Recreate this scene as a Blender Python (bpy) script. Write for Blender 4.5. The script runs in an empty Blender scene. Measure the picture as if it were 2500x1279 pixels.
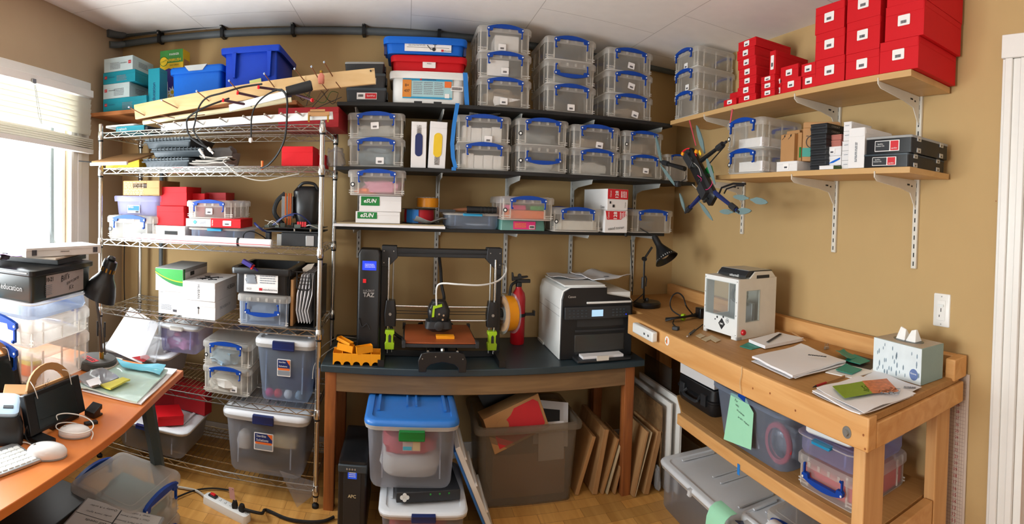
import bpy, math, random
from mathutils import Matrix, Vector, Euler, noise
random.seed(7)
R = math.radians
C = bpy.context.scene.collection
SC = bpy.context.scene
# ------------------------------------------------------------------ camera of the panorama (central cylindrical)
F, FY, CX, CY, PITCH, ROLL, EYE = 1272.78, 1342.8, 991.715, 531.77, -0.0314228, -0.0254762, 1.42
cp, sp, cr, sr = math.cos(PITCH), math.sin(PITCH), math.cos(ROLL), math.sin(ROLL)
RM = Matrix(((1,0,0),(0,cp,-sp),(0,sp,cp))) @ Matrix(((cr,0,sr),(0,1,0),(-sr,0,cr)))
def ray(x, y):
    th = (x-CX)/F; t = (CY-y)/FY
    return RM @ Vector((math.sin(th), math.cos(th), t))
def pY(x, y, Y): d = ray(x, y)*1.0; d = d*(Y/d.y); return Vector((d.x, Y, d.z+EYE))
def pX(x, y, X): d = ray(x, y); d = d*(X/d.x); return Vector((X, d.y, d.z+EYE))
def pZ(x, y, Z): d = ray(x, y); d = d*((Z-EYE)/d.z); return Vector((d.x, d.y, Z))
cd = bpy.data.cameras.new('camera'); cam = bpy.data.objects.new('camera', cd); C.objects.link(cam)
cd.type = 'PANO'; cd.panorama_type = 'CENTRAL_CYLINDRICAL'
cd.central_cylindrical_range_u_min = (0-CX)/F; cd.central_cylindrical_range_u_max = (2500-CX)/F
cd.central_cylindrical_range_v_min = (CY-1279)/FY; cd.central_cylindrical_range_v_max = CY/FY
cd.central_cylindrical_radius = 1.0; cd.clip_start = .01
M3 = Matrix((RM.col[0], RM.col[2], -RM.col[1])).transposed()
cam.matrix_world = Matrix.Translation((0,0,EYE)) @ M3.to_4x4()
SC.camera = cam
vs = SC.view_settings; vs.view_transform = 'Standard'; vs.look = 'None'; vs.gamma = 1; vs.use_curve_mapping = False; vs.exposure = 0.0
cy = SC.cycles; cy.max_bounces = 7; cy.diffuse_bounces = 3; cy.glossy_bounces = 3; cy.transmission_bounces = 4; cy.transparent_max_bounces = 20
cy.use_denoising = True; cy.caustics_reflective = False; cy.caustics_refractive = False; cy.sample_clamp_indirect = 6
cy.use_adaptive_sampling = True; cy.adaptive_threshold = 0.05
# ------------------------------------------------------------------ materials
def lin(c):
    if isinstance(c, str): c = tuple(int(c[i:i+2], 16)/255 for i in (0, 2, 4))
    return tuple((v/12.92 if v <= .04045 else ((v+.055)/1.055)**2.4) for v in c)+(1,)
MT = {}
def mat(name, col, rough=.5, metal=0, var=.06, scale=30, bump=0, spec=.5, alpha=None, emit=0, tl=0, coat=0):
    if name in MT: return MT[name]
    m = bpy.data.materials.new(name); m.use_nodes = True; nt = m.node_tree; N = nt.nodes; L = nt.links
    b = N['Principled BSDF']; c = lin(col)
    tc = N.new('ShaderNodeTexCoord'); nz = N.new('ShaderNodeTexNoise'); nz.inputs['Scale'].default_value = scale; nz.inputs['Detail'].default_value = 3
    L.new(tc.outputs['Object'], nz.inputs['Vector'])
    mx = N.new('ShaderNodeMix'); mx.data_type = 'RGBA'
    mx.inputs[6].default_value = tuple(v*(1-var) for v in c[:3])+(1,); mx.inputs[7].default_value = tuple(min(1, v*(1+var)) for v in c[:3])+(1,)
    L.new(nz.outputs['Fac'], mx.inputs[0]); L.new(mx.outputs[2], b.inputs['Base Color'])
    b.inputs['Roughness'].default_value = rough; b.inputs['Metallic'].default_value = metal; b.inputs['Specular IOR Level'].default_value = spec
    b.inputs['Coat Weight'].default_value = coat
    if emit: b.inputs['Emission Color'].default_value = c; b.inputs['Emission Strength'].default_value = emit
    if bump:
        bp = N.new('ShaderNodeBump'); bp.inputs['Strength'].default_value = bump; bp.inputs['Distance'].default_value = .01
        L.new(nz.outputs['Fac'], bp.inputs['Height']); L.new(bp.outputs['Normal'], b.inputs['Normal'])
    if alpha is not None:                       # clear or frosted plastic: part light passes straight through
        out = N['Material Output']; tr = N.new('ShaderNodeBsdfTransparent'); ms = N.new('ShaderNodeMixShader')
        tr.inputs['Color'].default_value = tuple(.55+.45*v for v in c[:3])+(1,)
        src = b
        if tl:
            t2 = N.new('ShaderNodeBsdfTranslucent'); t2.inputs['Color'].default_value = c; m2 = N.new('ShaderNodeMixShader'); m2.inputs[0].default_value = tl
            L.new(b.outputs[0], m2.inputs[1]); L.new(t2.outputs[0], m2.inputs[2]); src = m2
        ms.inputs[0].default_value = alpha
        L.new(tr.outputs[0], ms.inputs[1]); L.new(src.outputs[0], ms.inputs[2]); L.new(ms.outputs[0], out.inputs['Surface'])
    MT[name] = m; return m
def wood(name, a, b, rough=.45, scale=6, axis=0, planks=None, dist=3):
    m = bpy.data.materials.new(name); m.use_nodes = True; nt = m.node_tree; N = nt.nodes; L = nt.links; bs = N['Principled BSDF']
    tc = N.new('ShaderNodeTexCoord'); mp = N.new('ShaderNodeMapping'); s = [scale*6]*3; s[axis] = scale*.5; mp.inputs['Scale'].default_value = s
    L.new(tc.outputs['Object'], mp.inputs[0]); nz = N.new('ShaderNodeTexNoise'); nz.inputs['Scale'].default_value = 1.2; nz.inputs['Detail'].default_value = 6; nz.inputs['Distortion'].default_value = dist*.3
    L.new(mp.outputs[0], nz.inputs['Vector']); rp = N.new('ShaderNodeValToRGB'); rp.color_ramp.elements[0].position = .3; rp.color_ramp.elements[1].position = .72
    rp.color_ramp.elements[0].color = lin(a); rp.color_ramp.elements[1].color = lin(b); L.new(nz.outputs['Fac'], rp.inputs[0])
    col = rp.outputs[0]
    if planks:
        bk = N.new('ShaderNodeTexBrick'); bk.offset = .5; bk.inputs['Scale'].default_value = 1; bk.inputs['Brick Width'].default_value = planks[0]; bk.inputs['Row Height'].default_value = planks[1]; bk.inputs['Mortar Size'].default_value = .0012
        bk.inputs['Color1'].default_value = (.78,.78,.78,1); bk.inputs['Color2'].default_value = (1.12,1.08,1.02,1); bk.inputs['Mortar'].default_value = (.5,.45,.4,1)
        L.new(tc.outputs['Object'], bk.inputs['Vector']); mm = N.new('ShaderNodeMix'); mm.data_type = 'RGBA'; mm.blend_type = 'MULTIPLY'; mm.inputs[0].default_value = 1
        L.new(col, mm.inputs[6]); L.new(bk.outputs[0], mm.inputs[7]); col = mm.outputs[2]
    L.new(col, bs.inputs['Base Color']); bs.inputs['Roughness'].default_value = rough
    MT[name] = m; return m
# ------------------------------------------------------------------ mesh builder
def rrect(w, d, r, n=3, cx=0, cy=0):
    r = min(r, w/2-1e-4, d/2-1e-4); P = []
    for (sx, sy, a0) in ((1,1,0),(-1,1,90),(-1,-1,180),(1,-1,270)):
        for k in range(n+1):
            a = R(a0+90*k/n); P.append((cx+sx*(w/2-r)+r*math.cos(a), cy+sy*(d/2-r)+r*math.sin(a)))
    return P
SPLIT = {'component','cable_sleeve','paper_guide','battery','landing_leg','bar','handle_side','stand','base_frame','hook','pivot','standoff','bolt','screw','tooth','connector','grey_wire','blue_wire','heat_pipe','foot','socket','button','led','clip','cooler_fin','belt_clip','strap','arm_link','spoke','fold','latch','feeder_cover','grip_ring','printed_mark'}
def islands(me):
    """keeps the first loose piece in me and returns the others as meshes of their own"""
    import bmesh
    bm = bmesh.new(); bm.from_mesh(me); bm.verts.ensure_lookup_table(); seen = set(); out = []
    for v in bm.verts:
        if v.index in seen: continue
        st = [v]; comp = set()
        while st:
            q = st.pop()
            if q.index in comp: continue
            comp.add(q.index); st += [e.other_vert(q) for e in q.link_edges]
        seen |= comp; out.append(comp)
    bm.free(); res = []
    for k, comp in reversed(list(enumerate(out))):
        m2 = me.copy() if k else me; b2 = bmesh.new(); b2.from_mesh(m2); b2.verts.ensure_lookup_table()
        bmesh.ops.delete(b2, geom=[x for x in b2.verts if x.index not in comp], context='VERTS'); b2.to_mesh(m2); b2.free()
        if k: res.append(m2)
    return res
class B:
    def __init__(s): s.v = []; s.f = []; s.m = []
    def add(s, vs_, fs, m=0):
        o = len(s.v); s.v += [tuple(v) for v in vs_]; s.f += [tuple(i+o for i in f) for f in fs]; s.m += [m]*len(fs); return s
    def box(s, x0, x1, y0, y1, z0, z1, m=0):
        return s.add([(x,y,z) for x in (x0,x1) for y in (y0,y1) for z in (z0,z1)], [(0,1,3,2),(4,6,7,5),(0,4,5,1),(2,3,7,6),(0,2,6,4),(1,5,7,3)], m)
    def cbox(s, c, size, rot=(0,0,0), m=0):
        Q = Matrix.Translation(c) @ Euler([R(a) for a in rot]).to_matrix().to_4x4(); o = len(s.v); a, b, d = [q/2 for q in size]
        s.box(-a, a, -b, b, -d, d, m); s.v[o:] = [tuple(Q @ Vector(v)) for v in s.v[o:]]; return s
    def rings(s, rr, capb=True, capt=True, m=0):
        n = len(rr[0]); V = [p for r in rr for p in r]; fs = []
        for i in range(len(rr)-1):
            for k in range(n): fs.append((i*n+k, i*n+(k+1) % n, (i+1)*n+(k+1) % n, (i+1)*n+k))
        if capb: fs.append(tuple(reversed(range(n))))
        if capt: fs.append(tuple((len(rr)-1)*n+k for k in range(n)))
        return s.add(V, fs, m)
    def loft(s, secs, capb=True, capt=True, m=0, cx=0, cy=0):   # secs: (w, d, r, z)
        return s.rings([[(p[0], p[1], z) for p in rrect(w, d, r, 3, cx, cy)] for (w, d, r, z) in secs], capb, capt, m)
    def tube(s, pts, r, n=6, m=0, cap=True):
        P = [Vector(p) for p in pts]; rr = []; up = None
        for i, p in enumerate(P):
            t = (P[min(i+1, len(P)-1)]-P[max(i-1, 0)]); t = t.normalized() if t.length > 1e-9 else Vector((0,0,1))
            if up is None: up = Vector((0,0,1)) if abs(t.z) < .9 else Vector((1,0,0))
            up = (up-t*up.dot(t)); up = up.normalized() if up.length > 1e-6 else t.orthogonal().normalized()
            sd = t.cross(up); q = r[i] if isinstance(r, (list, tuple)) else r
            rr.append([tuple(p+(sd*math.cos(2*math.pi*k/n+math.pi/n)+up*math.sin(2*math.pi*k/n+math.pi/n))*q) for k in range(n)])
        return s.rings(rr, cap, cap, m)
    def spline(s, pts, r, n=6, m=0, sub=6):
        P = [Vector(p) for p in pts]; Q = []
        for i in range(len(P)-1):
            a, b, c, d = P[max(i-1,0)], P[i], P[i+1], P[min(i+2, len(P)-1)]
            for k in range(sub):
                t = k/sub; Q.append(.5*((2*b)+(c-a)*t+(2*a-5*b+4*c-d)*t*t+(3*b-a-3*c+d)*t**3))
        Q.append(P[-1]); return s.tube(Q, r, n, m)
    def cyl(s, a, b, r, r2=None, n=16, m=0): return s.tube([a, b], [r, r if r2 is None else r2], n, m)
    def lathe(s, prof, n=24, c=(0,0,0), axis='z', m=0, cap=True):
        rr = []
        for (r, z) in prof:
            ring = []
            for k in range(n):
                a = 2*math.pi*k/n; u, w = r*math.cos(a), r*math.sin(a)
                ring.append({'z': (c[0]+u, c[1]+w, c[2]+z), 'x': (c[0]+z, c[1]+u, c[2]+w), 'y': (c[0]+w, c[1]+z, c[2]+u)}[axis])
            rr.append(ring)
        return s.rings(rr, cap, cap, m)
    def prism(s, poly, y0, y1, m=0, ax='y'):        # outline in x,z swept along y (or ax)
        n = len(poly); g = {'y': lambda p, t: (p[0], t, p[1]), 'x': lambda p, t: (t, p[0], p[1]), 'z': lambda p, t: (p[0], p[1], t)}[ax]
        V = [g(p, y0) for p in poly]+[g(p, y1) for p in poly]
        return s.add(V, [tuple(range(n)), tuple(reversed(range(n, 2*n)))]+[(k, k+n, (k+1) % n+n, (k+1) % n) for k in range(n)], m)
    def lump(s, c, size, seed=0, amp=.35, fr=2.2, m=0, n=10):
        V = []; fs = []; q = n*2
        for i in range(n+1):
            a = math.pi*i/n
            for k in range(q):
                b = 2*math.pi*k/q; d = Vector((math.sin(a)*math.cos(b), math.sin(a)*math.sin(b), math.cos(a)))
                f = 1+amp*noise.noise(d*fr+Vector((seed*3.1, seed, 0)))+amp*.4*noise.noise(d*fr*3+Vector((seed, 5, 0)))
                e = Vector([math.copysign(abs(x)**.6, x) for x in d])*f
                V.append((c[0]+e.x*size[0]/2, c[1]+e.y*size[1]/2, c[2]+max(e.z, -.8)*size[2]/2))
        for i in range(n):
            for k in range(q): fs.append((i*q+k, (i+1)*q+k, (i+1)*q+(k+1) % q, i*q+(k+1) % q))
        return s.add(V, fs, m)
    def sheet(s, w, d, c=(0,0,0), rot=0, t=.0008, curl=.004, seed=0, m=0, n=6):
        V = []; cs, sn = math.cos(R(rot)), math.sin(R(rot))
        for lay in (0, t):
            for i in range(n+1):
                for k in range(n+1):
                    x, y = w*(i/n-.5), d*(k/n-.5); z = lay+curl*(.5+noise.noise(Vector((x*9+seed, y*9, seed))))*(abs(i/n-.5)+abs(k/n-.5))*2
                    V.append((c[0]+x*cs-y*sn, c[1]+x*sn+y*cs, c[2]+max(z, lay)))
        N1 = (n+1)**2; fs = []
        for i in range(n):
            for k in range(n):
                a = i*(n+1)+k; q = (a, a+1, a+n+2, a+n+1); fs += [q, tuple(N1+j for j in reversed(q))]
        bd = [i*(n+1) for i in range(n+1)]+[n*(n+1)+k for k in range(1, n+1)]+[i*(n+1)+n for i in range(n-1, -1, -1)]+[k for k in range(n-1, 0, -1)]
        fs += [(bd[j], bd[(j+1) % len(bd)], N1+bd[(j+1) % len(bd)], N1+bd[j]) for j in range(len(bd))]
        return s.add(V, fs, m)
    def xf(s, Q):
        s.v = [tuple(Q @ Vector(v)) for v in s.v]; return s
    def build(s, name, mats, parent=None, bevel=0, flat=False):
        me = bpy.data.meshes.new(name); me.from_pydata(s.v, [], s.f)
        for q in (mats if isinstance(mats, (list, tuple)) else [mats]): me.materials.append(q if not isinstance(q, str) else MT[q])
        me.polygons.foreach_set('material_index', s.m)
        if not flat:
            me.polygons.foreach_set('use_smooth', [True]*len(s.f)); me.set_sharp_from_angle(angle=R(38))
        me.update()
        import bmesh
        bm = bmesh.new(); bm.from_mesh(me); bmesh.ops.recalc_face_normals(bm, faces=bm.faces); bm.to_mesh(me); bm.free()
        outs = []
        if name in SPLIT: outs = islands(me)
        o = bpy.data.objects.new(name, me); C.objects.link(o); o.parent = parent
        for q in outs: w_ = bpy.data.objects.new(name, q); C.objects.link(w_); w_.parent = parent
        if bevel:
            md = o.modifiers.new('bevel', 'BEVEL'); md.width = bevel; md.segments = 2; md.limit_method = 'ANGLE'; md.angle_limit = R(50)
        return o
def T(name, label, cat, loc=(0,0,0), rz=0, group=None, rot=None):
    o = bpy.data.objects.new(name, None); C.objects.link(o); o.location = loc
    o.rotation_euler = tuple(R(a) for a in rot) if rot else (0, 0, R(rz)); o.empty_display_size = .05
    return tag(o, label, cat, group)
def tag(o, label, cat, group=None, kind=None):
    if label: o['label'] = label
    if cat: o['category'] = cat
    if group: o['group'] = group
    if kind: o['kind'] = kind
    return o
def struct(name, bld, m, bevel=0, **k):
    o = bld.build(name, m, None, bevel, **k); o['kind'] = 'structure'; return o
FACE = {'front': (90,0,0), 'right': (90,0,90), 'left': (90,0,-90), 'top': (0,0,0), 'back': (90,0,180)}
def text(parent, s, w, at, m='ink', face='front', name='lettering', roll=0, shear=0, h=None, thick=.0004, align='CENTER', bold=0):
    cu = bpy.data.curves.new('t', 'FONT'); cu.body = s; cu.size = 1; cu.align_x = align; cu.align_y = 'CENTER'; cu.resolution_u = 2; cu.shear = shear; cu.offset = bold
    ob = bpy.data.objects.new('t', cu); C.objects.link(ob)
    me = bpy.data.meshes.new_from_object(ob.evaluated_get(bpy.context.evaluated_depsgraph_get())); bpy.data.objects.remove(ob); bpy.data.curves.remove(cu)
    if not me.vertices: return None
    xs = [v.co.x for v in me.vertices]; ys = [v.co.y for v in me.vertices]; k = w/max(max(xs)-min(xs), 1e-6); ky = h/max(max(ys)-min(ys), 1e-6) if h else k
    cxx = (max(xs)+min(xs))/2; cyy = (max(ys)+min(ys))/2
    Q = Matrix.Translation(at) @ Euler([R(a) for a in FACE[face]]).to_matrix().to_4x4() @ Matrix.Rotation(R(roll), 4, 'Z')
    for v in me.vertices: v.co = Q @ Vector(((v.co.x-cxx)*k, (v.co.y-cyy)*ky, thick))
    me.materials.clear(); me.materials.append(MT[m] if isinstance(m, str) else m)
    me.name = name; o = bpy.data.objects.new(name, me); C.objects.link(o); o.parent = parent; return o
def patch(parent, name, w, h, at, m, face='front', roll=0, t=.0006, r=0, label=None):
    b = B(); P = rrect(w, h, r or .0005, 3); b.prism(P, -t, t, ax='z')
    b.xf(Matrix.Translation(at) @ Euler([R(a) for a in FACE[face]]).to_matrix().to_4x4() @ Matrix.Rotation(R(roll), 4, 'Z'))
    o = b.build(name, m, parent)
    if label: o['label'] = label
    return o
def lines(parent, name, rows, w, h, at, m='ink', face='front', roll=0, seed=1, t=.0012, fill=.8):
    """rows of tiny print, as small raised dashes"""
    rd = random.Random(seed); b = B()
    for i in range(rows):
        y = h*(.5-(i+.5)/rows); x = -w/2
        while x < w/2*fill:
            L = min(rd.uniform(.06, .22)*w, w/2-x); b.box(x, x+L, y-h/rows*.2, y+h/rows*.2, 0, t); x += L+w*.03
    b.xf(Matrix.Translation(at) @ Euler([R(a) for a in FACE[face]]).to_matrix().to_4x4() @ Matrix.Rotation(R(roll), 4, 'Z'))
    return b.build(name, m, parent, flat=True)
def bars(parent, w, h, at, face='front', roll=0, seed=1, m='bar_ink', name='barcode', t=.0012):
    rd = random.Random(seed); b = B(); x = -w/2
    while x < w/2-w*.03:
        q = rd.choice((.02, .035, .05))*w; b.box(x, x+q, -h/2, h/2, 0, t); x += q+rd.choice((.025, .04))*w
    b.xf(Matrix.Translation(at) @ Euler([R(a) for a in FACE[face]]).to_matrix().to_4x4() @ Matrix.Rotation(R(roll), 4, 'Z'))
    return b.build(name, m, parent, flat=True)
def sticker(parent, w, h, at, face='front', roll=0, seed=1, r=.003, red=False):
    p = patch(parent, 'sticker', w, h, at, MT['sticker'], face, roll, r=r)
    n = {'front': Vector((0,-1,0)), 'right': Vector((1,0,0)), 'top': Vector((0,0,1)), 'left': Vector((-1,0,0)), 'back': Vector((0,1,0))}[face]
    bars(p, w*.5, h*.28, Vector(at)+n*.0002-Vector((0,0,h*.16 if face != 'top' else 0)), face, roll, seed)
    return p
# ------------------------------------------------------------------ materials used in the room
mat('ink', '1c1c1e', .6); mat('bar_ink', '5c5a60', .6); mat('white_ink', 'f4f4f0', .6); mat('red_ink', 'c8202a', .5); mat('grey_ink', '8a8f96', .6)
mat('sticker', 'efeae6', .5); mat('wall_paint', 'bf9f6e', .75, var=.03, scale=8, bump=.03, spec=.25); mat('left_wall_paint', 'b8a184', .8, var=.03, scale=8, bump=.03, spec=.2)
mat('trim_white', 'ece8e2', .35, var=.02); mat('window_vinyl', 'f2f0ea', .4, var=.02)
mat('rub_clear', 'eeebe4', .3, alpha=.30, tl=.45, var=.03); mat('rub_frost', 'f0ece6', .35, alpha=.48, tl=.5, var=.03); mat('rub_rib', 'f6f2ec', .3, alpha=.72, tl=.4, var=.02)
mat('lav_clear', 'd2d2f4', .25, alpha=.36, tl=.5); mat('blue_clear', 'c0d0e8', .25, alpha=.38, tl=.45); mat('bin_clear', 'dcdfe8', .3, alpha=.33, tl=.5); mat('tub_grey', 'bcae9a', .4, alpha=.30, tl=.35)
mat('bag_clear', 'e8eaee', .12, alpha=.26, tl=.1); mat('film_thin', 'd8d8dc', .2, alpha=.14, tl=.2); mat('pane_clear', 'dfe6e6', .05, alpha=.12); mat('smoke_clear', '6a6660', .1, alpha=.35)
mat('handle_blue', '0a409c', .45, spec=.3); mat('navy', '1f2f66', .35); mat('navy_lid', '2b4780', .35); mat('latch_teal', '1590bd', .35)
mat('red_card', 'cc0e1a', .6, var=.03, spec=.3); mat('red_card_dark', 'a8101a', .6, var=.03); mat('white_card', 'e6e2e0', .55, var=.02); mat('kraft', 'b08150', .7, var=.05); mat('kraft_pale', 'bfa985', .7); mat('paper', 'ece9ea', .7, var=.01); mat('paper_tan', 'c8b9a8', .7)
mat('chrome', 'd8d8d4', .22, 1, var=.02); mat('dull_steel', 'a8a8a4', .4, .9); mat('brass', 'b48a3a', .35, .9); mat('black_plastic', '17181a', .35, var=.1); mat('black_rubber', '101112', .6); mat('dark_grey_plastic', '3b454c', .45); mat('charcoal', '26282b', .5)
mat('shelf_black', '131414', .55); mat('pipe_grey', '5a6062', .55); mat('bracket_grey', 'c6c6c2', .35, .2); mat('bracket_cream', 'dcd5c8', .4); mat('slot', '2a2a2a', .7)
mat('white_plastic', 'e9e9e6', .35, var=.02); mat('lid_white', 'e4e6ea', .3, var=.02); mat('blue_bin', '0a62c8', .5, spec=.3); mat('blue_deep', '083ab0', .5, spec=.3); mat('teal_card', '1192a6', .5); mat('pale_card', 'c2d4d6', .5); mat('lid_blue', '2f74c4', .35)
mat('green', '2c9a3c', .5); mat('green_dark', '0f7a32', .5); mat('yellow', 'e8c020', .5); mat('orange', 'f09a12', .4); mat('orange_paint', 'e8702c', .5); mat('red_plastic', 'c4101e', .35, coat=.3); mat('teal_note', '148a78', .5)
mat('cream', 'dcd2ac', .6); mat('pegs', '7a4a2c', .6); mat('green_note', 'a4e2bc', .7, var=.02); mat('yellow_note', 'd8dc8a', .7); mat('pink', 'e0307a', .5); mat('purple', '3a2e86', .5); mat('lime', 'a6cc1e', .4); mat('copper_bed', '9a4a22', .45, var=.12, scale=12); mat('filament_red', 'c01828', .45); mat('tape_blue', '1f78c8', .6)
mat('screen_blue', '2038f0', .3, emit=1.2); mat('screen_cyan', 'a8d0ee', .3, emit=.6); mat('screen_dim', '1c2426', .15); mat('led_red', 'e8202a', .4); mat('ups_blue', '1c50d8', .3, emit=.5)
mat('silver', 'c2c4c6', .35, .7); mat('sponge_grey', '9a9a98', .8); mat('mouse_white', 'ece9e8', .15, coat=.5); mat('sticker_teal', '4aa6c0', .5); mat('sticker_orange', 'd8842c', .5); mat('label_silver', 'b5a9a6', .3, .2)
mat('lumpy_white', 'd8d4cc', .7, bump=.3); mat('lumpy_blue', '8fa6b4', .7, bump=.3); mat('lumpy_tan', 'b49a7a', .7, bump=.3); mat('lumpy_grey', '9a9c9c', .7, bump=.3); mat('lumpy_red', 'd04a52', .6, bump=.2); mat('lumpy_pink', 'd890a8', .6, bump=.2); mat('lumpy_dark', '3a3c40', .6, bump=.3)
mat('olive_card', '45601e', .5); mat('rose_card', 'b06a5c', .55); mat('tissue', 'f4f2ee', .8, bump=.2); mat('ruler_board', 'cdbcae', .4); mat('grid_ink', '9a7a72', .6); mat('prop_grey', '6f8686', .35); mat('arm_blue', '14245c', .5); mat('flesh', 'd8826c', .6)
wood('table_wood', '6b5034', '8c6c48', .5, 4, 0); wood('table_leg_wood', '7c4420', 'a8622e', .5, 4, 2); wood('bench_wood', 'cc9152', 'e0ab6e', .5, 3, 1); wood('bench_leg_wood', 'ca9156', 'e0ae74', .5, 3, 2); wood('bench_top_wood', 'a87840', 'b88850', .6, 8, 1)
wood('shelf_wood', 'c49a62', 'cfa670', .45, 2, 1); wood('shelf_wood_back', '9a5a30', 'b4703c', .5, 2, 0); wood('desk_wood', 'd07434', 'd88042', .3, 1.5, 1); wood('floor_wood', 'c48c46', 'e0aa60', .35, 3, 1, planks=(.22, .075)); wood('door_wood', 'a85f22', 'c47a34', .4, 3, 2)
wood('pine', 'd8b078', 'e6c490', .55, 4, 0); wood('ply', 'a07448', 'c09464', .6, 5, 2); wood('maple', 'c8a06c', 'd8b480', .5, 4, 0)
def slate():
    m = mat('table_black', '2c3a40', .42, var=.35, scale=5, bump=.03); return m
slate()
# ------------------------------------------------------------------ room shell
XL, XR, YB, YF = -1.82, 1.69, 3.0, -2.2
def ceil(x): return EYE+.916-.0422*x
b = B(); b.box(XL-.3, XR+1.6, YF-.2, YB+.1, -.1, 0); struct('floor', b, 'floor_wood')
def panelmat():
    m = mat('ceiling_tile', 'f2ece6', .85, var=.05, scale=14, bump=.05, spec=.2); nt = m.node_tree; N = nt.nodes; L = nt.links
    tc = N.new('ShaderNodeTexCoord'); bk = N.new('ShaderNodeTexBrick'); bk.offset = .5; bk.inputs['Scale'].default_value = 1; bk.inputs['Brick Width'].default_value = .61; bk.inputs['Row Height'].default_value = .61
    bk.inputs['Mortar Size'].default_value = .0018; bk.inputs['Color1'].default_value = bk.inputs['Color2'].default_value = (1,1,1,1); bk.inputs['Mortar'].default_value = (.62,.6,.58,1)
    mp = N.new('ShaderNodeMapping'); mp.inputs['Rotation'].default_value = (0,0,R(90)); L.new(tc.outputs['Object'], mp.inputs[0]); L.new(mp.outputs[0], bk.inputs['Vector'])
    mm = N.new('ShaderNodeMix'); mm.data_type = 'RGBA'; mm.blend_type = 'MULTIPLY'; mm.inputs[0].default_value = 1
    src = N['Principled BSDF'].inputs['Base Color'].links[0].from_socket; L.new(src, mm.inputs[6]); L.new(bk.outputs[0], mm.inputs[7]); L.new(mm.outputs[2], N['Principled BSDF'].inputs['Base Color'])
panelmat()
b = B(); x0, x1 = XL-.3, XR+1.6
b.add([(x0,YF-.2,ceil(x0)),(x1,YF-.2,ceil(x1)),(x1,YB+.1,ceil(x1)),(x0,YB+.1,ceil(x0)),(x0,YF-.2,ceil(x0)+.1),(x1,YF-.2,ceil(x1)+.1),(x1,YB+.1,ceil(x1)+.1),(x0,YB+.1,ceil(x0)+.1)], [(3,2,1,0),(4,5,6,7),(0,1,5,4),(1,2,6,5),(2,3,7,6),(3,0,4,7)])
struct('ceiling', b, 'ceiling_tile')
b = B(); b.box(XL-.2, XR+1.6, YB, YB+.1, 0, 2.5); struct('wall_back', b, 'wall_paint')
# left wall with the window opening
WY0, WY1, WZ0, WZ1 = .25, 2.40, .86, 1.985
b = B(); b.box(XL-.12, XL, WY1, YB, 0, 2.5); b.box(XL-.12, XL, YF, WY0, 0, 2.5); b.box(XL-.12, XL, WY0, WY1, 0, WZ0); b.box(XL-.12, XL, WY0, WY1, WZ1, 2.5); struct('wall_left', b, 'left_wall_paint')
# right wall with the doorway (nearest the camera) and a hallway behind it
DY1 = .69
b = B(); b.box(XR, XR+.12, DY1, YB, 0, 2.5); b.box(XR, XR+.12, -.25, DY1, 1.975, 2.5); b.box(XR, XR+.12, YF, -.25, 0, 2.5); struct('wall_right', b, 'wall_paint')
b = B(); b.box(XL-.2, .1, YF-.1, YF, 0, 2.5); b.box(1.5, XR+1.6, YF-.1, YF, 0, 2.5); b.box(.1, 1.5, YF-.1, YF, 0, .7); b.box(.1, 1.5, YF-.1, YF, 2.1, 2.5); struct('wall_front', b, 'wall_paint')
b = B(); b.box(XR+1.5, XR+1.6, YF, YB, 0, 2.5); struct('wall_far', b, 'wall_paint')
# window frame
b = B(); ft = .035
b.box(XL-.1, XL-.02, WY0, WY1, WZ0, WZ0+ft); b.box(XL-.1, XL-.02, WY0, WY1, WZ1-ft, WZ1); b.box(XL-.1, XL-.02, WY1-ft, WY1, WZ0, WZ1); b.box(XL-.1, XL-.02, WY0, WY0+ft, WZ0, WZ1); b.box(XL-.1, XL-.04, 1.56, 1.60, WZ0, WZ1)
w1 = struct('window_1', b, 'window_vinyl', .003)
b = B(); b.box(XL-.085, XL-.075, WY1-ft-.028, WY1-ft-.004, WZ0+ft, WZ1-ft); b.box(XL-.085, XL-.075, 1.59, 1.605, WZ0+ft, WZ1-ft); b.build('gasket', 'black_rubber', w1)
b = B(); b.box(XL-.07, XL-.066, WY0+ft, WY1-ft, WZ0+ft, WZ1-ft); b.build('pane', 'pane_clear', w1)
b = B(); b.box(XL-.02, XL+.03, WY0-.1, WY1+.1, WZ0-.03, WZ0); b.build('window_sill', 'window_vinyl', w1, .004)
b = B()
for (ya, yb, d) in ((WY1, WY1+.03, .022), (WY1+.03, WY1+.07, .014), (WY1+.07, WY1+.11, .02), (WY1+.11, WY1+.2, .008)): b.box(XL, XL+d, ya, yb, .05, 2.02)
b.box(XL, XL+.02, WY0-.1, WY1+.2, WZ1+.02, 2.06); struct('trim_1', b, 'trim_white', .003)
b = B(); b.box(XL, XL+.012, YF, YB, 0, .09); struct('baseboard_left', b, 'trim_white', .003)
b = B(); b.box(XL, XR, YB-.014, YB, 0, .09); struct('baseboard_back', b, 'trim_white', .003)
b = B(); b.box(XR-.014, XR, DY1+.12, YB, 0, .09); struct('baseboard_right', b, 'trim_white', .003)
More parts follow.
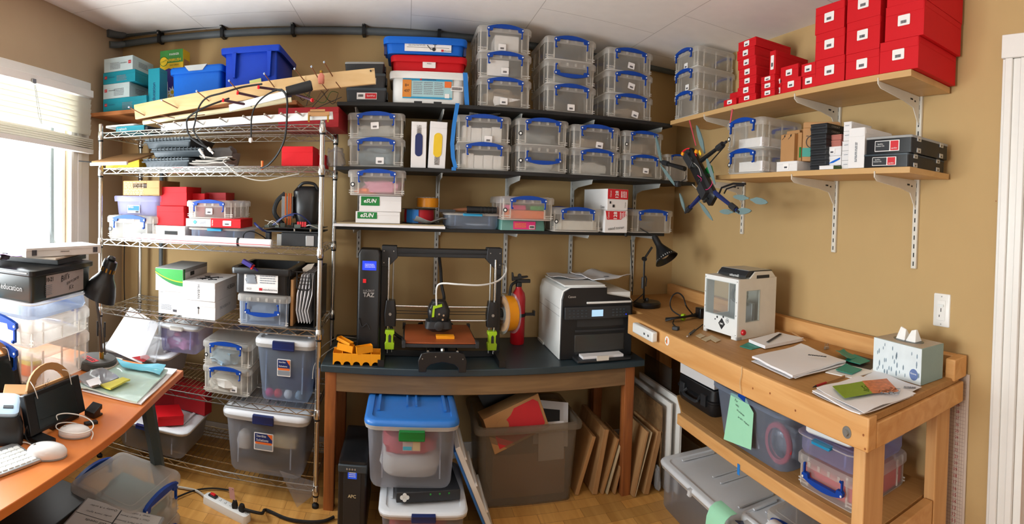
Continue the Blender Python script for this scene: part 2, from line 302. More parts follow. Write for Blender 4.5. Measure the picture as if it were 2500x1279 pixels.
# door casing, jamb, strike plate and the open wooden door
b = B()
for (ya, yb, d) in ((.69, .715, .018), (.715, .745, .012), (.745, .773, .022), (.773, .786, .014)): b.box(XR-d, XR, ya, yb, 0, 1.974)
b.box(XR-.02, XR, -.35, .79, 1.975, 2.055); struct('trim_2', b, 'trim_white', .003)
b = B(); b.box(XR-.002, XR+.13, .66, .69, 0, 2.03); b.box(XR+.05, XR+.065, .645, .66, 0, 2.03); b.box(XR, XR+.13, -.25, .69, 2.0, 2.03)
dj = struct('trim_3', b, 'trim_white', .002)
b = B(); b.box(XR+.004, XR+.04, .6575, .66, .965, 1.03); b.box(XR-.006, XR+.006, .6565, .6595, .975, 1.02); b.build('strike_plate', 'dull_steel', dj, .001)
b = B(); b.box(XR+.35, XR+.40, .0, .95, .01, 2.0); dr = struct('door_1', b, 'door_wood', .003)
b = B(); b.cyl((XR+.35,.1,.98),(XR+.30,.1,.98),.012); b.lathe([(.01,0),(.028,.01),(.03,.03),(.012,.045)], c=(XR+.26,.1,.98), axis='x'); b.build('door_knob', 'brass', dr)
# ------------------------------------------------------------------ light: daylight through the window, a second window behind the camera, an unseen warm fill light added under the ceiling
W = bpy.data.worlds.new('sky'); SC.world = W; W.use_nodes = True; N = W.node_tree.nodes; L = W.node_tree.links
bg = N['Background']; bg.inputs['Color'].default_value = (.93, .97, 1, 1); bg.inputs['Strength'].default_value = 2.6
def area(name, loc, rot, sx, sy, e, col):
    l = bpy.data.lights.new(name, 'AREA'); l.shape = 'RECTANGLE'; l.size = sx; l.size_y = sy; l.energy = e; l.color = col
    o = bpy.data.objects.new(name, l); C.objects.link(o); o.location = loc; o.rotation_euler = [R(a) for a in rot]; return o
area('window_daylight', (XL-.14, 1.33, 1.42), (0, -106, 0), 1.05, 2.05, 156, (.93, .97, 1))
area('front_window_daylight', (.8, YF-.02, 1.4), (-90, 180, 0), 1.35, 1.35, 9, (1, .96, .9))
l = bpy.data.lights.new('ceiling_fill_light', 'POINT'); l.energy = 7; l.color = (1, .86, .7); l.shadow_soft_size = .12
o = bpy.data.objects.new('ceiling_fill_light', l); C.objects.link(o); o.location = (.3, -.3, 2.14)
# ------------------------------------------------------------------ kinds of box that recur
def handle_mesh(w, flip=False):
    """blue clip handle: arched bar with two lugs and two thin legs; origin at the pivot line"""
    a = .32*w; s = w/.29; P = []
    for k in range(9):
        t = -1+k/4; P.append((a*t*1.02, (.022-.016*t*t)*s))
    P += [(a*1.04, -.006*s), (a*.97, -.012*s), (a*.74, -.011*s), (a*.70, .002*s), (-a*.70, .002*s), (-a*.74, -.011*s), (-a*.97, -.012*s), (-a*1.04, -.006*s)]
    b = B(); b.prism(P, -.007*s, .005*s)
    for q in (-1, 1):
        b.box(q*a*.95-.0028*s, q*a*.95+.0028*s, -.005*s, .003*s, -.042*s, -.008*s); b.cyl((q*a*.95, -.006*s, -.040*s), (q*a*.88, -.004*s, -.040*s), .0042*s, n=8)
    if flip: b.v = [(x, y, -z) for x, y, z in b.v]; b.f = [tuple(reversed(f)) for f in b.f]
    return b
def rub(label, loc, w, d, h, rz=0, group='clear latching boxes', handle='up', stick=None, badge=False, body='rub_clear', back=True, name='storage_box'):
    t = T(name, label, 'storage box', loc, rz, group); s = min(w/.29, 1.2)
    b = B(); b.loft([(w*.90, d*.92, .02*s, .003), (w*.92, d*.94, .022*s, .02*s), (w-.016*s, d-.016*s, .024*s, h-.03*s)], True, False)
    b.build('body', body, t)
    b = B()
    for q in (-1, 1):
        for g in (-1, 1):
            x = q*.315*w; y = g*(d/2-.012*s); b.cbox((x, y-g*.004, h*.48), (.006*s, .005*s, h*.82)); b.cbox((q*(w/2-.018*s), y-g*.006, h*.46), (.005*s, .005*s, h*.84))
            b.cbox((q*.40*w, y-g*.005, .022*s), (.15*w, .004*s, .004*s)); b.cbox((q*.40*w, y-g*.005, .012*s), (.15*w, .004*s, .004*s))
        for yy in (-.3, 0, .3): b.cbox((q*(w/2-.012*s), yy*d, h*.48), (.004*s, .006*s, h*.8))
    b.loft([(w*.91, d*.93, .02*s, 0), (w*.93, d*.95, .022*s, .006*s)], True, False); b.build('rib', 'rub_rib', t)
    b = B(); b.loft([(w-.004, d-.004, .026*s, h-.034*s), (w, d, .028*s, h-.030*s), (w, d, .028*s, h-.008*s), (w-.012*s, d-.012*s, .026*s, h)], False, True)
    b.loft([(w-.05*s, d-.05*s, .02*s, h+.0005), (w-.056*s, d-.056*s, .018*s, h+.002*s)], False, False)
    for q in (-.24, -.08, .08, .24): b.cbox((q*w, -d/2-.001, h-.020*s), (.012*s, .003, .016*s))
    b.build('lid', 'rub_frost', t)
    for g in ((1, -1) if back else (1,)):
        up = handle == 'up' or g == -1; z = h-.016*s if up else h*.46
        hb = handle_mesh(w, not up); hb.v = [(x*g, y*g-g*(d/2+.004), zz+z) for x, y, zz in hb.v]; ho = hb.build('handle', 'handle_blue', t)
        if g == 1:
            pb = B()
            for q in (-1, 1): pb.cyl((q*.31*w, -d/2-.010*s, z-.002), (q*.31*w, -d/2-.013*s, z-.002), .0038*s, n=10)
            pb.build('pivot', 'white_plastic', ho)
    if stick: sticker(t, .040*s, .032*s, (stick[0]*w, -d/2+.004, stick[1]*h), roll=stick[2] if len(stick) > 2 else 0, seed=len(label))
    if badge:
        b = B(); c = (-.41*w, -d/2+.008, h*.42); b.lathe([(.011*s, -.0015), (.011*s, .0015)], 16, c, 'y'); o = b.build('badge', 'charcoal', t)
        b = B(); b.cbox((c[0], c[1]-.002, c[2]), (.003*s, .001, .008*s)); b.lathe([(.006*s, -.002), (.006*s, .0018)], 12, c, 'y'); b.build('badge_mark', 'white_ink', o)
    return t
def rubY(label, xl, xr, yt, z0, Y, d=.34, **k):
    """front face in the plane y=Y between two picture columns, standing at height z0, top at row yt"""
    ym = yt+30; a = pY(xl, ym, Y); c = pY(xr, ym, Y); h = pY((xl+xr)/2, yt, Y).z-z0
    return rub(label, ((a.x+c.x)/2, Y+d/2, z0), c.x-a.x, d, h, 0, **k), h
def rubX(label, xl, xr, yt, z0, X, d=.25, **k):
    ym = yt+30; a = pX(xl, ym, X); c = pX(xr, ym, X); h = pX((xl+xr)/2, yt, X).z-z0
    return rub(label, (X+d/2, (a.y+c.y)/2, z0), a.y-c.y, d, h, -90, **k), h
def inside(name, label, cat, loc, size, m, seed=0, group='things kept inside the clear boxes', amp=.35):
    b = B(); b.lump((0,0,size[2]*.42), size, seed, amp); o = b.build(name, m, None); o.location = loc; return tag(o, label, cat, group)
def carton(label, loc, w, d, h, rz=0, m='red_card', group='red cardboard cartons', stick=None, name='carton', cat='box', top=None, rot=None, lap='side', bands=True):
    t = T(name, label, cat, loc, rz, group, rot)
    b = B(); b.box(-w/2, w/2, -d/2, d/2, 0, h-.0015); b.build('body', m, t, min(.0015, h*.05))
    b = B(); b.box(-w/2-.0006, w/2+.0006, -d/2-.0006, d/2+.0006, h-.0016, h)            # lid flap and its tucked front lip
    b.box(-w*.5+.002, w*.5-.002, -d/2-.0012, -d/2, h-min(.03, h*.3), h-.0005); b.box(w/2, w/2+.001, -d/2+.006, d/2-.006, h-min(.02, h*.25), h-.001)
    b.build('lid', top or m, t, .0006)
    if stick: sticker(t, stick[2], stick[3], (stick[0]*w, -d/2-.0016, stick[1]*h), roll=stick[4] if len(stick) > 4 else 0, seed=len(label))
    return t
def latch_bin(label, loc, w, d, h, rz=0, body='bin_clear', lid='lid_white', latch='navy', taper=.84, name='storage_tote', group='clear totes with coloured latches', lat_w=.26, label_st=False, latch_z=0):
    t = T(name, label, 'storage tote', loc, rz, group); r = .05*min(1, w/.4)
    b = B(); b.loft([(w*taper*.94, d*taper*.94, r*.7, 0), (w*taper, d*taper, r, .015), (w*.93, d*.93, r, h*.86)], True, False)
    for q in (-.3, .3): b.cbox((q*w, -d*.44, h*.5), (.006, .004, h*.66), (-3, 0, 0))
    b.build('body', body, t)
    b = B(); b.loft([(w*.93, d*.93, r, h*.86), (w*.985, d*.985, r, h*.865), (w, d, r, h*.92), (w*.985, d*.985, r, h*.93)], False, False); b.build('rim', 'rub_rib', t)
    b = B(); b.loft([(w, d, r, h*.925), (w, d, r, h*.955), (w*.97, d*.97, r*.9, h*.99), (w*.94, d*.94, r*.8, h), (w*.84, d*.84, r*.6, h), (w*.83, d*.83, r*.6, h-.006), ], False, True)
    for q in (-.36, .36): b.cbox((q*w, 0, h+.002), (.012, d*.5, .006))
    for q in (-.05, .05): b.cbox((q*w, .1*d, h+.001), (.008, d*.45, .004))
    b.build('lid', lid, t)
    for g in (1, -1):
        b = B(); lw = w*lat_w; yy = -g*(d/2+.004)
        b.loft([(lw*.98, .012, .003, h*.845+latch_z), (lw, .02, .004, h*.87+latch_z), (lw, .018, .004, h*.945+latch_z), (lw*.96, .03, .006, h*.985+latch_z)], cy=yy); b.cbox((0, yy-g*.006, h*.87+latch_z), (lw*.94, .008, .006)); b.build('latch', latch, t)
    if label_st:
        yy = -d*(taper+.05)/2-.006; tilt = 0
        p = patch(t, 'product_label', w*.22, h*.27, (0, yy-.006, h*.56), 'sticker', r=.004); zz = h*.56; q = w*.22; e = h*.27
        patch(p, 'label_band', q*.9, e*.5, (0, yy-.0075, zz+e*.2), 'navy'); patch(p, 'label_band', q*.85, e*.12, (0, yy-.0076, zz-e*.08), 'orange_paint'); patch(p, 'label_band', q*.9, e*.26, (0, yy-.0075, zz-e*.3), 'grey_ink')
        text(p, 'Sterilite', q*.5, (-q*.12, yy-.0085, zz+e*.33), 'white_ink'); text(p, 'Solutions', q*.62, (-q*.06, yy-.0085, zz+e*.1), 'white_ink'); b = B(); b.prism([(q*.18, zz+e*.45), (q*.45, zz+e*.45), (q*.45, zz+e*.15)], yy-.009, yy-.007); b.build('label_corner', 'orange_paint', p)
    return t
def open_bin(label, loc, w, d, h, m, rz=0, taper=.88, lip=.02, group=None, name='storage_bin', cat='bin', inner=True, r=.025):
    t = T(name, label, cat, loc, rz, group)
    b = B(); b.loft([(w*taper, d*taper, r, 0), (w-lip*2, d-lip*2, r, h-.012), (w-lip*2, d-lip*2, r, h), (w-lip*2-.008, d-lip*2-.008, r, h), (w*taper-.01, d*taper-.01, r, .006)], True, True); b.build('body', m, t)
    b = B(); b.loft([(w-lip*2, d-lip*2, r, h-.028), (w-.004, d-.004, r, h-.030), (w, d, r, h-.006), (w-.006, d-.006, r, h), (w-lip*2, d-lip*2, r, h)], False, False); b.build('rim', m, t)
    return t
def cable(label, pts, r=.003, m='black_rubber', ends=None, group=None, name='cable', cat='cable', sub=6):
    b = B(); b.spline(pts, r, 6, sub=sub); o = b.build(name, m, None); tag(o, label, cat, group); return o
# ================================================================== wire rack
RF, RB, RX0, RX1 = 2.45, 2.91, -1.629, -.405
SZ = [.10, .453, .82, 1.191, 1.567, 1.756]
RW, RD, RCX, RCY = RX1-RX0, RB-RF, (RX0+RX1)/2, (RF+RB)/2
rack = T('wire_shelving_unit', 'tall chrome wire shelving rack with six shelves beside the window', 'shelving', (RCX, RCY, 0))
for sx in (-1, 1):
    for sy in (-1, 1):
        b = B(); x, y = sx*RW/2, sy*RD/2; b.cyl((x,y,.03), (x,y,1.80), .0125, n=14)
        for k in range(34): b.lathe([(.0125,0),(.0119,.001),(.0119,.002),(.0125,.003)], 12, (x,y,.1+k*.05), cap=False)
        po = b.build('post', 'chrome', rack)
        b = B(); b.lathe([(.017,0),(.017,.012),(.008,.02),(.008,.035)], 14, (x,y,0)); b.build('foot', 'black_rubber', po)
        for z in SZ:
            b = B(); b.lathe([(.0165,-.036),(.0175,-.034),(.0155,.006),(.014,.008)], 14, (x,y,z-.004)); b.build('sleeve', 'chrome', po)
            b = B(); b.lathe([(.0135,0),(.0145,.002),(.0145,.008),(.0135,.009)], 14, (x,y,z-.05)); b.build('collar', 'black_rubber', po)
for i, z in enumerate(SZ):
    b = B(); x0, x1, y0, y1 = -RW/2+.012, RW/2-.012, -RD/2+.004, RD/2-.004; zb = z-.030
    for y in (y0, y1):
        b.tube([(x0,y,z-.004),(x1,y,z-.004)], .0032, 6); b.tube([(x0,y,zb),(x1,y,zb)], .0032, 6)
        n = 26; P = [(x0+(x1-x0)*k/n, y, z-.004 if k % 2 else zb) for k in range(n+1)]; b.tube(P, .002, 4)
    for x in (x0, x1):
        b.tube([(x,y0,z-.004),(x,y1,z-.004)], .0032, 6); b.tube([(x,y0,zb),(x,y1,zb)], .0032, 6)
        n = 10; P = [(x, y0+(y1-y0)*k/n, z-.004 if k % 2 else zb) for k in range(n+1)]; b.tube(P, .002, 4)
    for k in range(1, 47): x = x0+(x1-x0)*k/47; b.tube([(x,y0,z-.0015),(x,y1,z-.0015)], .0015, 4)
    for g in (-.14, 0, .14): b.tube([(x0,g,z-.0055),(x1,g,z-.0055)], .0026, 4)
    b.build('shelf', 'chrome', rack)
S6, S5, S4, S3, S2, S1 = [z+.001 for z in SZ]
# ------------------------------------------------------------------ wooden wall shelf in the left corner
WS = 1.42+.181*2.62; b = B(); xr = pY(725, 240, 2.62).x
b.box(XL+.001, xr, 2.62, YB-.001, WS-.022, WS); o = b.build('wall_shelf', 'shelf_wood_back', None, .002); tag(o, 'brown wooden wall shelf high in the left corner, above the wire rack', 'shelf')
def fy(xl, xr, yt, Y, z0=None, yb=None):
    ym = yt+10; a = pY(xl, ym, Y); c = pY(xr, ym, Y); xm = (xl+xr)/2; z0 = pY(xm, yb, Y).z if z0 is None else z0
    return (a.x+c.x)/2, c.x-a.x, z0, pY(xm, yt, Y).z-z0
# education kit boxes in a stack of four
z = WS; Y0 = 2.66
for i, (xl, xr_, yt, m, word, tx) in enumerate([(252,358,237,'teal_card','bottom',0),(252,316,203,'pale_card','second from bottom',1),(252,330,173,'teal_card','third from bottom',0),(254,324,139,'pale_card','topmost',1)]):
    cxx, w, _, h = fy(xl, xr_, yt, Y0, z); d = .26
    lab = {0:'teal education kit box, bottom of the corner stack under the ceiling', 1:'pale grey education kit box, second from bottom in the corner stack', 2:'teal education kit box, third from bottom in the corner stack', 3:'pale grey education kit box topping the corner stack by the ceiling'}[i]
    t = carton(lab, (cxx, Y0+d/2, z), w, d, h-.001, 0, m, 'education kit boxes stacked in the corner')
    lx = -w/2+.02 if i != 3 else w/2-.02
    p = patch(t, 'logo', .018, .016, (lx, -d/2-.0016, h*.55), 'red_ink'); text(p, 'LEGO', .014, (lx, -d/2-.0024, h*.55), 'white_ink')
    text(t, 'education', .045, (lx+(.042 if i != 3 else -.042), -d/2-.0016, h*.55), 'ink' if m == 'pale_card' else 'navy')
    lines(t, 'print', 5, min(.07, w*.4), h*.5, (.02*(1 if i != 3 else -1), -d/2-.0005, h*.4), 'grey_ink', seed=i)
    if i in (1, 3): lines(t, 'print', 4, .12, h*.4, (w/2+.0005, 0, h*.5), 'grey_ink', 'right', seed=i+9)
    z += h
cxx, w, _, h = fy(362, 390, 167, 2.68, WS); t = carton('narrow teal box standing upright between the education stack and art box', (cxx, 2.68+.05, WS), w, .1, h, 0, 'teal_card', None); text(t, 'education', h*.5, (0, -.0517, h*.4), 'navy', roll=90)
# marker airbrush art box
cxx, w, _, h = fy(391, 447, 122, 2.85, WS); d = .10
t = T('art_kit_box', 'tall green and yellow marker art kit box with purple shirt picture', 'box', (cxx, 2.85+d/2, WS), 0)
b = B(); b.box(-w/2, w/2, -d/2, d/2, 0, h); b.build('body', 'yellow', t, .001)
yy = -d/2-.001
patch(t, 'green_band', w*.99, h*.20, (0, yy, h*.9), mat('art_green', '3a8a3a', .5)); b = B(); b.lathe([(w*.16, -.001), (w*.16, .0012)], 20, (-w*.33, yy-.001, h*.83), 'y'); p = b.build('logo', 'yellow', t); b = B(); b.lathe([(w*.18, -.0006), (w*.18, .0006)], 20, (-w*.33, yy, h*.83), 'y'); b.build('logo_ring', 'green_dark', t)
text(p, 'Crayola', w*.26, (-w*.33, yy-.0028, h*.83), 'green_dark', roll=20); text(t, 'MARKER', w*.42, (w*.12, yy-.001, h*.93), 'white_ink'); text(t, 'AIRBRUSH', w*.62, (w*.1, yy-.001, h*.84), 'yellow', bold=.03); text(t, 'EASY SPRAY', w*.4, (w*.14, yy-.001, h*.76), 'ink')
b = B(); b.prism([(-.46*w,.62*h),(-.3*w,.69*h),(-.1*w,.715*h),(0,.70*h),(.1*w,.715*h),(.3*w,.69*h),(.46*w,.62*h),(.36*w,.58*h),(.26*w,.62*h),(.26*w,.34*h),(-.26*w,.34*h),(-.26*w,.62*h),(-.36*w,.58*h)], yy-.0012, yy); b.build('shirt_picture', 'purple', t)
b = B(); P = [];
for k in range(20): a = 2*math.pi*k/20; q = .24*w if k % 2 else .12*w; P.append((.06*w+q*math.cos(a), .33*h+q*math.sin(a)))
b.prism(P, yy-.002, yy-.0012); b.build('splash_picture', 'white_ink', t); patch(t, 'picture_card', w*.34, h*.5, (-.28*w, yy-.001, .25*h), 'sticker', roll=4); b = B(); b.lathe([(.07*w,-.001),(.07*w,.001)], 14, (.06*w, yy-.003, .33*h), 'y'); b.build('splash_picture', 'yellow', t)
patch(t, 'side_picture', d*.8, h*.5, (w/2+.001, 0, h*.6), 'kraft', 'right')
# blue tote with grey grip and the taller cobalt bin
cxx, w, _, h = fy(412, 543, 162, 2.60, WS); t = open_bin('bright blue plastic tote with grey grip lid, on the corner wall shelf', (cxx, 2.60+.12, WS), w, .23, h, 'blue_bin', r=.02, lip=.012)
b = B(); b.loft([(w-.004, .226, .02, h), (w-.012, .215, .02, h+.006)], True, True); b.build('lid', 'blue_bin', t); b = B(); b.prism([(-.2*w,h+.008),(.22*w,h+.008),(.14*w,h-.02),(-.12*w,h-.02)], -.122, -.112); b.build('grip', mat('grip_grey','b4b8b8',.4), t)
cxx, w, _, h = fy(540, 682, 112, 2.56, WS); d = .40
t = open_bin('large cobalt blue ribbed bin with a yellow sticky note on its side', (cxx, 2.56+d/2, WS), w*1.02, d, h, 'blue_deep', r=.01, lip=.02)
for x in (-.27, .33): b = B(); b.prism([(x*w-.01, h-.03), (x*w+.012, h-.03), (x*w+.006, h*.42), (x*w-.006, h*.42)], -d/2-.004, -d/2+.03); b.build('rib', 'blue_deep', t)
patch(t, 'sticky_note', .062, .05, (.1*w, -d/2+.012, h*.28), 'yellow_note', roll=9)
# ------------------------------------------------------------------ things lying on top of the rack
t = T('peg_board_rail', 'long pale wooden rail with slanting pegs laid across the rack top', 'rail', pY(330, 282, 2.40))
a = pY(330, 274, 2.40); c = pY(916, 186, 2.52); L_ = (c-a); o0 = Vector(t.location); u = L_.normalized(); wv = Vector((0,0,1)); n_ = u.cross(wv).normalized()
b = B(); hw = .036
up_ = n_.cross(u).normalized()*-1; up_ = Vector((0,0,1))-u*u.z; up_.normalize()
def bar(b, A, Cc, hw, th, up=up_):
    uu = (Cc-A).normalized(); nn = uu.cross(up).normalized(); V = [A+up*s*hw+nn*q*th for s in (-1,1) for q in (-1,1)]+[Cc+up*s*hw+nn*q*th for s in (-1,1) for q in (-1,1)]
    return b.add([v-o0 for v in V], [(0,1,3,2),(4,6,7,5),(0,4,5,1),(2,3,7,6),(0,2,6,4),(1,5,7,3)])
bar(b, a, c, hw, .009); b.build('rail', 'pine', t, .002)
b = B(); q = pY(905, 173, 2.505)-o0; b.cyl(q+Vector((0,-.006,0)), q+Vector((0,.004,0)), .004); b.build('screw_hole', 'slot', t)
for (bx, by, tx, ty) in [(353,282,316,262),(434,264,396,245),(511,247,481,223),(583,224,560,198),(670,213,646,181),(744,198,720,169),(781,198,761,164),(812,186,792,153)]:
    f = (bx-330)/586; Yb = 2.40+.12*f-.01; b = B(); A = pY(bx, by, Yb)-o0; E_ = pY(tx, ty, Yb-.05)-o0; b.cyl(A, E_, .0026, n=8); pg = b.build('peg', 'pegs', t)
    b = B(); b.cyl(E_, E_+(E_-A)*.08, .0045, n=8); b.build('peg_tip', mat('tip_pale','b9c8dc',.4), pg)
for (tx, ty, bx, by) in [(547,245,615,258),(582,227,640,240),(633,213,689,221),(761,244,724,231)]:
    b = B(); A = pY(bx, by, 2.40)-o0; E_ = pY(tx, ty, 2.34)-o0; b.cyl(A, E_, .0055, .006, 10); pg = b.build('peg', mat('maroon','3a1826',.5), t); b = B(); b.cyl(E_, E_+(E_-A)*.07, .0085, n=10); b.build('peg_tip', 'led_red', pg)
for (ax_, ay, bx, by) in [(390,281,427,288),(460,284,500,280),(368,293,400,306),(787,206,800,222),(820,200,832,216)]:
    b = B(); b.cyl(pY(ax_, ay, 2.37)-o0, pY(bx, by, 2.42)-o0, .0022, n=6); b.build('peg', 'pegs', t)
b = B(); b.spline([pY(350, 299, 2.44), pY(480, 280, 2.45), pY(600, 262, 2.46), pY(712, 243, 2.47)], .012, 10); o = b.build('cream_pole', 'cream', None); tag(o, 'thin cream pole lying below the pegged wooden rail', 'pole')
t = T('monopod', 'telescoping pole with black foam grip under the wooden rail', 'pole', (0,0,0)); b = B(); b.cyl(pY(700,224,2.36), pY(760,209,2.37), .022, .024, 18); b.build('foam_grip', 'black_rubber', t); b = B(); b.cyl(pY(757,210,2.369), pY(762,208.7,2.37), .020, n=18); b.build('end_cap', 'charcoal', t)
b = B(); A = pY(560,264,2.39); Cc = pY(700,229,2.37); o0 = Vector((0,0,0)); bar(b, A, Cc, .015, .004); b.build('pole', 'white_plastic', t, .001)
t = T('hook_rail', 'white metal rail with silver knobs lying on top of the wire rack', 'rail', pY(392,305,2.42)); o0 = Vector(t.location); b = B(); bar(b, pY(394,311,2.42), pY(813,282,2.42), .017, .006); b.build('rail', 'white_plastic', t, .001)
for (x, y) in [(384,302),(425,298),(480,294),(537,288.5),(594,283.5),(646,279),(686,277),(723,273)]:
    b = B(); E_ = pY(x, y, 2.37)-o0; A = pY(x+17, y+10, 2.415)-o0; b.cyl(A, E_, .0042, n=8); b.lathe([(.001,-.006),(.006,-.003),(.006,.003),(.001,.006)], 10, E_); b.build('knob', 'chrome', t)
t = T('clamp_bracket', 'tan cardboard clip hooked over the right end of the white rail', 'bracket', pY(778,282,2.40)); b = B(); b.box(-.05,.05,-.004,.004,-.003,.017); b.box(-.04,.03,-.004,.004,.015,.027); b.build('body', 'kraft', t); b = B(); [b.box(x-.004,x+.004,-.008,.0,-.03,.0) for x in (-.045,.045)]; b.build('hook', 'brass', t)
cxx, w, _, h = fy(676, 818, 262, 2.58, S1); t = carton('wide red carton lying at the right end of the rack top', (cxx+.02, 2.58+.14, S1), w*1.05, .28, h, -3, 'red_card_dark', 'red cartons on the wire rack')
cxx, w, _, h = fy(283, 352, 304, 2.49, S1); t = carton('flat teal box with white lettering on the rack top, left end', (cxx, 2.49+.1, S1), w, .2, .028, 0, 'teal_card', None); text(t, 'Logitech', .06, (-.05, -.1017, .013), 'white_ink')
b = B(); b.loft([(.20,.16,.02,0),(.20,.16,.02,.012)]); o = b.build('tablet', 'white_plastic', None, .003); o.location = (pY(305,300,2.56).x, 2.58, S1+.029); tag(o, 'white tablet lying on the flat teal box', 'tablet')
b = B(); b.loft([(.10,.2,.004,0),(.10,.2,.004,.02)]); o = b.build('dark_folder', 'charcoal', None, .002); o.location = (pY(368,303,2.56).x, 2.6, S1); o.rotation_euler.z = -.3; tag(o, 'dark folder beside the flat teal box on the rack top', 'folder')
Y = 2.34
cable('black cable looping left of the rail and down to two silver plugs', [pY(640,205,2.36), pY(590,213,2.36), pY(543,227,Y), pY(504,239,Y), pY(484,265,Y), pY(476,300,Y), pY(474,322,Y), pY(498,355,Y)], .0045, group=None)
cable('second black cable loop hanging from the rack top to the plugs', [pY(560,240,2.38), pY(500,262,Y), pY(462,285,Y), pY(456,305,Y), pY(466,335,Y), pY(508,362,2.33)], .0045)
for (a_, c_, lb) in [((487,364),(501,386),'left'),((508,361),(521,375),'right')]:
    t = T('cable_plug', 'silver metal cable plug dangling below the rack top, %s one' % lb, 'plug', pY(*a_, 2.33), group='silver plugs hanging below the rack top'); q = pY(*c_, 2.33)-Vector(t.location); b = B(); b.cyl((0,0,0), q*.55, .008, n=12); b.build('barrel', 'chrome', t); b = B(); b.cyl(q*.5, q, .005, n=10); b.build('tip', 'white_plastic', t)
t = cable('black cable hanging straight down with a silver ball end', [pY(689,218,2.36), pY(665,224,Y), pY(640,240,Y), pY(622,262,Y), pY(614,290,Y), pY(613,335,Y)], .0035); b = B(); b.lathe([(.001,-.012),(.008,-.008),(.010,0),(.008,.008),(.001,.012)], 12, pY(612,342,Y)); b.build('ball_end', 'white_plastic', t)
cable('long black cable curving down from the foam grip to the second shelf', [pY(665,222,2.36), pY(688,220,Y), pY(700,238,Y), pY(701,270,Y), pY(698,320,Y), pY(691,350,Y), pY(675,380,2.36), pY(655,402,2.38), pY(637,411,2.42)], .005)
rd = random.Random(4)
for i, (m, lb) in enumerate([('green_dark','green'),('pegs','brown'),('charcoal','black')]):
    P = [pY(715+rd.uniform(-10,10)+k*22, 240+rd.uniform(-26,20), 2.5+.05*k) for k in range(6)]; cable('thin springy %s wire in the tangle at the right end of the rack top' % lb, P, .0014, m, group='tangled wires on the rack top')
for i, (a_, c_) in enumerate([((762,262),(805,215)),((770,265),(834,237)),((748,258),(760,215))]):
    b = B(); b.cyl(pY(*a_, 2.52), pY(*c_, 2.56), .0016, n=6); o = b.build('zip_tie', 'charcoal', None); tag(o, ['thin dark zip tie pointing steeply up from the rack top tangle','thin dark zip tie pointing right from the rack top tangle','thin dark zip tie standing upright in the rack top tangle'][i], 'tie', 'zip ties on the rack top')
# tiny figure clipped on the rail
t = T('toy_figure', 'tiny pink doll figure perched on the wooden rail', 'toy', pY(784, 200, 2.45)); b = B(); b.lump((0,0,.012), (.03,.02,.05), 3, .3); b.build('dress', 'flesh', t); b = B(); b.lathe([(.002,0),(.009,.006),(.009,.014),(.002,.02)], 10, (-.001,0,.034)); b.build('head', 'brass', t)
# ------------------------------------------------------------------ second shelf from the top
p0 = pY(237, 396, 2.36); t = T('padded_envelope', 'brown padded envelope with white edge hanging over the left post', 'envelope', (pY(295,390,2.47).x, 2.52, S2+.02)); b = B(); w = .26
b.add([(-w*.52,-.14,.0),(w*.38,-.14,-.005),(w*.55,.12,.06),(-w*.32,.12,.06),(-w*.52,-.14,.012),(w*.38,-.14,.007),(w*.55,.12,.066),(-w*.32,.12,.066)], [(0,1,2,3),(7,6,5,4),(0,4,5,1),(1,5,6,2),(2,6,7,3),(3,7,4,0)]); b.build('flap', 'kraft', t, .002); b = B(); b.box(-w*.53, w*.38, -.155,-.135,-.012,.004); b.build('edge', 'paper', t, .004)
t = carton('yellow carton under the brown padded envelope', (pY(305,395,2.55).x, 2.62, S2), .22, .2, .045, 0, 'yellow', None)
b = B(); b.cyl(pY(192,393,2.36), pY(250,398,2.42), .0028, n=6); o = b.build('antenna_rod', 'black_rubber', None); tag(o, 'thin black rod poking out past the left rack post', 'rod')
for i, (xl, xr_, yt, yb, lb) in enumerate([(352,468,384,404,'bottom'),(368,488,362,383,'middle'),(356,470,338,360,'top')]):
    Y = 2.48+.01*i; cxx, w, z0, h = fy(xl, xr_, yt, Y, None, yb); z0 = S2 if i == 0 else z0; d = .30
    t = T('parts_tray', 'dark grey plastic organiser tray, %s of the three stacked' % lb, 'tray', (cxx, Y+d/2, z0), (-4,5,-3)[i], 'dark grey trays stacked on the rack')
    b = B(); b.loft([(w*.92,d*.92,.01,0),(w,d,.012,h*.8),(w+.01,d+.01,.012,h*.82),(w+.01,d+.01,.012,h)], True, True); b.build('body', 'dark_grey_plastic', t)
    b = B()
    for k in range(11): b.box(-w*.4+k*w*.075, -w*.4+k*w*.075+.004, -d/2-.008, -d/2, h*.75, h*1.1)
    b.build('tooth', 'dark_grey_plastic', t); b = B(); b.box(-w/2-.004, w/2+.004, -d/2-.010, -d/2-.004, h*.55, h*.72); b.build('lip', 'dark_grey_plastic', t)
b = B(); P = [pY(470,402,2.46)]
t = T('folded_cloth', 'pale grey folded cloth sleeve beside the dark trays', 'cloth', (pY(512,395,2.5).x, 2.55, S2)); b = B()
for k in range(4): b.sheet(.20-.01*k, .16, (0.01*k, 0, .004+.008*k), rot=6*k-8, t=.005, curl=.012, seed=k)
b.build('fold', mat('cloth_grey','a9a39b',.85,bump=.2), t)
cable('thin white cable coil sagging below the second shelf', [pY(530,386,2.46), pY(556,384,2.44), pY(545,394,2.43), pY(560,408,2.42), pY(590,430,2.43), pY(640,441,2.44), pY(690,432,2.45), pY(730,424,2.46)], .0028, mat('cable_grey','b9b4aa',.5))
b = B(); b.lump((0,0,.05), (.16,.12,.12), 8, .4); o = b.build('grey_bundle', 'lumpy_grey', None); o.location = (pY(548,385,2.75).x, 2.75, S2); tag(o, 'dull grey cloth bundle at the back of the second shelf', 'bundle')
cxx, w, _, h = fy(687, 764, 357, 2.47, S2); t = carton('bright red carton standing on the second shelf near the right post', (cxx, 2.47+.09, S2), w, .17, h, 0, 'red_card', 'red cartons on the wire rack')
